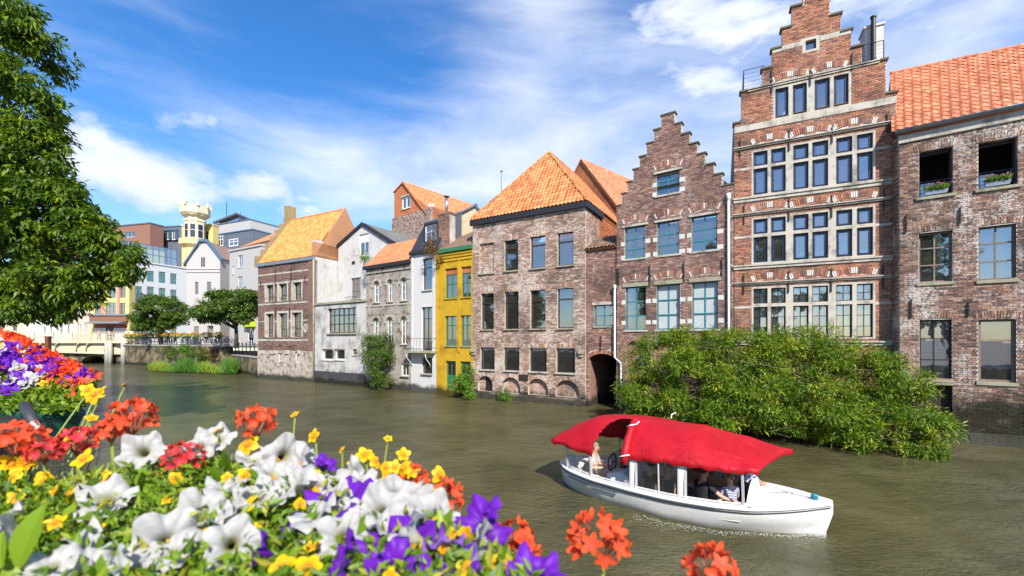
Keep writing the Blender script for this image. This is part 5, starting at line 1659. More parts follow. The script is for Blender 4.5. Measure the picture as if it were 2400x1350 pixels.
def block(name, label, pxl, pxr, dl, dr, tops, mat, dep=8.0, holes=(), cat='house', roof=None, group=None, base=ZG, flat=True):
    """a far building: front wall from pixel columns and depths, flat top through `tops`"""
    h = House(name, label, cat, D(pxl, 0, dl), D(pxr, 0, dr), group)
    z = h.zline(pxl, tops[0], pxr, tops[1])
    hs = [H_(h.rect(*q)) for q in holes]
    wall(h, [(0, h.w, base, z)], hs, mat, dep=.3)
    mb = MB(); mb.box(0, .3, .31, dep, base, z); mb.build('side_wall', mat, h.root)
    mb = MB(); mb.box(h.w - .3, h.w, .31, dep, base, z); mb.build('side_wall', mat, h.root)
    mb = MB(); mb.box(.3, h.w - .3, dep - .3, dep, base, z); mb.build('rear_wall', mat, h.root)
    if flat:
        mb = MB(); mb.box(-.1, h.w + .1, -.15, dep + .1, z, z + .25); mb.build('roof', roof or M['lead'], h.root)
    h.top = z; h.win = [q[:4] for q in hs]
    return h


TOWN = 'buildings beyond the bridge'
# white block with green windows and glass storey
holes = [(317, 333, 634, 657), (344, 361, 635, 660), (372, 388, 637, 663), (399, 414, 641, 666), (317, 333, 671, 690), (344, 361, 672, 692), (372, 388, 675, 694), (399, 414, 679, 697),
         (318, 334, 748, 786), (345, 362, 748, 786), (373, 389, 750, 786), (399, 414, 750, 786)]
bW = block('office_block', 'white building with green windows and glass-walled top storey', 303, 437, 76, 85, (610, 631), M['plaster_white'], 10, holes, 'building', M['plaster_white'], TOWN)
for k, q in enumerate(bW.win): window(bW, q, M['frame_green'], (.5,), (.72,), dep=.12, fr=.1, mw=.1)
p0, p1 = bW.world(-1.6, 2.0, 0), bW.world(bW.w * .93, 2.0, 0)
zt0 = bW.top + .3; zt1 = bW.uz(420, 593, 2.0)[1]; zt1 = .5 * (zt1 + bW.uz(282, 556, 2.0)[1])
gs = MB(); nx = 11; xa, xb = -2.4, bW.w * .94
for k in range(nx + 1): x = xa + (xb - xa) * k / nx; gs.box(x - .05, x + .05, 1.95, 2.05, zt0 - .2, zt1)
for z in (zt0 + .1, (zt0 + zt1) / 2, zt1): gs.box(xa, xb, 1.94, 2.06, z - .05, z + .05)
go = gs.build('glass_storey', M['steel_blue'], bW.root)
for k in range(nx):
    a, c = xa + (xb - xa) * k / nx + .06, xa + (xb - xa) * (k + 1) / nx - .06
    for za, zb in ((zt0 + .16, (zt0 + zt1) / 2 - .06), ((zt0 + zt1) / 2 + .06, zt1 - .06)):
        m_ = MB(); m_.face([(a, 2, za), (c, 2, za), (c, 2, zb), (a, 2, zb)]); m_.build('pane', M['glass_teal'], go)
m_ = MB(); m_.box(xa + .2, xb - .2, 5.2, 5.4, zt0, zt1 - .2); m_.box(xa + .2, xb - .2, 2.6, 5.2, zt0 - .1, zt0); m_.build('inner_wall', M['plaster_ochre'], go)
# yellow shop house with pink pilasters
holes = [(221.6, 237.6, 706, 737), (247, 272, 709, 738), (281, 294, 710, 738), (250, 272, 666, 698), (281, 294.5, 669, 698), (221.6, 237.6, 664, 697)]
bS = block('shop_house', 'yellow shop house with pink pilasters and a long shop sign by the bridge', 212, 302.7, 73.5, 73.5, (645, 645), M['plaster_yellow'], 1.2, holes, 'house', M['far_brown'], TOWN)
for q in bS.win: window(bS, q, M['frame_worn'], (.34, .67), (.3, .65), dep=.12, fr=.08, mw=.06, curtain=[(0, 1, 0, 1)])
for a, c in ((238, 245), (275, 281)):
    q = bS.rect(a, c, 655, 739); mb = MB(); mb.box(q[0], q[1], -.12, .0, q[2], q[3]); mb.build('pilaster', M['pink'], bS.root)
q = bS.rect(216, 302, 740, 754); mb = MB(); mb.box(q[0], q[1], -.5, .0, q[2], q[3]); so = mb.build('shop_sign', m_plain('brown sign board', (0.2, 0.09, 0.045), 0.6, .1), bS.root)
mb = MB(); mb.box(q[0] - .1, q[1] + .1, -.7, .0, q[3], q[3] + .25); mb.build('cornice', M['lead'], bS.root)
q = bS.rect(221, 301, 753, 759); mb = MB(); mb.prism([(q[0], q[2]), (q[1], q[2]), (q[1], q[2] + .12), (q[0], q[2] + .12)], -1.9, -.5); mb.face([(q[0], -.5, q[3]), (q[1], -.5, q[3]), (q[1], -1.9, q[2] + .12), (q[0], -1.9, q[2] + .12)]); mb.build('awning', M['lead'], bS.root)
q = bS.rect(222, 298, 760, 769); mb = MB(); mb.box(q[0], q[1], -.1, -.01, q[2], q[3]); mb.build('fascia', m_plain('dark red fascia', (0.2, 0.02, 0.025), .5), bS.root)
q = bS.rect(222, 298, 769, 806); mb = MB(); mb.box(q[0], q[1], -.08, -.01, q[2], q[3]); mb.build('shop_front', M['plaster_white'], bS.root)
q = bS.rect(250, 267, 764, 806); mb = MB(); mb.box(q[0], q[1], -.16, -.02, q[2], q[3]); mb.build('door', M['frame_brown'], bS.root)
# houses half hidden under the big tree
bT = block('beige_house', 'beige house next to the yellow shop, half hidden by the tree', 172, 212, 74.2, 74.2, (640, 640), M['beige'], 1.2, [(184, 190, 760, 790), (198, 204, 760, 790), (184, 190, 705, 730), (198, 204, 705, 730)], 'house', M['far_brown'], TOWN)
for q in bT.win: window(bT, q, M['frame_white'], (.5,), (.6,), dep=.12, fr=.1)
bV = block('white_house', 'low white house behind the bridge railing under the tree', 62, 172, 78, 75, (722, 722), M['plaster_white'], 9, [(138, 147, 757, 784), (155, 163, 757, 784), (100, 107, 765, 784), (115, 122, 765, 784), (98, 104, 743, 748), (113, 121, 742, 748)], 'house', M['far_slate'], TOWN)
for q in bV.win: window(bV, q, M['frame_white'], (), (.5,), dep=.12, fr=.08)
bX = block('cream_house', 'cream corner house at the left behind the flower mound', -60, 62, 80, 79, (690, 700), M['cream'], 9, [(-5, 8, 740, 775), (30, 40, 740, 775)], 'house', M['far_tile'], TOWN)
for q in bX.win: window(bX, q, M['frame_brown'], (.5,), (.6,), dep=.12, fr=.1)
# red brick block and slate mansard behind
bR = block('brick_block', 'flat-roofed red brick building behind the glass storey', 238, 352, 104, 100, (529, 529), M['far_brick'], 3, [(290, 316, 544, 556)], 'building', M['far_slate'], TOWN)
for q in bR.win: window(bR, q, M['frame_white'], (.33, .66), (), dep=.12, fr=.1)
bM = block('mansard_block', 'dark slate top storey with a row of tall dormer windows', 346, 432, 106, 104, (534, 531), M['far_slate'], 2, [(354, 363, 546, 563), (372, 385, 544, 563), (393, 402, 543, 563), (408, 417, 542, 563)], 'building', M['far_slate'], TOWN)
for q in bM.win:
    window(bM, q, M['frame_white'], (.5,), (), y=-.5, dep=.05, fr=.14, mw=.1)
    mb = MB(); mb.box(q[0] - .25, q[1] + .25, -.75, .0, q[3] + .05, q[3] + .35); mb.box(q[0] - .2, q[0] - .01, -.6, 0, q[2], q[3] + .05); mb.box(q[1] + .01, q[1] + .2, -.6, 0, q[2], q[3] + .05); mb.build('dormer', M['steel_blue'], bM.root)
bN = block('slate_block', 'slate grey building with white-framed windows right of the yellow turret', 496, 592, 104, 98, (537, 556), M['far_slate'], 12, [(509, 523, 551, 577), (536, 558, 559, 577)], 'building', M['steel_blue'], TOWN)
for q in bN.win: window(bN, q, M['frame_white'], (.5,), (.6,), dep=.05, fr=.25, mw=.15)
bP = block('penthouse', 'pale concrete penthouse above the slate building', 494, 586, 110, 104, (513, 533), M['plaster_grey'], 10, [(501, 511, 522, 535)], 'building', M['far_slate'], TOWN, base=20)
for q in bP.win: window(bP, q, M['steel_blue'], (), (), dep=.05, fr=.1)
hT_ = House('roof_pavilion', 'dark glass roof pavilion with a thin mast on the skyline', 'building', D(498, 0, 125), D(553, 0, 116), TOWN)
zz = [hT_.uz(498, 513)[1], hT_.uz(553, 505)[1]]; z = sum(zz) / 2
wl = D(645, 0, 134); q1 = hT_.loc(Vector((wl.x, wl.y, 0)))
mb = MB(); mb.zprism([(0, 0), (hT_.w, 0), (q1.x, q1.y), (q1.x - 20, q1.y + 6)], z - .5, z); mb.build('roof', M['far_slate'], hT_.root)
mb = MB(); mb.zprism([(1.5, 1), (hT_.w - .8, 1), (q1.x - 1, q1.y + .5), (q1.x - 18, q1.y + 7)], 18, z - .5); mb.build('wall', M['far_slate'], hT_.root)
mb = MB(); mb.face([(hT_.w * .2, .95, z - 3), (hT_.w - .8, .95, z - 3.), (hT_.w - .8, .95, z - .6), (hT_.w * .2, .95, z - .6)]); mb.build('pane', M['glass_teal'], hT_.root)
u, z1 = hT_.uz(531, 473, 2); mb = MB(); mb.tube([(u, 2, z), (u, 2, z1)], .1, 5); mb.build('mast', M['iron'], hT_.root)
mb = MB(); u = hT_.uz(560, 500, 2)[0]; mb.tube([(u, 2, z), (u, 2, z + 1.2)], .45, 8); mb.build('vent', M['lead'], hT_.root)
# yellow turret with crown
dT = 88.0
tc = D(457.5, 0, dT); tR = empty('turret', (tc.x, tc.y, 0)); tag(tR, 'cream and yellow octagonal turret with crenellated crown', 'tower')
zT = lambda py: HC + (HY - py) / FPX * dT
rr8 = lambda px: px / FPX * dT / 2
mb = MB(); s8 = 8
mb.lathe([(rr8(46), ZG), (rr8(46), zT(578))], s8); mb.build('lower_shaft', M['plaster_ochre'], tR)
mb = MB(); mb.lathe([(rr8(46), zT(584)), (rr8(62), zT(576)), (rr8(62), zT(563)), (rr8(54), zT(563)), (rr8(42), zT(562))], s8); mb.build('balcony', M['plaster_ochre'], tR)
mb = MB(); mb.lathe([(rr8(41), zT(563)), (rr8(41), zT(523)), (rr8(44), zT(521)), (rr8(44), zT(518)), (rr8(40), zT(516)), (rr8(40), zT(512)), (rr8(52), zT(508)), (rr8(60), zT(503)), (rr8(60), zT(486)), (rr8(56), zT(486)), (rr8(56), zT(498)), (0, zT(498))], s8)
sh = mb.build('shaft', M['cream'], tR)
for k in range(8):
    t = 2 * math.pi * (k + .5) / 8; rad = rr8(41) * math.cos(math.pi / 8)
    m_ = MB()
    for za, zb in ((zT(559), zT(543)), (zT(541), zT(529))):
        m_.box(-.42, .42, -.06, .02, za, zb)
    o = m_.build('window', M['frame_navy'], tR); o.location = (rad * math.cos(t), rad * math.sin(t), 0); o.rotation_euler = (0, 0, t + math.pi / 2)
    m_ = MB(); t2 = 2 * math.pi * k / 8; m_.box(-.3, .3, -.22, .22, zT(488), zT(481)); m_.lathe([(.22, 0), (.1, .25), (.14, .45), (0, .6)], 6, (0, 0, zT(481)))
    o = m_.build('merlon', M['cream'], tR); o.location = (rr8(58) * math.cos(t2), rr8(58) * math.sin(t2), 0); o.rotation_euler = (0, 0, t2)
    m_ = MB(); m_.box(-.3, .3, -.02, .5, zT(508), zT(503)); o = m_.build('corbel', M['plaster_ochre'], tR); o.location = (rr8(50) * math.cos(t), rr8(50) * math.sin(t), 0); o.rotation_euler = (0, 0, t + math.pi / 2)
bU = block('ochre_house', 'ochre house body behind the turret with arched loggia', 426, 499, 91, 90, (529, 529), M['plaster_yellow'], 1.5, [(479, 488, 543, 560)], 'house', M['cream'], TOWN)
for q in bU.win: window(bU, q, M['frame_navy'], (.5,), (.6,), dep=.1, fr=.12)
# grey gabled house and white-grey corner house
hV = House('grey_house', 'warm grey gabled house with twin slit window in the gable', 'house', D(437, 0, 66), D(516, 0, 66), TOWN)
zl = hV.uz(438, 612)[1]; pk = hV.uz(478, 564); zr = hV.uz(512, 602)[1]
tw = hV.rect(472, 475, 603, 625); tw2 = hV.rect(477, 480, 603, 625)
lows = [hV.rect(457, 465, 656, 690), hV.rect(485, 495, 655, 690), hV.rect(455, 466, 765, 795), hV.rect(486, 500, 763, 792)]
zb = zl - 3.2
wall(hV, [(0, hV.w, ZG, zb)], [H_(q) for q in lows], M['plaster_grey'], dep=.3)
mb = MB(); mb.prism([(0, zb), (hV.w, zb), (hV.w, zr - .1), (pk[0] + .5, pk[1]), (pk[0] - .5, pk[1]), (0, zl - .1)], 0, .3); mb.build('gable', M['plaster_grey'], hV.root)
for q in (tw, tw2): window(hV, q, M['frame_black'], (), (), y=-.06, dep=.02, fr=.05, glass=M['frame_black'])
for q in lows: window(hV, q, M['frame_worn'], (.5,), (.6,), dep=.12, fr=.12)
mb = MB(); L_ = [(-.3, zl - .5), (pk[0] - .5, pk[1] + .1), (pk[0] + .5, pk[1] + .1), (hV.w + .3, zr - .4)]
for (a, za), (c, zc) in zip(L_, L_[1:]): mb.prism([(a, za - .3), (c, zc - .3), (c, zc + .1), (a, za + .1)], -.3, .3)
mb.build('verge', M['steel_blue'], hV.root)
for z in (hV.zline(438, 634, 512, 625), hV.zline(438, 641, 512, 632)): band(hV, z - .12, z, 0, hV.w, M['plaster_grey'], .1)
roof_face(hV, [(hV.w + .2, 0, zr - .2), (hV.w + .2, 9, zr - .2), (pk[0], 9, pk[1] + .1), (pk[0], 0, pk[1] + .1)], M['far_brown'])
roof_face(hV, [(-.2, 9, zl - .2), (-.2, 0, zl - .2), (pk[0], 0, pk[1] + .1), (pk[0], 9, pk[1] + .1)], M['far_brown'])
mb = MB(); mb.box(hV.w - .3, hV.w, .31, 9, ZG, zr - .2); mb.build('side_wall', M['plaster_grey'], hV.root)
mb = MB(); mb.box(0, .3, .31, 9, ZG, zl - .3); mb.box(.3, hV.w - .3, 8.7, 9, ZG, zl - .3); mb.build('rear_wall', M['plaster_grey'], hV.root)
bC = block('corner_house', 'pale grey corner house with tall window beside the orange roof', 538, 612, 62, 58, (585, 582), M['plaster_grey'], 8, [(557.6, 568.7, 598, 627), (557, 568, 648, 676), (545, 549, 624, 643), (580, 594, 768, 800)], 'house', M['plaster_grey'], TOWN)
for q in bC.win: window(bC, q, M['frame_white'], (.5,), (.6,), dep=.12, fr=.1, sill=M['stone'])
mb = MB(); q = bC.rect(578, 600, 752, 766); mb.box(q[0], q[1], -.6, -.05, q[2], q[3]); mb.build('shop_sign', m_plain('lime green sign', (0.45, 0.55, 0.02), .5), bC.root)
bD = House('rear_house', 'far orange tiled roof above the pale corner house', 'house', D(560, 0, 72), D(640, 0, 66), TOWN)
za = bD.uz(560, 580)[1]; zb = bD.uz(625, 538, 3)[1]
roof_face(bD, [(0, 0, za), (bD.w, 0, za), (bD.w + .5, 4, zb), (bD.w - 1, 4, zb)], M['far_tile'])
mb = MB(); mb.box(0.2, bD.w - .2, .2, 5, ZG, za); mb.build('wall', M['plaster_grey'], bD.root)

# ---------------------------------------------------------------- bridge
M['bridge'] = m_plain('cream bridge paint', (0.5, 0.43, 0.29), 0.55, 0.12, 2)
bB = House('bridge', 'cream painted road bridge with ornamental iron railing', 'bridge', (-88, 61.5), (-56.2, 62.6))
zd = 3.35
mb = MB(); mb.box(0, bB.w, 0, 8, zd - .22, zd); mb.box(0, bB.w, -.25, .0, zd - .3, zd + .04); mb.build('deck', M['bridge'], bB.root)
x_ = lambda px: bB.uz(px, 810)[0]
# shallow curved girder
mb = MB(); n = 20; xa, xb = x_(-100), x_(258); pts = []
for k in range(n + 1):
    t = k / n; pts.append((xa + (xb - xa) * t, zd - 1.0 - 1.0 * (abs(t - .0)) ** .7 * .95))
mb.prism([(xa, zd - .3)] + pts + [(xb, zd - .3)], .2, .6); mb.build('girder', M['bridge'], bB.root)
mb = MB(); mb.box(x_(255), bB.w, .3, .6, zd - 1.95, zd - .3); mb.build('girder', M['bridge'], bB.root)
for px in (40, 90, 128, 178, 201, 244):
    x = x_(px); mb = MB()
    mb.tube([(x + .55, -.2, zd - .32), (x + .3, -.1, zd - .5), (x, .1, zd - .9), (x - .1, .18, zd - 1.5)], .09, 6); mb.build('bracket', M['bridge'], bB.root, smooth=True)
rz0, rz1 = zd + .04, zd + 1.35
np_ = 12
for k in range(np_):
    xa, xb = bB.w * k / np_, bB.w * (k + 1) / np_
    mb = MB()
    mb.box(xa - .06, xa + .06, -.18, -.06, rz0, rz1 + .06)
    mb.box(xa, xb, -.16, -.08, rz1 - .1, rz1); mb.box(xa, xb, -.15, -.09, rz1 - .3, rz1 - .23); mb.box(xa, xb, -.14, -.1, rz0 + .06, rz0 + .14)
    m = 7
    for j in range(1, m): x = xa + (xb - xa) * j / m; mb.tube([(x, -.12, rz0 + .1), (x, -.12, rz1 - .25)], .04, 4)
    for j in range(m):
        xc = xa + (xb - xa) * (j + .5) / m
        for zc, rad in ((rz0 + .35, .15), (rz0 + .75, .17)):
            mb.tube([(xc + rad * math.cos(t * math.pi / 4), -.12, zc + rad * math.sin(t * math.pi / 4)) for t in range(9)], .038, 4, caps=False)
    mb.build('railing_panel', M['bridge'], bB.root)
for px in (252, 260, 291):
    x = x_(px); mb = MB(); mb.tube([(x, -.1, -.5), (x, -.1, zd - .3)], .32 if px > 270 else .27, 10); mb.build('pier', M['quay_grey'], bB.root, smooth=True)
hD = House('stone_abutment', 'stone abutment with dark low arch under the bridge', 'wall', bB.world(x_(60), .8, 0), bB.world(bB.w + 1, .8, 0))
a, c = hD.uz(190, 850)[0], hD.uz(251, 850)[0]
wall(hD, [(0, hD.w, -.5, 1.55)], [(a, c, -.6, hD.uz(222, 834)[1], 1.1)], M['quay'], dep=3.0, name='masonry')
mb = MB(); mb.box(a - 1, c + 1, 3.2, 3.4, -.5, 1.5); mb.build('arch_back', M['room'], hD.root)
mb = MB(); mb.box(0, hD.w, -.08, .4, 1.55, 1.68); mb.build('coping', M['quay_grey'], hD.root)

# ---------------------------------------------------------------- trees, bushes, reeds
M['leaf_tree'] = m_leaf('deep green leaves', [(0.0, (0.022, 0.055, 0.006)), (0.5, (0.085, 0.165, 0.008)), (0.85, (0.2, 0.28, 0.012)), (1.0, (0.32, 0.34, 0.025))], .42)
M['leaf_mid'] = m_leaf('mid green leaves', [(0.0, (0.035, 0.08, 0.008)), (0.6, (0.09, 0.16, 0.014)), (0.92, (0.13, 0.17, 0.025)), (1.0, (0.25, 0.16, 0.04))], .3)
M['leaf_bush'] = m_leaf('yellow green bush leaves', [(0.0, (0.045, 0.11, 0.010)), (0.4, (0.11, 0.21, 0.012)), (0.75, (0.22, 0.30, 0.016)), (0.95, (0.4, 0.40, 0.035)), (1.0, (0.3, 0.19, 0.09))], .38)
M['leaf_reed'] = m_leaf('fresh reed leaves', [(0.0, (0.05, 0.15, 0.015)), (0.6, (0.12, 0.26, 0.02)), (1.0, (0.28, 0.34, 0.03))], .35)
M['leaf_dry'] = m_leaf('dry brown leaves', [(0.0, (0.12, 0.07, 0.03)), (1.0, (0.28, 0.17, 0.06))], .2)
M['bark'] = m_plain('grey brown bark', (0.075, 0.058, 0.042), 0.9, 0.4, 7, bump=.8)
M['twig'] = m_plain('brown twig', (0.13, 0.095, 0.06), 0.85, 0.3, 12)


def limb(mb, a, c, r0, r1, rng, n=6, sag=.1):
    a, c = Vector(a), Vector(c); L = (c - a).length; pts = []
    off = Vector((rng.uniform(-1, 1), rng.uniform(-1, 1), rng.uniform(-.3, 1))) * L * sag
    for k in range(n + 1):
        t = k / n; pts.append(a.lerp(c, t) + off * math.sin(math.pi * t))
    mb.tube(pts, [r0 + (r1 - r0) * k / n for k in range(n + 1)], 7)
    return pts


def clump_points(lobes, nclump, nleaf, rng, cr, shell=.55, squash=.75, mixt=.55):
    """leaf sprays: clump centres near the lobe skins, leaves gathered round each"""
    vol = np.array([l[3] * l[4] * l[5] for l in lobes]) ** (2 / 3); vol /= vol.sum()
    ids = rng.choice(len(lobes), nclump, p=vol)
    L = np.array([l for l in lobes], float)
    dirs = rng.normal(size=(nclump, 3)); dirs /= np.linalg.norm(dirs, axis=1, keepdims=True)
    rad = shell + (1 - shell) * rng.uniform(0, 1, nclump) ** .6
    cen = L[ids, :3] + dirs * L[ids, 3:6] * rad[:, None]
    pid = np.repeat(np.arange(nclump), nleaf)
    off = rng.normal(size=(len(pid), 3)); off /= np.linalg.norm(off, axis=1, keepdims=True)
    off *= (rng.uniform(0, 1, len(pid)) ** .5)[:, None] * cr
    off[:, 2] *= squash
    P = cen[pid] + off
    out = dirs[pid] * .7 + off / cr * .6
    base = rng.uniform(0, 1, nclump)
    tint = np.clip(base[pid] * mixt + rng.uniform(0, 1, len(pid)) * (1 - mixt), 0, 1)
    return P, out, tint, cen


def sublobes(lobs, n, f, g, up_=.25):
    """break each lobe into rounded leaf masses on its skin"""
    out = []
    for l in lobs:
        for k in range(n):
            d = g.normal(size=3); d[2] += up_; d[1] -= .35; d /= np.linalg.norm(d); q = f * g.uniform(.7, 1.25)
            out.append((l[0] + d[0] * l[3] * .72, l[1] + d[1] * l[4] * .72, l[2] + d[2] * l[5] * .72, l[3] * q, l[4] * q, l[5] * q * .8))
    return out


def lobe(px, py, d, r, rz=None, ry=None):
    p = D(px, py, d); m = d / FPX
    return (p.x, p.y, p.z, r * m, (ry or r) * m, (rz or r) * m)


rng = np.random.default_rng(21)
# the big tree leaning in from the left
lob = [lobe(-20, 20, 15, 85), lobe(30, 120, 15.2, 85), lobe(40, 235, 15, 78), lobe(20, 330, 15, 105), lobe(70, 400, 15, 90), lobe(-60, 200, 17, 150), lobe(-80, 420, 17, 180),
       lobe(60, 480, 15, 110), lobe(135, 480, 14.6, 62), lobe(130, 560, 15, 95), lobe(200, 585, 14.8, 75), lobe(258, 612, 14.6, 54, 46), lobe(300, 632, 14.4, 30, 20), lobe(60, 590, 15.5, 110), lobe(-40, 600, 16, 140),
       lobe(150, 655, 14.8, 85, 55), lobe(185, 685, 14.6, 42, 30), lobe(60, 690, 15.3, 90, 60), lobe(-30, 720, 15.5, 90, 50), lobe(75, 735, 15, 60, 35), lobe(165, 725, 14.7, 30, 26), lobe(-160, 560, 18, 150), lobe(-180, 300, 18, 170)]
tree = empty('broadleaf_tree', (-23.5, 17.5, 1.75)); tag(tree, 'large dense green tree overhanging the canal at the left edge', 'tree')
tm = MB(); prng = random.Random(6)
trunk0 = Vector((0, 0, 0)); fork = Vector((.6, -.4, 4.2))
tm.tube([trunk0 - Vector((0, 0, .3)), (.15, -.1, 1.5), fork, fork + Vector((.4, -.3, 2.5)), fork + Vector((.3, -.4, 6)), fork + Vector((.4, -.2, 10))], [.5, .4, .33, .27, .18, .06], 10)
for l in lob:
    c = Vector(l[:3]) - tree.location
    s = fork + Vector((.3, -.3, min(7, max(0, (c.z - 5) * .45))))
    e = c + Vector((0, 0, -.1))
    pts = limb(tm, s, e, .13, .03, prng, 7)
    for k in range(3):
        f = pts[prng.randrange(3, 7)]
        g = c + Vector((prng.uniform(-1, 1) * l[3], prng.uniform(-1, 1) * l[4], prng.uniform(-1, .8) * l[5])) * .8
        limb(tm, f, g, .03, .008, prng, 4)
tm.build('trunk', M['bark'], tree, smooth=True)
lob += [lobe(75, 90, 15, 38), lobe(95, 250, 15, 45), lobe(100, 320, 15, 42), lobe(120, 400, 14.8, 45), lobe(165, 470, 14.6, 42), lobe(215, 530, 14.6, 44), lobe(255, 575, 14.5, 42), lobe(290, 610, 14.4, 36), lobe(60, 60, 15, 50)]
P, out, tint, cen = clump_points(sublobes(lob, 9, .42, rng), 3300, 28, rng, .3, .62, .6)
P = P - np.array(tree.location)
crown = leaf_cloud('crown', P, out, .235, M['leaf_tree'], tree, droop=.5, spread=.6, aspect=.34, tint=tint, rng=rng)

# two trimmed square trees on the quay
def small_tree(label, px, py_top, py_bot, pxl, pxr, pyb, d, seed):
    g = np.random.default_rng(seed); pr = random.Random(seed)
    b0 = D(px, pyb, d); t = empty('plane_tree', (b0.x, b0.y, ZG + .1)); tag(t, label, 'tree', 'trees on the quay')
    m = d / FPX
    lobs = []
    cx, w = (pxl + pxr) / 2, (pxr - pxl) / 2
    for k in range(20):
        a = pr.uniform(-1, 1); v = pr.uniform(0, 1)
        py = py_bot + (py_top - py_bot) * (.2 + v * .68 * (1 - abs(a) ** 2.2 * .55)); r = w * pr.uniform(.28, .42)
        lobs.append(lobe(cx + a * w * .72, py, d + pr.uniform(-2.2, 2.2), r, r * .62))
    loc = t.location
    mb = MB(); fk = Vector((0, 0, 2.3))
    mb.tube([(0, 0, -.2), (.05, 0, 1.2), fk], [.24, .19, .17], 9)
    for l in lobs: limb(mb, fk + Vector((0, 0, pr.uniform(-.4, .3))), Vector(l[:3]) - loc, .1, .02, pr, 6, .12)
    mb.build('trunk', M['bark'], t, smooth=True)
    P, out, tint, _ = clump_points(sublobes(lobs, 6, .5, g), 1000, 22, g, .36, .55, .6)
    leaf_cloud('crown', P - np.array(loc), out, .28, M['leaf_mid'], t, droop=.35, spread=.8, aspect=.45, tint=tint, rng=g)
small_tree('smaller rounded tree in front of the white building with green windows', 378, 687, 782, 300, 436, 796, 57, 3)
small_tree('larger spreading tree in front of the grey gabled house', 553, 652, 775, 452, 612, 803, 47.5, 4)


def bush(name, label, lobs, stems, nclump, nleaf, cr, size, mat, seed, group=None, droop=.25, aspect=.24, shell=.4, nbr=60, cat='bush', twig_r=.02, lumps=0, lf=.45, mixt=.55):
    g = np.random.default_rng(seed); pr = random.Random(seed)
    b0 = Vector(stems[0]); t = empty(name, b0); tag(t, label, cat, group)
    mb = MB()
    for k in range(nbr):
        s = Vector(stems[k % len(stems)]); l = lobs[k % len(lobs)]
        c = Vector(l[:3]) + Vector((pr.uniform(-1, 1) * l[3], pr.uniform(-1, 1) * l[4], pr.uniform(-1, 1) * l[5])) * .9
        pts = limb(mb, s - b0, c - b0, twig_r, twig_r * .25, pr, 6, .16)
        for j in range(2):
            q = pts[pr.randrange(3, 6)]; limb(mb, q, q + Vector((pr.uniform(-.6, .6), pr.uniform(-.6, .3), pr.uniform(-.5, .4))), twig_r * .4, twig_r * .12, pr, 3, .1)
    mb.build('branches', M['twig'], t, smooth=True)
    P, out, tint, _ = clump_points(sublobes(lobs, lumps, lf, g, .05) if lumps else lobs, nclump, nleaf, g, cr, shell, .8, mixt)
    leaf_cloud('foliage', P - np.array(b0), out, size, mat, t, droop=droop, spread=.75, aspect=aspect, tint=tint, rng=g)
    return t


# the great bush hanging over the water in front of the gabled houses
big = [lobe(1560, 830, 17.2, 75, 55), lobe(1640, 815, 16.8, 85, 60), lobe(1740, 815, 16.4, 95, 55), lobe(1850, 830, 16.0, 100, 60), lobe(1940, 830, 15.6, 85, 50), lobe(2020, 880, 15.0, 85, 60), lobe(2080, 900, 14.6, 70, 65),
       lobe(1520, 905, 16.5, 75, 60), lobe(1620, 890, 15.8, 100, 70), lobe(1740, 890, 15.4, 110, 70), lobe(1860, 900, 15.0, 110, 65), lobe(1980, 950, 14.4, 100, 50), lobe(2110, 985, 13.6, 85, 45), lobe(2170, 1010, 13.2, 55, 35),
       lobe(1500, 940, 16.6, 50, 30), lobe(1640, 950, 15.2, 80, 30), lobe(1760, 950, 14.8, 90, 32), lobe(1890, 960, 14.5, 90, 30), lobe(2080, 1015, 13.4, 90, 35), lobe(1475, 915, 17.5, 35, 30), lobe(1510, 860, 17.2, 45, 50), lobe(1570, 935, 16, 60, 40), lobe(1700, 985, 14.9, 70, 20), lobe(1820, 995, 14.5, 70, 22), lobe(1960, 1000, 14.2, 70, 30), lobe(2140, 1045, 13.0, 60, 18), lobe(2040, 1040, 13.3, 60, 18), lobe(1600, 975, 15.6, 60, 18), lobe(1530, 960, 16.2, 45, 20), lobe(2150, 935, 13.8, 35, 40),
       lobe(1885, 790, 15.9, 35, 35), lobe(1950, 800, 15.6, 30, 35), lobe(1600, 790, 17, 40, 22), lobe(1690, 785, 16.7, 50, 25)]
stems = [hG.world(2.2, -.2, .5), hG.world(3.6, -.2, .5), hG.world(4.8, -.2, .5), hK.world(1.5, -.4, .5), hK.world(3, -.4, .5), hK.world(4.4, -.5, .5), hK.world(4.9, -.9, .4)]
bush('butterfly_bush', 'huge yellow green bush spilling over the water below the gabled houses', big, stems, 3900, 22, .22, .15, M['leaf_bush'], 31, nbr=320, droop=.12, shell=.6, lumps=11, lf=.4, twig_r=.026, mixt=.8)
# earth and old stone kerb the bush roots in
mb = MB(); p = [hG.world(1.6, -1.1, 0), hK.world(2, -2.0, 0), hR.world(-.3, -.9, 0), hR.world(.9, -.55, 0), hR.world(.9, 0, 0), hK.world(4.9, .2, 0), hK.world(0, .2, 0), hG.world(1.6, .2, 0)]
mb.zprism([(q.x, q.y) for q in p], -.5, .32); tag(mb.build('bank_ledge', m_paintwall('damp mossy ledge', (0.12, 0.11, 0.05), (0.035, 0.035, 0.015), 0.42, 0.62, 0.8, brick=False, damp=.25, dscale=2)), kind='structure')
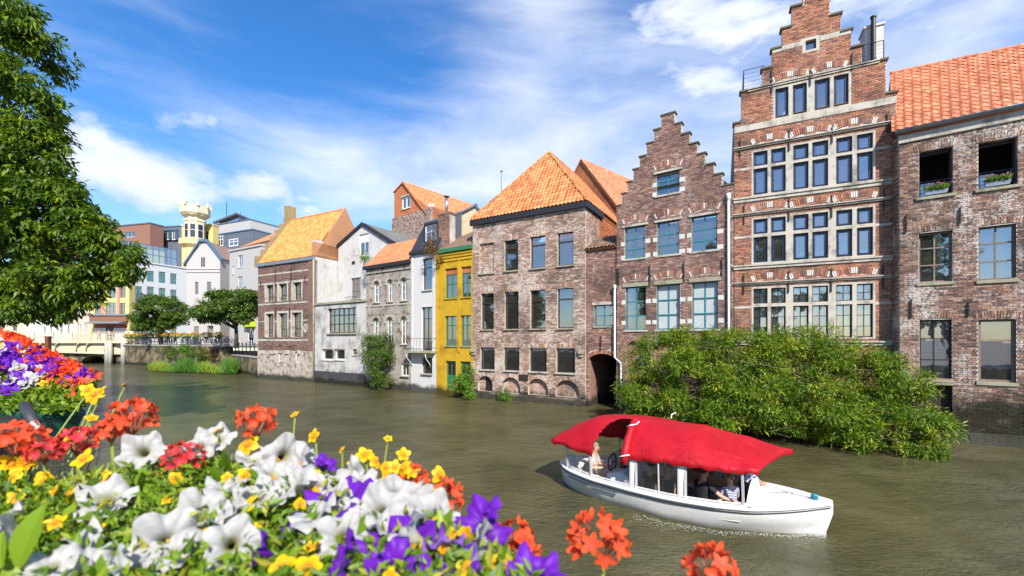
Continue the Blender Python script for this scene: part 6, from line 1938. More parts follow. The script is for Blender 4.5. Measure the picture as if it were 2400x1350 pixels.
# shrubs on the walls
bush('wall_shrub', 'round leafy shrub growing against the grey arched house', [lobe(872, 812, 30.6, 28, 26), lobe(898, 806, 30.0, 28, 26), lobe(885, 838, 30.2, 32, 22), lobe(862, 800, 30.8, 18, 16), lobe(905, 830, 29.8, 20, 18), lobe(885, 868, 30, 22, 20), lobe(895, 892, 29.8, 24, 10)],
     [hA.world(1.0, -.1, .3), hA.world(1.3, -.1, .3)], 210, 26, .3, .2, M['leaf_mid'], 5, nbr=26, group='shrubs on the house walls')
bush('wall_shrub', 'bright green shrub at the foot of the yellow house', [lobe(1092, 872, 25.6, 16, 16), lobe(1085, 890, 25.4, 20, 14), lobe(1072, 905, 25.3, 16, 12), lobe(1096, 905, 25.2, 16, 16), lobe(1100, 922, 25.0, 12, 10)],
     [hY.world(2.5, -.1, .3)], 110, 24, .22, .16, M['leaf_reed'], 6, nbr=14, group='shrubs on the house walls')
bush('roof_shrub', 'thin dry plant growing from the gutter beside the mansard', [lobe(1012, 560, 27.6, 12, 28), lobe(1010, 585, 27.6, 16, 16), lobe(1016, 540, 27.8, 8, 18), lobe(1022, 600, 27.4, 14, 12)],
     [hN.world(1.9, -.1, zN + .2)], 60, 14, .25, .16, M['leaf_dry'], 7, nbr=18, group='shrubs on the house walls')
bush('wall_plant', 'small green plant sprouting by the attic window of the white house', [lobe(857, 600, 33.9, 9, 10), lobe(848, 605, 33.9, 8, 8), lobe(864, 608, 33.8, 7, 8)], [hW.world(3.6, yS - .1, att[2] - .3)], 26, 14, .22, .17, M['leaf_reed'], 8, nbr=8, group='shrubs on the house walls')
for k, (px, py, r) in enumerate(((1178, 925, 8), (1192, 928, 7))):
    bush('grass_tuft', 'yellowish grass tuft %s at the foot of the brown house' % ('left' if k == 0 else 'right'), [lobe(px, py, 24.4, r, 10)], [hB.world(1.75 + .35 * k, -.14, .3)], 20, 14, .14, .2, M['leaf_reed'], 9 + k, nbr=4, aspect=.1, droop=.1, group='grass tufts at the waterline', cat='grass tuft')
# reeds along the quay wall
def reed_bed():
    g = np.random.default_rng(12)
    n = 5200
    t = g.uniform(0, 1, n)
    px = 352 + (556 - 352) * t
    cl = .62 + .38 * np.sin(px * .09) * np.sin(px * .031 + 1)
    P = np.zeros((n, 3))
    for i in range(n):
        q = on_level(px[i], 867 + (px[i] - 352) * .033 + g.uniform(-3, 4) , 0.05); P[i] = q
    A = np.stack([g.normal(0, .28, n), g.normal(0, .28, n) - .05, np.ones(n)], 1)
    N = np.stack([g.normal(0, 1, n), -np.ones(n), np.zeros(n)], 1)
    L = (.8 + g.uniform(0, 1, n) * 1.3) * cl
    V, Q = leaf_arrays(P, A, N, L, np.full(n, .05))
    tint = np.clip(.5 + .4 * np.sin(px * .05 + 2) + g.normal(0, .2, n), 0, 1)
    o = np_quads('reeds', V, Q, np.repeat(tint, 2), M['leaf_reed']); tag(o, 'bright green reeds growing along the quay wall', 'reeds', kind='stuff')
reed_bed()
for k, (px, py, r, mat) in enumerate(((398, 825, 18, 'leaf_mid'), (432, 815, 12, 'leaf_reed'), (470, 826, 18, 'leaf_mid'), (500, 828, 20, 'leaf_dry'), (445, 858, 12, 'leaf_dry'))):
    p = on_level(px, 862 + (px - 352) * .035); d = p.y - .25
    names = ('small dark bush hanging high on the quay wall, nearest the bridge', 'small bright plant on top of the quay wall', 'tangled green creeper on the middle of the quay wall', 'reddish brown creeper on the quay wall right of the green one', 'brown dock plant standing among the reeds')
    bush('wall_creeper', names[k], [lobe(px, py, d, r, r * .7, r * .4), lobe(px + 8, py + 10, d, r * .7, r * .6, r * .4)], [D(px, py + 8, d + .2)], 60, 20, .3, .24, M[mat], 40 + k, nbr=10, group='plants on the quay wall', cat='plant')
# flower boxes in the open windows
for P, out, bo in WINBOX:
    n = len(P)
    V, Q = leaf_arrays(P, out, np.stack([NPR.normal(0, 1, n), -np.ones(n), np.zeros(n)], 1), NPR.uniform(.1, .26, n), NPR.uniform(.02, .05, n))
    np_quads('foliage', V, Q, np.repeat(NPR.uniform(0, 1, n), 2), M['leaf_reed'], bo)
    k = 70; pk = P[:k] + out[:k] / np.linalg.norm(out[:k], axis=1, keepdims=True) * NPR.uniform(.14, .26, (k, 1))
    V, Q = leaf_arrays(pk, NPR.normal(0, 1, (k, 3)), NPR.normal(0, 1, (k, 3)), np.full(k, .045), np.full(k, .04))
    np_quads('blossom', V, Q, np.repeat(NPR.uniform(0, 1, k), 2), m_leaf('pink blossom', [(0, (.5, .12, .3)), (1, (.6, .35, .4))], .2), bo)

# the trees of the near bank behind the viewer, mirrored in the window panes
for k, (x, y, rz) in enumerate(((-34, -13, 1.2), (-17, -15, 2.6), (-2, -17, 4.0), (13, -16, 5.3), (28, -15, .4))):
    o = copy_tree(tree); o.location = (x, y, 1.75); o.rotation_euler = (0, 0, rz)
    o['label'] = 'near bank tree seen only as a dark mirror image, %s from the left' % ('first', 'second', 'third', 'fourth', 'fifth')[k]; o['group'] = 'near bank trees behind the viewer'

# ---------------------------------------------------------------- people
def skin_mat(name, col): return m_plain(name, col, 0.55, 0.06, 10)
M['skin'] = skin_mat('fair skin', (0.52, 0.29, 0.19)); M['skin2'] = skin_mat('tanned skin', (0.42, 0.22, 0.13))
def cloth(name, col, rough=.85): return m_plain(name, col, rough, .15, 9, bump=.15)
M['c_black'] = cloth('black cotton', (0.012, 0.013, 0.018)); M['c_grey'] = cloth('charcoal cotton', (0.04, 0.042, 0.05)); M['c_jeans'] = cloth('blue denim', (0.03, 0.055, 0.12))
M['c_red'] = cloth('red jacket', (0.45, 0.03, 0.03)); M['c_blue'] = cloth('blue jacket', (0.04, 0.1, 0.32)); M['c_white'] = cloth('white shirt', (0.7, 0.7, 0.68)); M['c_beige'] = cloth('beige trousers', (0.45, 0.38, 0.28))
M['hair_dark'] = m_plain('dark hair', (0.018, 0.012, 0.009), .5, .3, 60, bump=.5); M['hair_blond'] = m_plain('blond hair', (0.42, 0.26, 0.09), .5, .35, 60, bump=.6); M['hair_grey'] = m_plain('grey hair', (0.22, 0.2, 0.18), .5, .3, 60, bump=.5)
def m_stripes(name, a, c, scale=34.0, axis=2, noisy=False):
    m, nb, p = new_mat(name)
    o = nb.n('SeparateXYZ', None, i0=nb.n('TexCoord').outputs['Object'])
    if noisy:
        f = nb.ramp(nb.noise(nb.n('TexCoord').outputs['Object'], 22.0, 3.0, .6), [(.46, 0.0), (.54, 1.0)])
    else:
        f = nb.math('GREATER_THAN', nb.math('SINE', nb.math('MULTIPLY', o.outputs[axis], scale * 6.283)), .25)
    nb.link(nb.mix(f, a, c), p.inputs['Base Color']); p.inputs['Roughness'].default_value = .85
    return m
M['c_stripe'] = m_stripes('navy and white striped jersey', (0.03, 0.045, 0.16), (0.62, 0.64, 0.68), 26)
M['c_pattern'] = m_stripes('blue patterned blouse', (0.04, 0.06, 0.2), (0.55, 0.58, 0.66), noisy=True)
M['c_print'] = m_stripes('grey printed shirt', (0.35, 0.33, 0.33), (0.62, 0.6, 0.57), noisy=True)


def person(label, loc, face, top, legs, skin, hair, pose='sit', arms=None, scale=1.0, lean=0.0, group=None, hairstyle='short', name='person', fingers=True, sleeves='short', head_turn=0.0, nod=0.0):
    """one continuous body grown round a jointed skeleton; faces along +x before turning"""
    V, E, Rr, T = [], [], [], []
    def add(p, r, tag_, par=None):
        V.append(Vector(p)); Rr.append(r if isinstance(r, tuple) else (r, r)); T.append(tag_)
        if par is not None: E.append((par, len(V) - 1))
        return len(V) - 1
    hz = 0.0 if pose == 'sit' else .93
    lx = lambda z: lean * z
    pel = add((0, 0, hz), (.13, .16), 'leg')
    sp = add((lx(.2), 0, hz + .2), (.115, .15), 'top', pel)
    chs = add((lx(.42) + .01, 0, hz + .40), (.12, .165), 'top', sp)
    nk = add((lx(.52) + .02, 0, hz + .55), (.058, .058), 'skin', chs)
    tx, tyy = math.cos(head_turn), math.sin(head_turn)
    hx = lx(.62) + .035
    h1 = add((hx + nod * .03, 0, hz + .645), (.078, .07), 'skin', nk)
    h2 = add((hx + .01 * tx + nod * .05, .01 * tyy, hz + .735), (.098, .082), 'skin', h1)
    h3 = add((hx + nod * .06, 0, hz + .80), (.07, .065), 'skin', h2)
    nose = add((hx + .112 * tx + nod * .03, .112 * tyy, hz + .70 - nod * .02), (.014, .014), 'skin', h2)
    for s in (-1, 1):
        hip = add((0, s * .095, hz - .04), (.092, .092), 'leg', pel)
        if pose == 'sit':
            kn = add((.42, s * .12, hz + .0), (.066, .066), 'leg', hip)
            cf = add((.44, s * .12, hz - .2), (.056, .056), 'leg', kn); an = add((.43, s * .12, hz - .38), (.038, .038), 'leg', cf)
        else:
            st = s * (.16 if pose == 'walk' else .02)
            kn = add((st * .5 + .02, s * .1, .49), (.06, .06), 'leg', hip); cf = add((st * .8, s * .1, .3), (.05, .05), 'leg', kn); an = add((st, s * .1, .07), (.034, .034), 'leg', cf)
        add((V[an].x + .17, s * .125, V[an].z - .04), (.034, .03), 'shoe', an)
        sh = add((lx(.46) + .01, s * .185, hz + .47), (.062, .058), 'top', chs)
        a = (arms or {}).get(s)
        if a is None: a = [(.08, s * .25, hz + .22), (.3, s * .16, hz + .14)] if pose == 'sit' else [(.0, s * .23, hz + .2), (.07, s * .22, hz - .03)]
        el, wr = Vector(a[0]), Vector(a[1])
        e_ = add(el, (.044, .044), 'top' if sleeves == 'long' else 'skin', sh)
        w_ = add(wr, (.028, .026), 'skin', e_)
        dr = (wr - el).normalized(); side = Vector((-dr.y, dr.x, 0)); side = side.normalized() if side.length > .01 else Vector((0, 1, 0))
        pm = add(wr + dr * .07, (.03, .016), 'skin', w_)
        if fingers:
            for k, (o, ln) in enumerate(((-.028, .065), (-.01, .08), (.01, .076), (.027, .058))):
                f1 = add(wr + dr * (.07 + ln * .55) + side * o * 1.1 + Vector((0, 0, -.004)), (.0095, .0095), 'skin', pm)
                add(wr + dr * (.07 + ln) + side * o * 1.15 + Vector((0, 0, -.022)), (.008, .008), 'skin', f1)
            f1 = add(wr + dr * .055 + side * (-.045) * s, (.011, .011), 'skin', w_); add(wr + dr * .09 + side * (-.055) * s + Vector((0, 0, -.01)), (.009, .009), 'skin', f1)
    me = bpy.data.meshes.new('skeleton'); me.from_pydata([tuple(v) for v in V], E, []); me.update()
    ob = bpy.data.objects.new('skeleton', me); C.objects.link(ob)
    sk = ob.modifiers.new('skin', 'SKIN'); ob.modifiers.new('sub', 'SUBSURF').levels = 2 if fingers else 1
    for v, r in zip(me.skin_vertices[0].data, Rr): v.radius = r
    me.skin_vertices[0].data[0].use_root = True
    dg = bpy.context.evaluated_depsgraph_get()
    bm_ = bpy.data.meshes.new_from_object(ob.evaluated_get(dg)); bm_.name = 'body'
    bpy.data.objects.remove(ob); bpy.data.meshes.remove(me)
    root = empty(name, loc, face); root.scale = (scale,) * 3; tag(root, label, 'person', group)
    mats = {'top': top, 'leg': legs, 'skin': skin, 'shoe': M['c_black']}; order = ['top', 'leg', 'skin', 'shoe']
    # the garment ends where the bone it covers ends
    segs = [(V[i], V[j], T[j]) for i, j in E]
    SA = np.array([tuple(s[0]) for s in segs]); SB = np.array([tuple(s[1]) for s in segs]); ab = SB - SA; l2 = np.maximum((ab ** 2).sum(1), 1e-9)
    idx = []
    short_cut = []
    for p in bm_.polygons:
        c = np.array(p.center); t = np.clip(((c - SA) * ab).sum(1) / l2, 0, 1)
        dd = ((SA + ab * t[:, None] - c) ** 2).sum(1); k = int(dd.argmin()); tg = segs[k][2]
        if tg == 'skin' and segs[k][0] is not None and dd[k] < 1:
            j = E[k][0]
            if T[j] == 'top' and abs(V[E[k][1]].z - hz - .55) > .02 and t[k] < .55: tg = 'top'
            if T[j] == 'top' and abs(V[E[k][1]].z - hz - .55) <= .02 and t[k] < .5: tg = 'top'
        idx.append(order.index(tg))
    o = link_mesh('body', bm_, [mats[k] for k in order], root)
    bm_.polygons.foreach_set('material_index', idx); bm_.polygons.foreach_set('use_smooth', [True] * len(idx)); bm_.update()
    hc = V[h2]
    if hair is not None:
        mb = MB()
        if hairstyle == 'short': mb.ball((hc.x - .022 * tx, -.02 * tyy, hc.z + .028), (.102, .088, .092), 14, 10)
        elif hairstyle == 'long':
            mb.ball((hc.x - .02 * tx, -.02 * tyy, hc.z + .025), (.108, .095, .095), 14, 10)
            mb.ball((hc.x - .075 * tx, -.075 * tyy, hc.z - .09), (.055, .085, .13), 12, 8)
        else:
            g = random.Random(len(label))
            for k in range(46):
                t, ph = g.uniform(0, 6.28), g.uniform(-.35, 1.5)
                d = Vector((math.cos(ph) * math.cos(t), math.cos(ph) * math.sin(t), math.sin(ph)))
                if d.x * tx + d.y * tyy > .55 and ph < .7: continue
                mb.ball((hc.x + d.x * .085 - .015 * tx, d.y * .075 - .015 * tyy, hc.z + .02 + d.z * .085), .03, 6, 5)
        mb.build('hair', hair, root, smooth=True)
    if fingers:
        mb = MB()
        for s in (-1, 1):
            q = Vector((hc.x + .083 * tx - s * .03 * tyy, .083 * tyy + s * .03 * tx, hc.z - .002)); mb.ball(q, .011, 6, 5)
        mb.build('eyes', M['frame_black'], root, smooth=True)
        mb = MB(); q = Vector((hc.x + .085 * tx, .085 * tyy, hc.z - .075)); mb.ball(q, (.012, .025, .007), 8, 5); mb.build('mouth', M['pink'], root, smooth=True)
        mb = MB()
        for s in (-1, 1): mb.ball((hc.x - s * .084 * tyy, s * .084 * tx, hc.z - .01), (.018, .01, .028), 6, 5)
        mb.build('ears', skin, root, smooth=True)
    return root


# ---------------------------------------------------------------- the tour boat
ba = math.atan2(-.496, .868) - math.radians(5)
BO = Vector((3.49, 9.16, 0))
boat = empty('tour_boat', BO, ba); tag(boat, 'white open tour boat with a long red canvas canopy crossing the canal', 'boat')
M['gel'] = m_paintwall('white gelcoat', (0.74, 0.74, 0.73), (0.5, 0.48, 0.43), 0.55, 0.75, 0.5, brick=False, damp=0, bstr=0.03, dscale=2.2)
M['gel'].node_tree.nodes['Principled BSDF'].inputs['Roughness'].default_value = .3
M['gel_in'] = m_plain('off white deck liner', (0.66, 0.66, 0.64), 0.45, .08, 4)
M['rubber'] = m_plain('black rubber strake', (0.012, 0.012, 0.013), .5, .2, 10)
M['alu'] = m_plain('dull aluminium', (0.62, 0.61, 0.58), .45, .1, 6, metal=.15)
M['vinyl'] = m_glass('clear vinyl', (0.88, 0.9, 0.88), .3, .03, .02, 0.0)
def m_canvas():
    m, nb, p = new_mat('red canvas')
    pos = nb.n('TexCoord').outputs['Object']
    n = nb.ramp(nb.noise(pos, 1.6, 6.0, .65), [(.3, 0.0), (.7, 1.0)])
    nb.link(nb.mix(n, (0.30, 0.002, 0.007), (0.44, 0.006, 0.016)), p.inputs['Base Color']); p.inputs['Roughness'].default_value = .55
    p.inputs['Specular IOR Level'].default_value = .3
    wv = nb.noise(nb.n('Mapping', None, Vector=pos, Scale=(1.2, 3.5, 2)).outputs[0], 2.2, 4.0, .55, .6)
    nb.link(nb.n('Bump', None, Strength=.5, Distance=.07, Height=wv).outputs[0], p.inputs['Normal'])
    return m
M['canvas'] = m_canvas()
XS = np.linspace(-2.65, 2.72, 44)
def tab(xs, ys):
    f = lambda x: float(np.interp(x, xs, ys))
    return lambda x: (f(x - .12) + 2 * f(x) + f(x + .12)) / 4
gB = tab([-2.78, -2.65, -2.5, -2.2, -1.55, -.6, .35, 1.0, 1.6, 2.1, 2.5, 2.72, 2.9], [0, .16, .44, .68, .9, 1.04, 1.08, 1.03, .86, .58, .26, .02, .0])
wB_ = tab([-2.78, -2.6, -2.45, -2.1, -1.3, 0, .8, 1.4, 2.0, 2.45, 2.6, 2.9], [0, .06, .28, .54, .8, .95, .88, .66, .36, .08, .02, .0])
sB = tab([-2.65, -1.5, 0, 1.5, 2.72], [.50, .45, .43, .47, .58])
mb = MB(); prof = []
for x in XS:
    g, w, s = max(gB(x), .012), max(wB_(x), .008), sB(x)
    xs_ = x - (max(0, x - 2.2) * .22)            # raked stem
    r = [(x, g, s), (x, g * .985, s * .72), (.5 * (x + xs_), .5 * (g * .97 + w), s * .34), (xs_, w, .0), (xs_, w * .72, -.16), (xs_, .0, -.28)]
    prof.append([(a, -c, z) for a, c, z in r] + [(a, c, z) for a, c, z in reversed(r[:-1])])
nP = len(prof[0])
for p, q in zip(prof, prof[1:]):
    for k in range(nP - 1): mb.face([p[k], p[k + 1], q[k + 1], q[k]][::-1])
mb.face(prof[0]); 
import bmesh
def weld(o, d=.0005):
    b_ = bmesh.new(); b_.from_mesh(o.data); bmesh.ops.remove_doubles(b_, verts=b_.verts, dist=d); bmesh.ops.recalc_face_normals(b_, faces=b_.faces); b_.to_mesh(o.data); b_.free()
hull = mb.build('hull', M['gel'], boat, smooth=True); weld(hull)
# gunwale cap and rub strake
def along(f, x0, x1, n=40): return [f(x0 + (x1 - x0) * k / n) for k in range(n + 1)]
for s in (-1, 1):
    mb = MB(); pts = along(lambda x: (x, s * gB(x), sB(x) + .015), -2.64, 2.7); mb.tube(pts, .035, 8); mb.build('gunwale', M['gel'], boat, smooth=True)
    mb = MB(); pts = along(lambda x: (x, s * (gB(x) + .012), sB(x) - .05), -2.62, 2.68); mb.tube(pts, .011, 6); mb.build('rub_strake', M['rubber'], boat, smooth=True)
    mb = MB(); pts = along(lambda x: (x, s * (gB(x) * .992 + .012), sB(x) - .12), -2.2, -.9); mb.tube(pts, .009, 6); mb.build('rub_strake', M['rubber'], boat, smooth=True)
# decks, liner, floor
def deck(x0, x1, crown, name, n=16):
    mb = MB(); rows = []
    for k in range(n + 1):
        x = x0 + (x1 - x0) * k / n
        rows.append([(x, gB(x) * v, sB(x) + .02 + crown * (1 - v * v) * min(1, gB(x))) for v in np.linspace(-1, 1, 9)])
    for p, q in zip(rows, rows[1:]):
        for j in range(8): mb.face([p[j], q[j], q[j + 1], p[j + 1]])
    o = mb.build(name, M['gel'], boat, smooth=True); weld(o); return o
fd = deck(1.5, 2.7, .1, 'foredeck'); deck(-2.62, -2.0, .06, 'aft_deck')
mb = MB(); pts = [(1.5, gB(1.5) * v, sB(1.5) + .03 + .24 * (1 - v * v)) for v in np.linspace(-.95, .95, 13)]
lo = [(1.62, y, sB(1.5) + .05) for _, y, _ in pts]
for i in range(12): mb.face([pts[i], pts[i + 1], lo[i + 1], lo[i]]); mb.face([(1.44, pts[i][1], pts[i][2]), (1.44, pts[i + 1][1], pts[i + 1][2]), pts[i + 1], pts[i]]); mb.face([(1.44, pts[i][1], .4), (1.44, pts[i + 1][1], .4), (1.44, pts[i + 1][1], pts[i + 1][2]), (1.44, pts[i][1], pts[i][2])])
mb.build('coaming', M['gel'], boat, smooth=True)
mb = MB()
rows = [[(x, s * (gB(x) - .075), z) for s, z in ((-1, sB(x) + .03), (-.55, .0), (.55, .0), (1, sB(x) + .03))] for x in np.linspace(-2.05, 1.46, 20)]
for p, q in zip(rows, rows[1:]):
    for j in range(3): mb.face([p[j], p[j + 1], q[j + 1], q[j]])
mb.face(rows[0])
mb.build('cockpit_liner', M['gel_in'], boat)
for s in (-1, 1):
    mb = MB()
    for k in range(14):
        xa, xb = -.65 + 2.0 * k / 14, -.65 + 2.0 * (k + 1) / 14
        mb.face([(xa, s * (gB(xa) - .08), .22), (xb, s * (gB(xb) - .08), .22), (xb, s * (gB(xb) - .46), .22), (xa, s * (gB(xa) - .46), .22)]); mb.face([(xa, s * (gB(xa) - .46), .0), (xb, s * (gB(xb) - .46), .0), (xb, s * (gB(xb) - .46), .22), (xa, s * (gB(xa) - .46), .22)])
    mb.build('bench', M['gel_in'], boat)
    mb = MB(); mb.tube(along(lambda x: (x, s * (gB(x) - .06), sB(x) + .09), -2.2, 1.46), .02, 6); mb.tube(along(lambda x: (x, s * (gB(x) - .05), sB(x) + .05), -2.2, 1.46), .02, 6); mb.build('side_rail', M['alu'], boat, smooth=True)
mb = MB(); mb.box(-1.98, -1.6, -.5, .5, .0, .32); mb.build('helm_seat', M['gel_in'], boat)
mb = MB(); mb.prism([(-1.28, .12), (-.78, .12), (-.78, .55), (-.95, .66), (-1.28, .56)], -.62, -.05); con = mb.build('console', M['gel'], boat)
mb = MB(); mb.box(-1.12, -.95, -.35, -.12, .66, .665); mb.build('display', M['frame_navy'], con)
mb = MB(); mb.prism([(-1.5, .12), (-1.44, .12), (-1.4, .82), (-1.46, .82)], -.02, .62); mb.build('seat_back', M['gel'], boat)
# dark wheel
mb = MB(); c0 = Vector((-1.3, -.25, .72)); mb.tube([(c0.x + .06 * math.cos(t * .3927) * .3, c0.y + .19 * math.cos(t * .3927), c0.z + .19 * math.sin(t * .3927)) for t in range(17)], .017, 6)
for k in range(3): t = k * 2.094; mb.tube([tuple(c0), (c0.x, c0.y + .18 * math.cos(t), c0.z + .18 * math.sin(t))], .012, 5)
mb.build('steering_wheel', M['frame_brown'], boat, smooth=True)
# table
mb = MB(); pts = []
for (cx, cy, a0) in ((1.05, .2, 0), (.35, .2, 90), (.35, -.2, 180), (1.05, -.2, 270)):
    for k in range(5): t = math.radians(a0 + 22.5 * k); pts.append((cx + .12 * math.cos(t), cy + .12 * math.sin(t)))
mb.zprism(pts, .60, .645); to = mb.build('table', m_plain('grey brown table top', (0.2, 0.16, 0.14), .4, .1), boat)
mb = MB(); mb.tube([(.7, 0, .12), (.7, 0, .6)], .04, 8); mb.build('leg', M['alu'], to)
# canopy
cC = tab([-2.6, -2.2, -1.7, -.8, .5, 1.3, 2.2], [1.24, 1.5, 1.72, 1.79, 1.71, 1.57, 1.30])
hC = tab([-2.6, -2.2, -1.5, 0, 1.4, 2.2], [.62, .8, 1.0, 1.12, 1.1, .98])
eC = tab([-2.6, -1.5, 0, 1.4, 2.2], [1.14, 1.06, 1.19, 1.2, 1.26])
gx = np.linspace(-2.58, 2.02, 95); gv = np.linspace(-1, 1, 49)
prg = np.random.default_rng(4)
def canopy_pt(x, v):
    z = eC(x) + (cC(x) - eC(x)) * (1 - abs(v) ** 2.7)
    y = hC(x) * math.copysign(abs(v) ** .92, v)
    edge = abs(v) ** 6
    y += edge * .014 * math.sin(x * 7 + math.sin(x * 3.1) * 2); z += edge * .008 * math.sin(x * 11 + 1) - .022 * abs(math.sin((x + .35) * 3.49)) * (1 - v * v) * (1 if x > -.5 else .4)
    xx = x + .22 * (v - .6) * max(0, (x - .2) / 1.8) ** 2 - (.08 * v * v if x < -2.3 else 0)
    return (xx, y, z)
def gap(x):
    if -1.46 < x < -.74:
        t = (x + 1.46) / .72
        return -1 + .74 * min(1, (t / .55)) ** .6
    return -2
mb = MB(); grid = [[canopy_pt(x, v) for v in gv] for x in gx]
drop = .07
for i in range(len(gx) - 1):
    lim = gap((gx[i] + gx[i + 1]) / 2)
    for j in range(len(gv) - 1):
        if (gv[j] + gv[j + 1]) / 2 < lim: continue
        mb.face([grid[i][j], grid[i + 1][j], grid[i + 1][j + 1], grid[i][j + 1]])
    for j in (0, len(gv) - 1):
        if j == 0 and lim > -1: continue
        a, c = grid[i][j], grid[i + 1][j]; s = -1 if j == 0 else 1
        d1, d2 = drop * (1 + .2 * math.sin(i * .9)), drop * (1 + .2 * math.sin(i * .9 + .9))
        mb.face([a, c, (c[0], c[1] - s * .03, c[2] - d2), (a[0], a[1] - s * .03, a[2] - d1)])
for i, sg in ((0, -1), (len(gx) - 1, 1)):
    for j in range(len(gv) - 1):
        a, c = grid[i][j], grid[i][j + 1]
        mb.face([a, c, (c[0] - sg * .06, c[1] * .98, c[2] - .13), (a[0] - sg * .06, a[1] * .98, a[2] - .13)])
can = mb.build('canopy', M['canvas'], boat, smooth=True); weld(can)
mb = MB(); pr_ = []
for k in range(12):
    v = -1.0 + .75 * k / 11; p = Vector(canopy_pt(-.7, v)); pr_.append(p + Vector((0, -.05, .02)))
pr_ = [pr_[0] + Vector((-.02, 0, -.16))] + pr_
mb.tube(pr_, [.075, .08, .085] + [.075 + .01 * math.sin(k * 2) for k in range(10)], 10); mb.build('rolled_flap', M['canvas'], can, smooth=True)
for t in (1, 8):
    q = pr_[t]; mb = MB(); mb.tube([q + Vector((-.1, -.06, -.02)), q + Vector((0, -.11, .03)), q + Vector((.1, -.05, .05)), q + Vector((.13, .05, .1)) if t > 3 else q + Vector((.1, .0, .05))], .014, 6); mb.build('strap', M['frame_white'], can, smooth=True)
for x in (-.35, .55, 1.35):
    mb = MB(); mb.tube([Vector(canopy_pt(x, v)) + Vector((0, 0, .004)) for v in np.linspace(-1, 1, 25)], .007, 5); mb.build('seam', M['canvas'], can, smooth=True)
# posts and clear side panels
PX = [-2.25, -1.55, -.62, -.5, .33, .45, 1.4]
for s in (-1, 1):
    for x in PX:
        mb = MB(); y0 = s * (gB(x) - .06); y1 = s * (hC(x) - .1)
        mb.box(-.02, .02, -.02, .02, 0, 1)
        me = mb.mesh('post'); zb, zt = sB(x) + .03, eC(x) - .02
        for v in me.vertices:
            t = v.co.z; v.co = (x + v.co.x, y0 + (y1 - y0) * t + v.co.y, zb + (zt - zb) * t)
        link_mesh('post', me, M['alu'], boat)
    for a, c in ((-2.23, -1.57),) + (((-.48, .31),) if s < 0 else ((-1.53, -.64), (-.48, .31), (.47, 1.38))):
        mb = MB(); mb.face([(a, s * (gB(a) - .06), sB(a) + .1), (c, s * (gB(c) - .06), sB(c) + .1), (c, s * (hC(c) - .07), eC(c) + (.02 if a > -2 else -.2)), (a, s * (hC(a) - .07), eC(a) + (.02 if a > -2 else -.2))]); mb.build('side_window', M['vinyl'], boat)
    mb = MB(); xm = -.05
    for x in ((-.05,) if s < 0 else (-1.1, -.05, .9)): mb.tube([(x, s * (gB(x) - .06), sB(x) + .08), (x, s * (hC(x) - .06), eC(x) - .02)], .016, 5)
    mb.build('window_bar', M['alu'], boat)
for k, (a, c) in enumerate(((-.62, -.5), (.33, .45))):
    mb = MB()
    mb.face([(a, -(gB(a) - .075), sB(a) + .05), (c, -(gB(c) - .075), sB(c) + .05), (c, -(hC(c) - .075), eC(c) + .03), (a, -(hC(a) - .075), eC(a) + .03)]); mb.build('curtain_strap', M['curtain'], boat)
# cleats and bow light, stern fittings
for (x, y, nm, m_) in ((2.1, .12, 'cleat', 'alu'), (-2.42, .0, 'cleat', 'alu')):
    mb = MB(); z = sB(x) + .1; mb.tube([(x - .1, y, z + .06), (x + .1, y, z + .06)], .015, 6); mb.tube([(x - .04, y, z - .05), (x - .04, y, z + .06)], .014, 5); mb.tube([(x + .04, y, z - .05), (x + .04, y, z + .06)], .014, 5); mb.build(nm, M[m_], boat)
mb = MB(); z = sB(2.45) + .06; mb.ball((2.45, -.02, z + .05), (.06, .05, .05), 10, 7); mb.lathe([(.06, 0), (.06, .03)], 10, (2.45, -.02, z)); mb.build('bow_light', m_plain('teal lamp lens', (0.02, 0.2, 0.25), .15), boat, smooth=True)
mb = MB(); mb.tube([(1.72, -.1, sB(1.7) + .13), (2.05, .02, sB(2) + .12), (2.35, -.05, sB(2.35) + .09)], .006, 5); mb.build('mooring_line', M['lead'], boat)
mb = MB(); mb.tube([(-.1, .55, 1.78), (-.1, .5, 1.86), (-.1, .15, 1.87), (-.1, .1, 1.79)], .012, 5); mb.build('canopy_strap', M['frame_white'], boat, smooth=True)

def in_boat(x, y, z): return BO + Vector((x * math.cos(ba) - y * math.sin(ba), x * math.sin(ba) + y * math.cos(ba), z))
TOUR = 'people in the tour boat'
person('skipper in a grey printed shirt and pale trousers steering at the stern', in_boat(-1.78, -.32, .38), ba, M['c_print'], M['c_beige'], M['skin'], M['hair_grey'], arms={-1: [(.12, -.26, .25), (.36, -.1, .26)], 1: [(.14, .2, .24), (.38, .1, .28)]}, scale=.9, lean=.12, group=TOUR)
person('passenger in dark clothes behind the clear window, next to the white post', in_boat(-.32, -.62, .28), ba + 1.2, M['c_black'], M['c_jeans'], M['skin2'], M['hair_dark'], scale=.88, group=TOUR)
person('bald passenger in a charcoal shirt seen from behind through the clear window', in_boat(.05, -.7, .28), ba + 1.5, M['c_grey'], M['c_jeans'], M['skin2'], None, scale=.9, group=TOUR)
person('dark-haired man in a black T-shirt with his arm stretched along the gunwale', in_boat(.66, -.66, .29), ba + .9, M['c_black'], M['c_jeans'], M['skin'], M['hair_dark'], scale=.92, arms={-1: [(.18, -.4, .3), (.44, -.6, .22)]}, group=TOUR, lean=.05)
person('curly blond child in a navy striped jersey by the foredeck', in_boat(1.16, -.6, .36), ba + 2.3, M['c_stripe'], M['c_jeans'], M['skin'], M['hair_blond'], scale=.74, hairstyle='curly', group=TOUR)
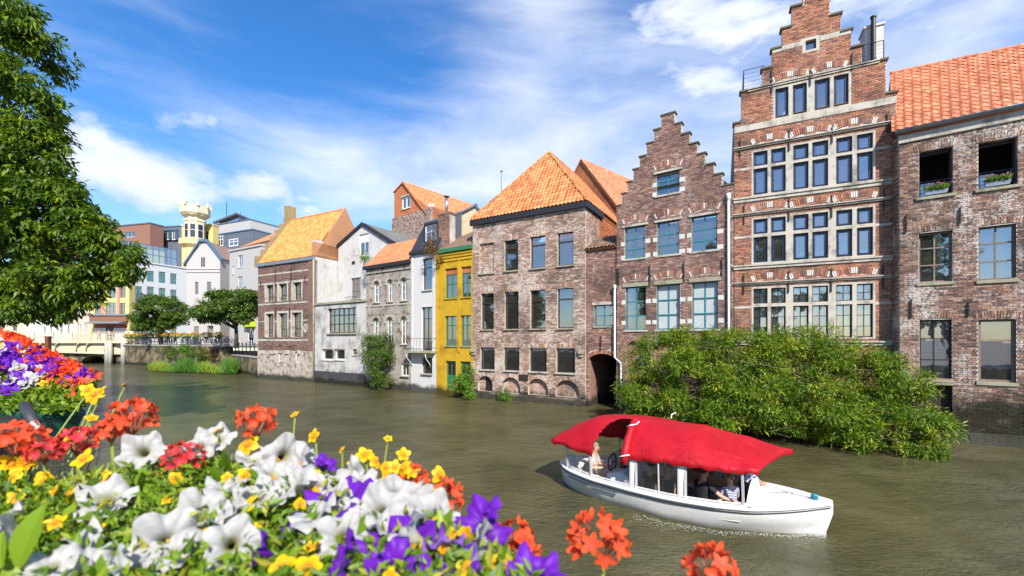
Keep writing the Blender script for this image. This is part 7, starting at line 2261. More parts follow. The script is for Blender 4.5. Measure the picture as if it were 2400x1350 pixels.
person('blond woman in a blue patterned blouse leaning on the foredeck', in_boat(1.22, .45, .34), ba - .35, M['c_pattern'], M['c_jeans'], M['skin'], M['hair_blond'], scale=.84, arms={-1: [(.28, -.2, .34), (.46, .04, .36)], 1: [(.3, .22, .34), (.5, .0, .37)]}, lean=.3, hairstyle='long', group=TOUR, sleeves='long', head_turn=.4)
person('passenger in a red top on the far bench', in_boat(.45, .68, .28), ba - 1.5, M['c_red'], M['c_jeans'], M['skin'], M['hair_dark'], scale=.88, group=TOUR, hairstyle='long')
person('passenger in a white shirt on the far bench behind the window', in_boat(-.15, .68, .28), ba - 1.5, M['c_white'], M['c_jeans'], M['skin2'], M['hair_dark'], scale=.88, group=TOUR)
# drinks on the table
for k, (x, y) in enumerate(((.62, .12), (.95, -.08))):
    mb = MB(); mb.lathe([(.03, 0), (.032, .004), (.004, .008), (.004, .07), (.03, .1), (.038, .14), (.034, .18)], 10)
    o = mb.build('bowl', M['vinyl'], empty('wine_glass', in_boat(x, y, .646)), smooth=True); tag(o.parent, 'wine glass on the boat table, %s' % ('nearer the stern' if k == 0 else 'nearer the bow'), 'glass', 'glasses on the boat table')
    mb = MB(); mb.lathe([(.0, .085), (.026, .1), (.032, .125), (.0, .125)], 10); mb.build('wine', m_plain('red wine', (.15, .004, .01), .2), o.parent, smooth=True)

# wake: low foam ridges thrown by the bow
def foam():
    g = np.random.default_rng(9); V, Q, k = [], [], 0
    pts = []
    for i in range(1500):
        t = g.uniform(0, 1) ** 1.3
        if i < 650:
            x = 2.62 - abs(g.normal(0, .16)); y = g.normal(0, .1 + (2.62 - x) * .5); 
        else:
            x = 2.5 - t * 3.0; y = -(wB_(x) + .05 + t * .12 + abs(g.normal(0, .05 + .12 * t)) + .03 * math.sin(x * 7))
        pts.append((x, y))
    for x, y in pts:
        s = g.uniform(.004, .014); a = g.uniform(0, 6.28); z = g.uniform(.004, .02)
        c, q = math.cos(a) * s, math.sin(a) * s
        p = [(x - c, y - q, z), (x + q * .6, y - c * .6, z + s * .5), (x + c, y + q, z), (x - q * .6, y + c * .6, z + s * .25)]
        V += p; Q.append((k, k + 1, k + 2, k + 3)); k += 4
    o = np_quads('foam', np.array(V), np.array(Q), g.uniform(0, 1, len(Q)), m_plain('white foam', (.6, .61, .58), .6, .1, 20))
    o.location = BO; o.rotation_euler = (0, 0, ba); tag(o, 'white bow foam and wake along the tour boat', 'foam', kind='stuff')
foam()

# ---------------------------------------------------------------- bicycles, railing, baskets and walkers on the far quay
def quay_pt(px, back, z=None):
    """on the quay pavement: the point of the quay line in pixel column px, moved back from the edge"""
    t = hQ1.uz(px, 800)[0]
    return hQ1.world(t, back, z if z is not None else zq0)
M['tyre'] = M['rubber']
def make_bike(col, label):
    root = empty('bicycle', (0, 0, 0)); tag(root, label, 'bicycle', 'bicycles parked along the quay')
    for x in (-.52, .52):
        mb = MB(); mb.tube([(x + .33 * math.cos(t * math.pi / 8), 0, .34 + .33 * math.sin(t * math.pi / 8)) for t in range(17)], .022, 5, caps=False); w = mb.build('wheel', M['tyre'], root)
        mb = MB(); mb.tube([(x + .3 * math.cos(t * math.pi / 8), 0, .34 + .3 * math.sin(t * math.pi / 8)) for t in range(17)], .012, 4, caps=False)
        for k in range(8): mb.tube([(x, 0, .34), (x + .3 * math.cos(k * math.pi / 4), 0, .34 + .3 * math.sin(k * math.pi / 4))], .004, 3)
        mb.build('rim', M['alu'], w)
    mb = MB()
    for a, c in (((-.52, 0, .34), (-.05, 0, .3)), ((-.05, 0, .3), (-.18, 0, .82)), ((-.52, 0, .34), (-.17, 0, .75)), ((-.05, 0, .3), (.36, 0, .8)), ((-.17, 0, .72), (.35, 0, .86)), ((.52, 0, .34), (.34, 0, .95))): mb.tube([a, c], .022, 5)
    mb.build('frame', col, root)
    mb = MB(); mb.tube([(.28, -.28, 1.0), (.36, -.2, 1.06), (.34, 0, 1.0), (.36, .2, 1.06), (.28, .28, 1.0)], .014, 5); mb.tube([(.34, 0, .9), (.34, 0, 1.0)], .016, 5); mb.build('handlebar', M['iron'], root)
    mb = MB(); mb.ball((-.2, 0, .9), (.14, .075, .04), 8, 5); mb.tube([(-.19, 0, .8), (-.2, 0, .88)], .014, 5); mb.build('saddle', M['rubber'], root)
    mb = MB(); mb.box(-.75, -.3, -.07, .07, .7, .72); mb.build('carrier', M['iron'], root)
    return root
BCOL = [m_plain('black bicycle paint', (.02, .02, .022), .35), m_plain('teal bicycle paint', (.02, .13, .15), .35), m_plain('silver bicycle paint', (.4, .42, .45), .35), m_plain('blue bicycle paint', (.03, .08, .25), .35), m_plain('maroon bicycle paint', (.18, .02, .03), .35)]
BN = ['black', 'teal', 'silver', 'blue', 'maroon']
protos = [make_bike(m, '') for m in BCOL]
rb = random.Random(17); used = [False] * 5
pxs = [304 + 9.0 * k for k in range(25)]
for k, px in enumerate(pxs):
    c = rb.randrange(5)
    o = copy_tree(protos[c]) if used[c] else protos[c]; used[c] = True
    p = quay_pt(px, rb.uniform(.5, 1.3), zq0 + .13)
    o.location = p; o.rotation_euler = (rb.uniform(-.1, .1), 0, math.atan2(hQ1.u.y, hQ1.u.x) + rb.choice((0, math.pi)) + rb.uniform(-.5, .5))
    ordn = ['first', 'second', 'third', 'fourth', 'fifth', 'sixth', 'seventh', 'eighth', 'ninth', 'tenth', 'eleventh', 'twelfth', 'thirteenth', 'fourteenth', 'fifteenth', 'sixteenth', 'seventeenth', 'eighteenth', 'nineteenth', 'twentieth', 'twenty-first', 'twenty-second', 'twenty-third', 'twenty-fourth', 'twenty-fifth'][k]
    o['label'] = '%s bicycle, %s along the quay counting from the bridge' % (BN[c], ordn)
for c in range(5):
    if not used[c]:
        for ch in list(protos[c].children): bpy.data.objects.remove(ch)
        bpy.data.objects.remove(protos[c])
# railing with flower baskets
rl = empty('quay_railing', hQ1.world(0, .2, 0), math.atan2(hQ1.u.y, hQ1.u.x)); tag(rl, 'dark iron railing along the top of the quay wall', 'railing')
n = 22
for k in range(n + 1):
    mb = MB(); x = hQ1.w * k / n; mb.tube([(x, 0, zq0 + .13), (x, 0, zq0 + 1.15)], .035, 5); mb.build('post', M['iron'], rl)
mb = MB()
for z in (.5, .85, 1.13): mb.tube([(0, 0, zq0 + z), (hQ1.w, 0, zq0 + z)], .022, 5)
mb.build('rail', M['iron'], rl)
M['petal_yellow'] = m_leaf('yellow orange petals', [(0, (.62, .2, .02)), (.5, (.75, .4, .02)), (1, (.8, .55, .03))], .25)
M['petal_red'] = m_leaf('orange red petals', [(0, (.65, .03, .01)), (.6, (.8, .09, .02)), (1, (.8, .2, .1))], .28)
M['petal_mix'] = m_leaf('mixed bright petals', [(0, (.7, .05, .02)), (.35, (.75, .25, .03)), (.65, (.75, .5, .04)), (1, (.7, .3, .45))], .25)
def basket_plant(root, c, r, nl, nf, ls, fs, petal, g, leafmat=None, up_=.35, sq=.6):
    d = g.normal(size=(nl, 3)); d /= np.linalg.norm(d, axis=1, keepdims=True); d[:, 2] *= sq
    P = np.array(c) + d * r * g.uniform(.5, 1, (nl, 1))
    leaf_cloud('foliage', P, d, ls, leafmat or M['leaf_reed'], root, droop=.15, aspect=.4, rng=g)
    d = g.normal(size=(nf, 3)); d[:, 2] = np.abs(d[:, 2]) * .9 + up_ * g.uniform(-.5, 1, nf); d /= np.linalg.norm(d, axis=1, keepdims=True); d[:, 2] *= sq
    P = np.array(c) + d * r * g.uniform(.92, 1.1, (nf, 1))
    leaf_cloud('blossom', P, d, fs, petal, root, droop=-.2, aspect=.9, rng=g)
for k, px in enumerate((298, 312, 330, 344, 359, 374, 389, 409, 430, 454, 481, 509)):
    p = quay_pt(px, .15); r_ = empty('flower_basket', (p.x, p.y, zq0 + 1.1)); cn = 'orange and yellow' if k not in (4, 5) else 'pink and red'
    tag(r_, '%s flower basket, %s on the quay railing counting from the bridge' % (cn, ['first', 'second', 'third', 'fourth', 'fifth', 'sixth', 'seventh', 'eighth', 'ninth', 'tenth', 'eleventh', 'twelfth'][k]), 'flower basket', 'flower baskets on the quay railing')
    mb = MB(); mb.lathe([(.0, -.15), (.25, -.12), (.34, .05), (.3, .05), (.0, .02)], 8); mb.build('basket', M['frame_brown'], r_)
    basket_plant(r_, (0, 0, .18), .55, 240, 150, .16, .13, M['petal_mix'] if k in (4, 5) else M['petal_yellow'], np.random.default_rng(50 + k))
# walkers
def walker(label, p, face, top, legs, hair, pose='walk', hs='short'):
    person(label, p, face, top, legs, M['skin'], hair, pose=pose, scale=1.0, group='people on the bridge and quay', fingers=False, hairstyle=hs, sleeves='long')
zb_ = zd
for k, (px, back, top, lab, f) in enumerate(((199, 2.2, M['pink'], 'person in a pink top walking on the bridge', 0), (217, 2.6, M['c_blue'], 'person in a blue jacket walking on the bridge', 3.1), (238, 2.0, M['c_black'], 'person in black crossing the bridge', .3), (256, 3.0, M['c_white'], 'person in a white shirt near the shop door on the bridge', 2.8), (276, 2.3, M['c_white'], 'person in white at the quay end of the bridge', -1.5))):
    walker(lab, bB.world(x_(px), back, zb_), f, top, M['c_jeans'], M['hair_dark'])
for k, (px, back, top, lab) in enumerate(((313, 3.0, M['c_red'], 'person in a red coat behind the first flower baskets'), (327, 3.4, M['c_grey'], 'person in grey behind the railing near the smaller tree'), (350, 3.0, M['c_blue'], 'person in light blue walking behind the baskets'), (467, 2.2, M['c_black'], 'person in black taking a photograph on the quay'), (538, 2.4, M['c_white'], 'person in white standing by the larger tree'))):
    walker(lab, quay_pt(px, back, zq0 + .02), -1.5 + k, top, M['c_jeans'], M['hair_dark'], 'walk' if k != 3 else 'stand')

# ---------------------------------------------------------------- flowers on the near railing
def m_petal(name, a, throat, edge=None, trans=.3):
    m = bpy.data.materials.new(name); m.use_nodes = True; t = m.node_tree; p = t.nodes['Principled BSDF']; nb = NB(t)
    o = nb.n('TexCoord').outputs['Object']; s = nb.n('SeparateXYZ', None, i0=o)
    rad = nb.n('VectorMath', {'operation': 'LENGTH'}, i0=nb.n('CombineXYZ', None, i0=s.outputs[0], i1=s.outputs[1], i2=0.0).outputs[0]).outputs['Value']
    f = nb.n('MapRange', {'interpolation_type': 'SMOOTHSTEP'}, Value=rad, From_Min=.004, From_Max=.018).outputs[0]
    c = nb.mix(f, throat, a)
    n = nb.noise(o, 70.0, 3.0)
    c = nb.mix(.5, c, nb.ramp(n, [(.3, .66), (.7, 1.18)]), 'MULTIPLY')
    nb.link(c, p.inputs['Base Color']); p.inputs['Roughness'].default_value = .5; p.inputs['Specular IOR Level'].default_value = .25
    tr = nb.n('BsdfTranslucent', None, Color=c); mx = nb.n('MixShader', None, i0=trans, i1=p.outputs[0], i2=tr.outputs[0]); nb.link(mx.outputs[0], t.nodes['Material Output'].inputs[0])
    return m
M['pet_white'] = m_petal('white petunia petal', (.47, .465, .455), (.36, .34, .12))
M['pet_purple'] = m_petal('violet petunia petal', (.15, .017, .44), (.05, .004, .12), trans=.35)
M['pet_lilac'] = m_petal('lilac petunia petal', (.36, .16, .62), (.12, .03, .25), trans=.35)
M['ger_red'] = m_petal('vermilion geranium petal', (.82, .095, .018), (.78, .1, .05), trans=.35)
M['ger_pink'] = m_petal('coral red geranium petal', (.76, .06, .04), (.55, .04, .07), trans=.35)
M['bid_yel'] = m_petal('golden yellow petal', (.85, .58, .008), (.75, .32, .01), trans=.35)
M['bid_org'] = m_plain('orange flower centre', (.62, .24, .01), .8, .3, 200, bump=.5)
M['stem'] = m_plain('pale green stem', (.22, .30, .04), .6, .2, 40)
M['stem_red'] = m_plain('reddish stem', (.3, .08, .04), .6, .2, 40)
M['leaf_pet'] = m_leaf('bright petunia leaves', [(0, (.06, .14, .008)), (.5, (.15, .27, .012)), (.85, (.27, .37, .02)), (1, (.4, .36, .05))], .42)


def petunia_mesh(k, mat):
    r = random.Random(k); mb = MB(); n = 40
    prof = [(.0035, -.052), (.005, -.035), (.0085, -.015), (.014, -.002), (.023, .006), (.034, .009), (.043, .006)]
    ph = r.uniform(0, 6); rows = []
    for i, (rad, z) in enumerate(prof):
        u = max(0, (i - 2) / 4); row = []
        for j in range(n):
            t = 2 * math.pi * j / n
            lobe_ = 1 + .13 * u * math.cos(5 * t + ph) ; ruf = .0065 * u * u * math.sin(11 * t + k) + .008 * u * u * math.cos(5 * t + ph) + .008 * u * u * math.cos(2 * t + k)
            row.append((rad * lobe_ * math.cos(t), rad * lobe_ * math.sin(t), z + ruf))
        rows.append(row)
    for a, c in zip(rows, rows[1:]):
        for j in range(n): mb.face([a[j], a[(j + 1) % n], c[(j + 1) % n], c[j]])
    kk = len(mb.v)
    mb.lathe([(.0, -.066), (.006, -.062), (.007, -.045), (.0062, -.038)], 8, mi=1)
    for j in range(5):
        t = j * 1.2566; mb.face([(.006 * math.cos(t), .006 * math.sin(t), -.045), (.012 * math.cos(t + .35), .012 * math.sin(t + .35), -.035), (.015 * math.cos(t), .015 * math.sin(t), -.022), (.012 * math.cos(t - .35), .012 * math.sin(t - .35), -.035)], mi=1)
    me = mb.mesh('flower', True); me.materials.append(mat); me.materials.append(M['stem'])
    b_ = bmesh.new(); b_.from_mesh(me); bmesh.ops.remove_doubles(b_, verts=b_.verts, dist=.00005); b_.to_mesh(me); b_.free()
    return me


def petal_fan(mb, n, rad, w, cup, r, mi=0, notch=.0, c=(0, 0, 0), twist=0.0):
    for k in range(n):
        t = 2 * math.pi * k / n + r.uniform(-.12, .12) + twist
        ca, sa = math.cos(t), math.sin(t); cu = cup + r.uniform(-.25, .25); ln = rad * r.uniform(.85, 1.1)
        rows = []
        for i in range(6):
            u = i / 5; ww = w * (math.sin(math.pi * (.10 + .82 * u)) ** .75) * (1 if u < .95 else .72)
            x = ln * u * math.cos(cu * u); z = ln * u * math.sin(cu * u)
            rows.append([(x * ca - v * ww * sa + c[0], x * sa + v * ww * ca + c[1], z + .12 * ww * v * v * 2 + c[2]) for v in (-.5, -.2, .2, .5)])
        for a, b_ in zip(rows, rows[1:]):
            for j in range(3): mb.face([a[j], b_[j], b_[j + 1], a[j + 1]], mi=mi)


def bidens_mesh(k):
    r = random.Random(k); mb = MB()
    petal_fan(mb, 5, .021, .0165, -.15 + r.uniform(-.3, .3), r)
    mb.ball((0, 0, .001), (.0055, .0055, .004), 10, 6, mi=1); mb.lathe([(.0, -.008), (.005, -.006), (.006, -.001)], 8, mi=2)
    me = mb.mesh('flower', True)
    for m_ in (M['bid_yel'], M['bid_org'], M['stem']): me.materials.append(m_)
    return me


def floret_mesh(k, mat):
    r = random.Random(k); mb = MB()
    petal_fan(mb, 5, .022, .0125, .3 + r.uniform(-.25, .4), r)
    mb.tube([(0, 0, 0), (0, 0, -.012)], .0016, 5, mi=1)
    me = mb.mesh('floret', True); me.materials.append(mat); me.materials.append(M['stem_red'])
    return me


PW = [petunia_mesh(k, M['pet_white']) for k in range(4)]; PP = [petunia_mesh(10 + k, M['pet_purple']) for k in range(3)]; PL = [petunia_mesh(20, M['pet_lilac'])]
BD = [bidens_mesh(k) for k in range(4)]; FR = [floret_mesh(k, M['ger_red']) for k in range(4)]; FK = [floret_mesh(9 + k, M['ger_pink']) for k in range(3)]
rf = random.Random(77)


def aim(axis, roll=0.0):
    return (Vector(axis).normalized().to_track_quat('Z', 'Y') @ __import__('mathutils').Quaternion((0, 0, 1), roll)).to_euler()


def bed_d(py): return max(.6, 1.12 - (py - 980) / 370 * .48)


def flower(root, me, px, py, size, face=None, d=None):
    """bloom facing roughly outward and up, on its own short stalk"""
    d = d or bed_d(py) - .035 + rf.uniform(-.03, .03)
    p = D(px, py, d)
    ax = face or (rf.uniform(-.7, .7), rf.uniform(-1.0, .1), rf.uniform(.15, 1.0))
    o = inst('flower', me, root, p - root.location, aim(ax, rf.uniform(0, 6.28)), size * rf.uniform(.7, .95))
    return o, p


def stalk(mb, a, c, r0, n=6, bend=.02):
    a, c = Vector(a), Vector(c); off = Vector((rf.uniform(-bend, bend), rf.uniform(-bend, bend), 0))
    mb.tube([a.lerp(c, k / n) + off * math.sin(math.pi * k / n) for k in range(n + 1)], r0, 5)


NEAR = 'plants in the near flower box'
# the box itself, hung on the quay railing
bx = empty('flower_box', (-.62, .86, 2.62)); tag(bx, 'dark green flower box under the blossoms in the foreground', 'flower box')
M['box_green'] = m_plain('glossy dark green plastic', (.006, .06, .05), .3, .1, 5)
mb = MB()
for (y0, y1) in ((-.17, -.15), (.15, .17)): mb.box(-.85, .62, y0, y1, 0, .24)
mb.box(-.85, .62, -.15, .15, 0, .02); mb.box(-.87, -.85, -.17, .17, 0, .24); mb.box(.62, .64, -.17, .17, 0, .24); mb.build('trough', M['box_green'], bx)
mb = MB(); mb.box(-.84, .61, -.148, .148, .02, .2); mb.build('soil', m_plain('dark potting soil', (.03, .02, .014), .95, .4, 60, bump=.6), bx)
whites = {'left': [(335, 1058, 1.15), (250, 1172, 1.2), (12, 1228, 1.1), (30, 1268, 1.1), (170, 1300, 1.15), (205, 1335, 1.05), (272, 1352, 1.1), (120, 1330, .9), (390, 1272, 1.25), (400, 1300, .9)],
          'middle': [(508, 1030, 1.05), (470, 1048, .85), (470, 1205, 1.15), (505, 1225, .9), (545, 1275, 1.0), (560, 1135, 1.0), (590, 1078, 1.1), (600, 1165, 1.05), (640, 1112, 1.1), (668, 1068, 1.15), (700, 1092, 1.3), (735, 1108, 1.1), (690, 1140, 1.2), (745, 1155, 1.1), (560, 1190, 1.0), (525, 1145, .9)],
          'right': [(825, 1115, 1.1), (855, 1130, 1.0), (780, 1170, 1.1), (740, 1210, 1.15), (800, 1262, 1.2), (868, 1168, 1.1), (890, 1205, 1.2), (925, 1180, 1.2), (975, 1200, 1.25), (1012, 1215, 1.15), (1040, 1240, 1.0), (960, 1255, 1.2), (905, 1240, 1.1), (1118, 1290, 1.05), (985, 1165, .9), (850, 1215, 1.0), (1005, 1285, .9), (760, 1250, 1.0)]}
for k, lst in whites.items():
    c = D(lst[len(lst) // 2][0], 1250, .85); c.z = 2.82
    r_ = empty('petunia_plant', c); tag(r_, {'left': 'white petunias at the left end of the near flower box', 'middle': 'white petunias in the middle of the near flower box below the orange geranium', 'right': 'thick cluster of white petunias round the violet blooms'}[k], 'petunia', NEAR)
    mb = MB()
    for px, py, s in lst:
        o, p = flower(r_, rf.choice(PW), px, py, s * rf.uniform(.95, 1.15))
        back_ = Vector(o.matrix_basis.to_3x3() @ Vector((0, 0, -.06)))
        stalk(mb, Vector((rf.uniform(-.1, .1), rf.uniform(-.05, .08), 0)), p - c + back_, .0022)
    mb.build('stems', M['stem'], r_)
pur = [(800, 1185, 1.6, (-.3, -.35, .9)), (940, 1292, 1.6, (-.1, -.5, .85)), (800, 1320, 1.1, (-.6, -.2, .5)), (1040, 1272, 1.1, (.2, -.5, -.6)), (1128, 1222, 1.5, (-.6, -.4, .7)), (1150, 1250, 1.0, (.7, -.3, .3)), (762, 1088, .85, (.5, 0, .8)), (1255, 1345, 1.1, (.1, -.4, .9)), (1070, 1345, 1.2, (-.3, -.4, .8)), (612, 1292, .8, (-.8, -.2, .4)), (690, 1235, .8, (-.7, .2, .5)), (930, 1340, 1.2, (.2, -.6, .4))]
c = D(930, 1250, .8); c.z = 2.82
r_ = empty('petunia_plant', c); tag(r_, 'deep violet petunias at the front right of the near flower box', 'petunia', NEAR)
mb = MB()
for i, (px, py, s, f) in enumerate(pur):
    o, p = flower(r_, PL[0] if i in (3,) else rf.choice(PP), px, py, s, f)
    stalk(mb, Vector((rf.uniform(-.1, .1), rf.uniform(-.05, .08), 0)), p - c + Vector(o.matrix_basis.to_3x3() @ Vector((0, 0, -.06))), .0022)
mb.build('stems', M['stem'], r_)
yel = {'left': [(195, 1076, 1.25), (28, 1088, 1.2), (165, 1156, 1.1), (60, 1085, .8), (150, 1042, .9), (220, 925, 1.15), (205, 915, 1.0), (235, 918, .9), (290, 902, .7), (215, 1255, 1.1), (130, 1225, .8), (95, 1050, .8), (215, 980, .7)],
       'middle': [(580, 1042, 1.2), (490, 1182, 1.0), (572, 1192, 1.25), (705, 1088, 1.1), (645, 1078, .9), (735, 1022, 1.0), (690, 972, .7), (800, 1052, .6), (425, 1265, 1.2), (455, 1245, .9), (720, 1332, 1.3), (660, 1330, 1.1), (410, 1120, .7), (510, 1008, .7)],
       'right': [(856, 1066, 1.2), (945, 1066, .9), (945, 1098, 1.1), (925, 1095, .9), (830, 1086, .8), (905, 1095, .8), (1030, 1112, .9), (1005, 1150, 1.1), (910, 1028, .65), (880, 1080, .8), (1020, 1165, 1.0), (740, 1145, .9), (1195, 1330, 1.1), (1170, 1320, .9), (905, 1120, .8), (968, 1105, .8)]}
for k, (x0, x1) in {'left': (-40, 400), 'middle': (380, 780), 'right': (700, 1120)}.items():
    for i in range(16):
        px = rf.uniform(x0, x1); yel[k].append((px, np.interp(px, [0, 300, 560, 750, 1000, 1200], [1110, 1090, 1070, 1110, 1190, 1300]) + abs(rf.gauss(0, 90)), rf.uniform(.55, 1.0)))
for k, lst in yel.items():
    c = D(lst[len(lst) // 2][0], 1250, .88); c.z = 2.82
    r_ = empty('bidens_plant', c); tag(r_, {'left': 'yellow star flowers on thin stems at the left of the near box', 'middle': 'yellow star flowers among the white petunias in the middle', 'right': 'golden star flowers above the red geranium at the right'}[k], 'flower plant', NEAR)
    mb = MB()
    for px, py, s in lst:
        d = bed_d(py) - .045
        o, p = flower(r_, rf.choice(BD), px, py, s * 1.15, (rf.uniform(-.6, .6), rf.uniform(-.9, -.1), rf.uniform(.2, 1)), d)
        stalk(mb, Vector((p.x - c.x + rf.uniform(-.06, .06), rf.uniform(-.04, .06), .02)), p - c + Vector(o.matrix_basis.to_3x3() @ Vector((0, 0, -.006))), .0017, 8, .03)
    mb.build('stems', M['stem'], r_)
# geranium heads
ger = [(310, 978, 1.0, 1.15, 'orange red geranium head standing highest at the left', FR), (42, 1028, .95, 1.15, 'orange red geranium head cut by the left edge', FR), (600, 990, 1.02, 1.0, 'coral geranium head above the middle white petunias', FR), (430, 1072, .95, .9, 'crimson geranium head among white petunias', FK),
       (180, 1035, 1.0, .9, 'fading pink red geranium head behind the yellow stars', FK), (960, 1132, .95, 1.0, 'red geranium head under the golden stars', FR), (1035, 1165, .9, 1.0, 'scarlet geranium head at the right shoulder of the flower bed', FR), (1205, 1268, .8, 1.0, 'red geranium head behind the upper violet petunia', FR),
       (262, 1008, 1.0, .8, 'small orange geranium head below the highest one at the left', FR), (105, 1060, .95, .75, 'small crimson geranium head near the left edge', FK), (985, 1172, .88, .7, 'small scarlet geranium head tucked beside the white petunias', FR), (1225, 1310, .76, .8, 'low red geranium head near the bottom of the bed', FR),
       (1402, 1268, .8, 1.15, 'single red geranium head standing alone against the water', FR), (1668, 1338, .72, .9, 'red geranium petals poking in at the bottom edge', FR)]
for px, py, d, s, lab, FM in ger:
    s *= .86 if px < 1300 else 1.0
    hub = D(px + (14 if px > 1300 else 0), py + 45 * s, d)
    r_ = empty('geranium', Vector((hub.x + .02, hub.y + .01, 2.84))); tag(r_, lab, 'geranium', 'geranium heads in the near flower box')
    mb = MB(); stalk(mb, (0, 0, 0) if px < 1300 else (-.03, .0, -.0), hub - r_.location, .0034, 8, .01); mb.build('stem', M['stem'], r_)
    mp = MB(); cen = D(px, py, d)
    n = 17
    for k in range(n):
        t = k * 2.399; v = 1 - 1.5 * (k + .5) / n
        dr = Vector((math.cos(t) * math.sqrt(max(0, 1 - v * v)), math.sin(t) * math.sqrt(max(0, 1 - v * v)), v)); dr = (dr + Vector((rf.uniform(-.2, .2), rf.uniform(-.2, .2), rf.uniform(-.2, .2)))).normalized()
        p = cen + Vector((dr.x * .043, dr.y * .043, dr.z * .037)) * s
        inst('floret', rf.choice(FM), r_, p - r_.location, aim(dr, rf.uniform(0, 6.28)), s * rf.uniform(.8, 1.05))
        stalk(mp, hub - r_.location, p - r_.location - dr * .01, .0011, 3, .003)
    mp.build('pedicels', M['stem_red'], r_)
# leaves under the blossoms
def near_leaves():
    g = np.random.default_rng(33); top = lambda x: np.interp(x, [-120, 0, 150, 300, 450, 560, 650, 750, 880, 1000, 1100, 1200, 1290], [1120, 1120, 1130, 1095, 1085, 1075, 1085, 1115, 1150, 1200, 1250, 1305, 1365])
    n = 21000
    px = g.uniform(-120, 1290, n); tp = top(px); py = tp + (1480 - tp) * g.uniform(0, 1, n) ** .9
    d = 1.155 - (py - 980) / 370 * .46 + g.normal(0, .05, n); d = np.maximum(d, .5)
    P = np.stack([(px - 1200) / FPX * d, d, HC + (HY - py) / FPX * d], 1)
    A = np.stack([g.normal(0, .7, n), g.normal(-.15, .6, n), g.normal(.55, .6, n)], 1)
    N = np.stack([g.normal(0, .5, n), g.normal(-.6, .4, n), g.normal(.9, .4, n)], 1)
    L = g.uniform(.010, .032, n); big = g.uniform(0, 1, n) > .985; L[big] *= 1.9
    V, Q = leaf_arrays(P, A, N, L, L * np.where(big, .5, .34))
    o = np_quads('leaves', V, Q, np.repeat(np.clip(g.normal(.5, .28, n), 0, 1), 2), M['leaf_pet']); tag(o, 'mass of small green leaves filling the near flower box', 'leaves', kind='stuff')
    n = 1300
    px = g.uniform(-100, 1250, n); py = top(px) + g.uniform(-30, 260, n); d = 1.13 - (py - 980) / 370 * .46
    mb = MB()
    for i in range(n):
        p = D(px[i], py[i], max(d[i], .52)); q = p - Vector((g.normal(0, .03), g.normal(0, .03), g.uniform(.03, .11)))
        mb.tube([q, p], .0011, 4)
    o = mb.build('fine_stems', M['stem']); tag(o, 'tangle of fine stems in the near flower box', 'stems', kind='stuff')
near_leaves()
# a few big leaves close to the lens
big_l = empty('leafy_shoot', D(70, 1300, .62)); tag(big_l, 'large soft green leaf at the lower left corner', 'leaf', NEAR)
mb = MB()
for (px, py, L, w, dx, dz) in ((45, 1330, .085, .04, .15, .9), (5, 1330, .05, .026, -.3, .7)):
    o_ = D(px, py, .6) - big_l.location; ax = Vector((dx, .1, dz)).normalized(); sd = ax.cross(Vector((0, -1, .3))).normalized(); nn = sd.cross(ax)
    rows = []
    for i in range(8):
        u = i / 7; ww = w * math.sin(math.pi * (.06 + .92 * u)) ** .9
        rows.append([o_ + ax * L * u + sd * ww * v * .5 + nn * (abs(v) * ww * .18 - u * u * .012) for v in (-1, -.5, 0, .5, 1)])
    for a, c_ in zip(rows, rows[1:]):
        for j in range(4): mb.face([a[j], a[j + 1], c_[j + 1], c_[j]], .6)
    mb.build('leaf', M['leaf_pet'], big_l, smooth=True); mb = MB()

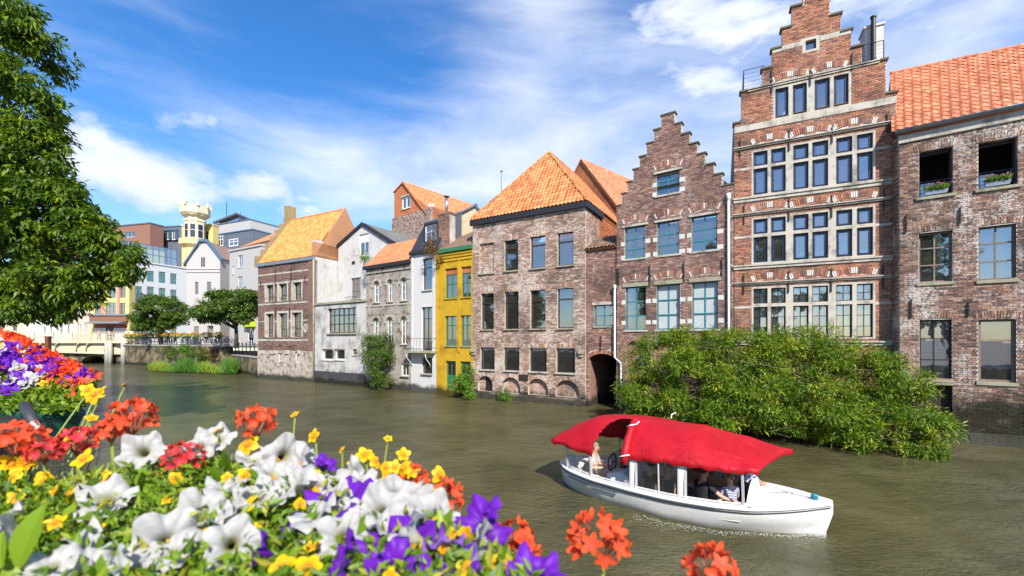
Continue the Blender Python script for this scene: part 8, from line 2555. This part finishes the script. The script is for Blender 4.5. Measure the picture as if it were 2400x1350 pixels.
# ---------------------------------------------------------------- the second planter further along the railing
def mound():
    g = np.random.default_rng(61)
    rz_ = empty('planter', D(20, 985, 2.35)); tag(rz_, 'dark green planter bowl on the railing at the left, under a mound of flowers', 'planter')
    L = rz_.location
    a, c = D(-90, 948, 2.5) - L, D(92, 965, 2.35) - L
    mb = MB(); n = 16
    for k in range(n):
        t0, t1 = k / n, (k + 1) / n
        p, q = a.lerp(c, t0), a.lerp(c, t1)
        for (o0, z0), (o1, z1) in (((0, 0), (-.03, -.03)), ((-.03, -.03), (-.0, -.05)), ((0, -.05), (.05, -.16)), ((.05, -.16), (.09, -.2))):
            f = lambda P, o, z: (P.x, P.y + o, P.z + z)
            mb.face([f(p, o1, z1), f(q, o1, z1), f(q, o0, z0), f(p, o0, z0)])
    e = c
    for s in range(6):
        t0, t1 = math.pi / 2 * s / 6, math.pi / 2 * (s + 1) / 6
        for (o0, z0), (o1, z1) in (((0, 0), (-.03, -.03)), ((-.03, -.03), (0, -.05)), ((0, -.05), (.05, -.16)), ((.05, -.16), (.09, -.2))):
            P = lambda t, o, z: (e.x + (.12 - o) * math.sin(t), e.y + .12 - (.12 - o) * math.cos(t), e.z + z)
            mb.face([P(t0, o1, z1), P(t1, o1, z1), P(t1, o0, z0), P(t0, o0, z0)])
    mb.build('bowl', M['box_green'], rz_, smooth=True)
    p0, p1 = D(58, 950, 2.22) - L, D(80, 992, 2.12) - L
    mb = MB(); mb.tube([p0, p1], .024, 10); h = mb.build('bracket_grip', m_plain('dark rubber', (.03, .032, .038), .6), rz_, smooth=True)
    mb = MB(); mb.tube([p1, p1 + (p1 - p0) * .28], .018, 10); mb.build('bracket_end', M['alu'], rz_, smooth=True)
    # the mound: blooms of each kind are plants of their own
    bx_ = [(-60, 790, 3.3), (60, 830, 3.1), (130, 880, 2.9), (190, 920, 2.75)]
    spec = [('geranium_plant', 'orange red geraniums on top of the left flower mound', 'geranium', 'F', [(-20, 795, 70, 26), (45, 805, 40, 18), (110, 838, 30, 20)], 95), ('geranium_plant', 'scarlet geraniums along the right edge of the left flower mound', 'geranium', 'F', [(115, 850, 18, 26), (155, 863, 24, 12), (180, 885, 22, 14)], 80),
            ('petunia_plant', 'violet petunias in the middle of the left flower mound', 'petunia', 'P', [(30, 838, 26, 14), (60, 850, 40, 14), (85, 852, 20, 12), (45, 885, 25, 14), (20, 840, 20, 12)], 46), ('petunia_plant', 'violet petunias at the right of the left flower mound', 'petunia', 'P', [(130, 868, 18, 10), (195, 890, 12, 10), (120, 862, 14, 8)], 18),
            ('bidens_plant', 'yellow star flowers on the left flower mound', 'flower plant', 'B', [(20, 815, 60, 12), (70, 818, 40, 10), (60, 850, 50, 22), (100, 868, 30, 14)], 90), ('petunia_plant', 'white petunias on the left flower mound', 'petunia', 'W', [(10, 820, 40, 14), (48, 868, 14, 8), (20, 880, 40, 12), (60, 893, 20, 8)], 28)]
    for nm, lab, cat, kind, reg, n in spec:
        c = D(reg[0][0], 900, 2.9); r_ = empty(nm, c); tag(r_, lab, cat, 'plants in the left planter')
        mb = MB()
        for k in range(n):
            q = reg[k % len(reg)]; px = q[0] + g.normal(0, q[2] * .85); py = q[1] + g.normal(0, q[3] * 1.15)
            py = max(py, np.interp(px, [-60, 0, 60, 120, 160, 205], [770, 778, 800, 835, 852, 872]))
            d = 3.08 - (py - 780) / 130 * .55; p = D(px, py, d)
            me = {'F': FR, 'P': PP, 'B': BD, 'W': PW}[kind]; sz = {'F': 1.75, 'P': .95, 'B': 1.35, 'W': .9}[kind]
            o = inst('flower', rf.choice(me), r_, p - c, aim((rf.uniform(-.7, .7), rf.uniform(-1, 0), rf.uniform(.2, 1)), rf.uniform(0, 6)), sz * rf.uniform(.85, 1.2))
            stalk(mb, p - c - Vector((0, -.05, .12)), p - c, .002, 3, .01)
        mb.build('stems', M['stem'], r_)
    n = 8500
    px = g.uniform(-90, 210, n); tp = np.interp(px, [-60, 0, 60, 120, 160, 205], [782, 790, 812, 846, 866, 890]); bt = np.interp(px, [-60, 90, 150, 190, 210], [955, 962, 965, 945, 905])
    py = tp + (bt - tp) * g.uniform(0, 1, n) ** .75; d = 3.3 - (py - 780) / 170 * .85 + g.normal(0, .05, n)
    P = np.stack([(px - 1200) / FPX * d, d, HC + (HY - py) / FPX * d], 1)
    A = np.stack([g.normal(.15, .6, n), g.normal(-.4, .5, n), g.normal(.15, .6, n)], 1); N = np.stack([g.normal(0, .4, n), g.normal(-.5, .4, n), np.ones(n)], 1)
    Ln = g.uniform(.022, .06, n)
    V, Q = leaf_arrays(P, A, N, Ln, Ln * .42)
    o = np_quads('leaves', V, Q, np.repeat(np.clip(g.normal(.45, .28, n), 0, 1), 2), M['leaf_pet']); tag(o, 'green leaves spilling over the left planter', 'leaves', kind='stuff')
mound()
# near railing post and parked bicycles beyond the mound
pst = empty('mooring_post', D(113, 822, 10.9)); tag(pst, 'rusty brown iron post behind the left flower mound', 'post')
mb = MB(); mb.box(-.042, .042, -.042, .042, -.9, .33); mb.box(-.05, .05, -.05, .05, .33, .37); mb.build('shaft', m_plain('rusty iron', (.13, .04, .025), .8, .4, 8, bump=.4), pst)
nr = empty('near_railing', (0, 0, 1.75)); tag(nr, 'dark iron railing of the near quay under the planters', 'railing')
for (x0, y0), (x1, y1) in zip(ed[2:5], ed[3:6]):
    n = max(1, int(math.hypot(x1 - x0, y1 - y0) / 1.6))
    for k in range(n): mb = MB(); x, y = x0 + (x1 - x0) * k / n - .08, y0 + (y1 - y0) * k / n - .08; mb.tube([(x, y, 0), (x, y, .86)], .02, 6); mb.build('post', M['iron'], nr)
    for z in (.25, .55, .85): mb = MB(); mb.tube([(x0 - .08, y0 - .08, z), (x1 - .08, y1 - .08, z)], .016, 6); mb.build('rail', M['iron'], nr)
for k, px in enumerate((60, 86)):
    o = copy_tree(next(o for o in SC.objects if o.name.startswith('bicycle') and o.parent is None)); o.location = D(px, 0, 11.6 - k * .8); o.location.x -= .6; o.location.z = 2.36; o.rotation_euler = (0, 0, -.6 + .5 * k)
    o['label'] = 'dark parked bicycle beyond the left flower mound, %s' % ('left one' if k == 0 else 'next to the rusty post'); o['group'] = 'bicycles on the near quay'
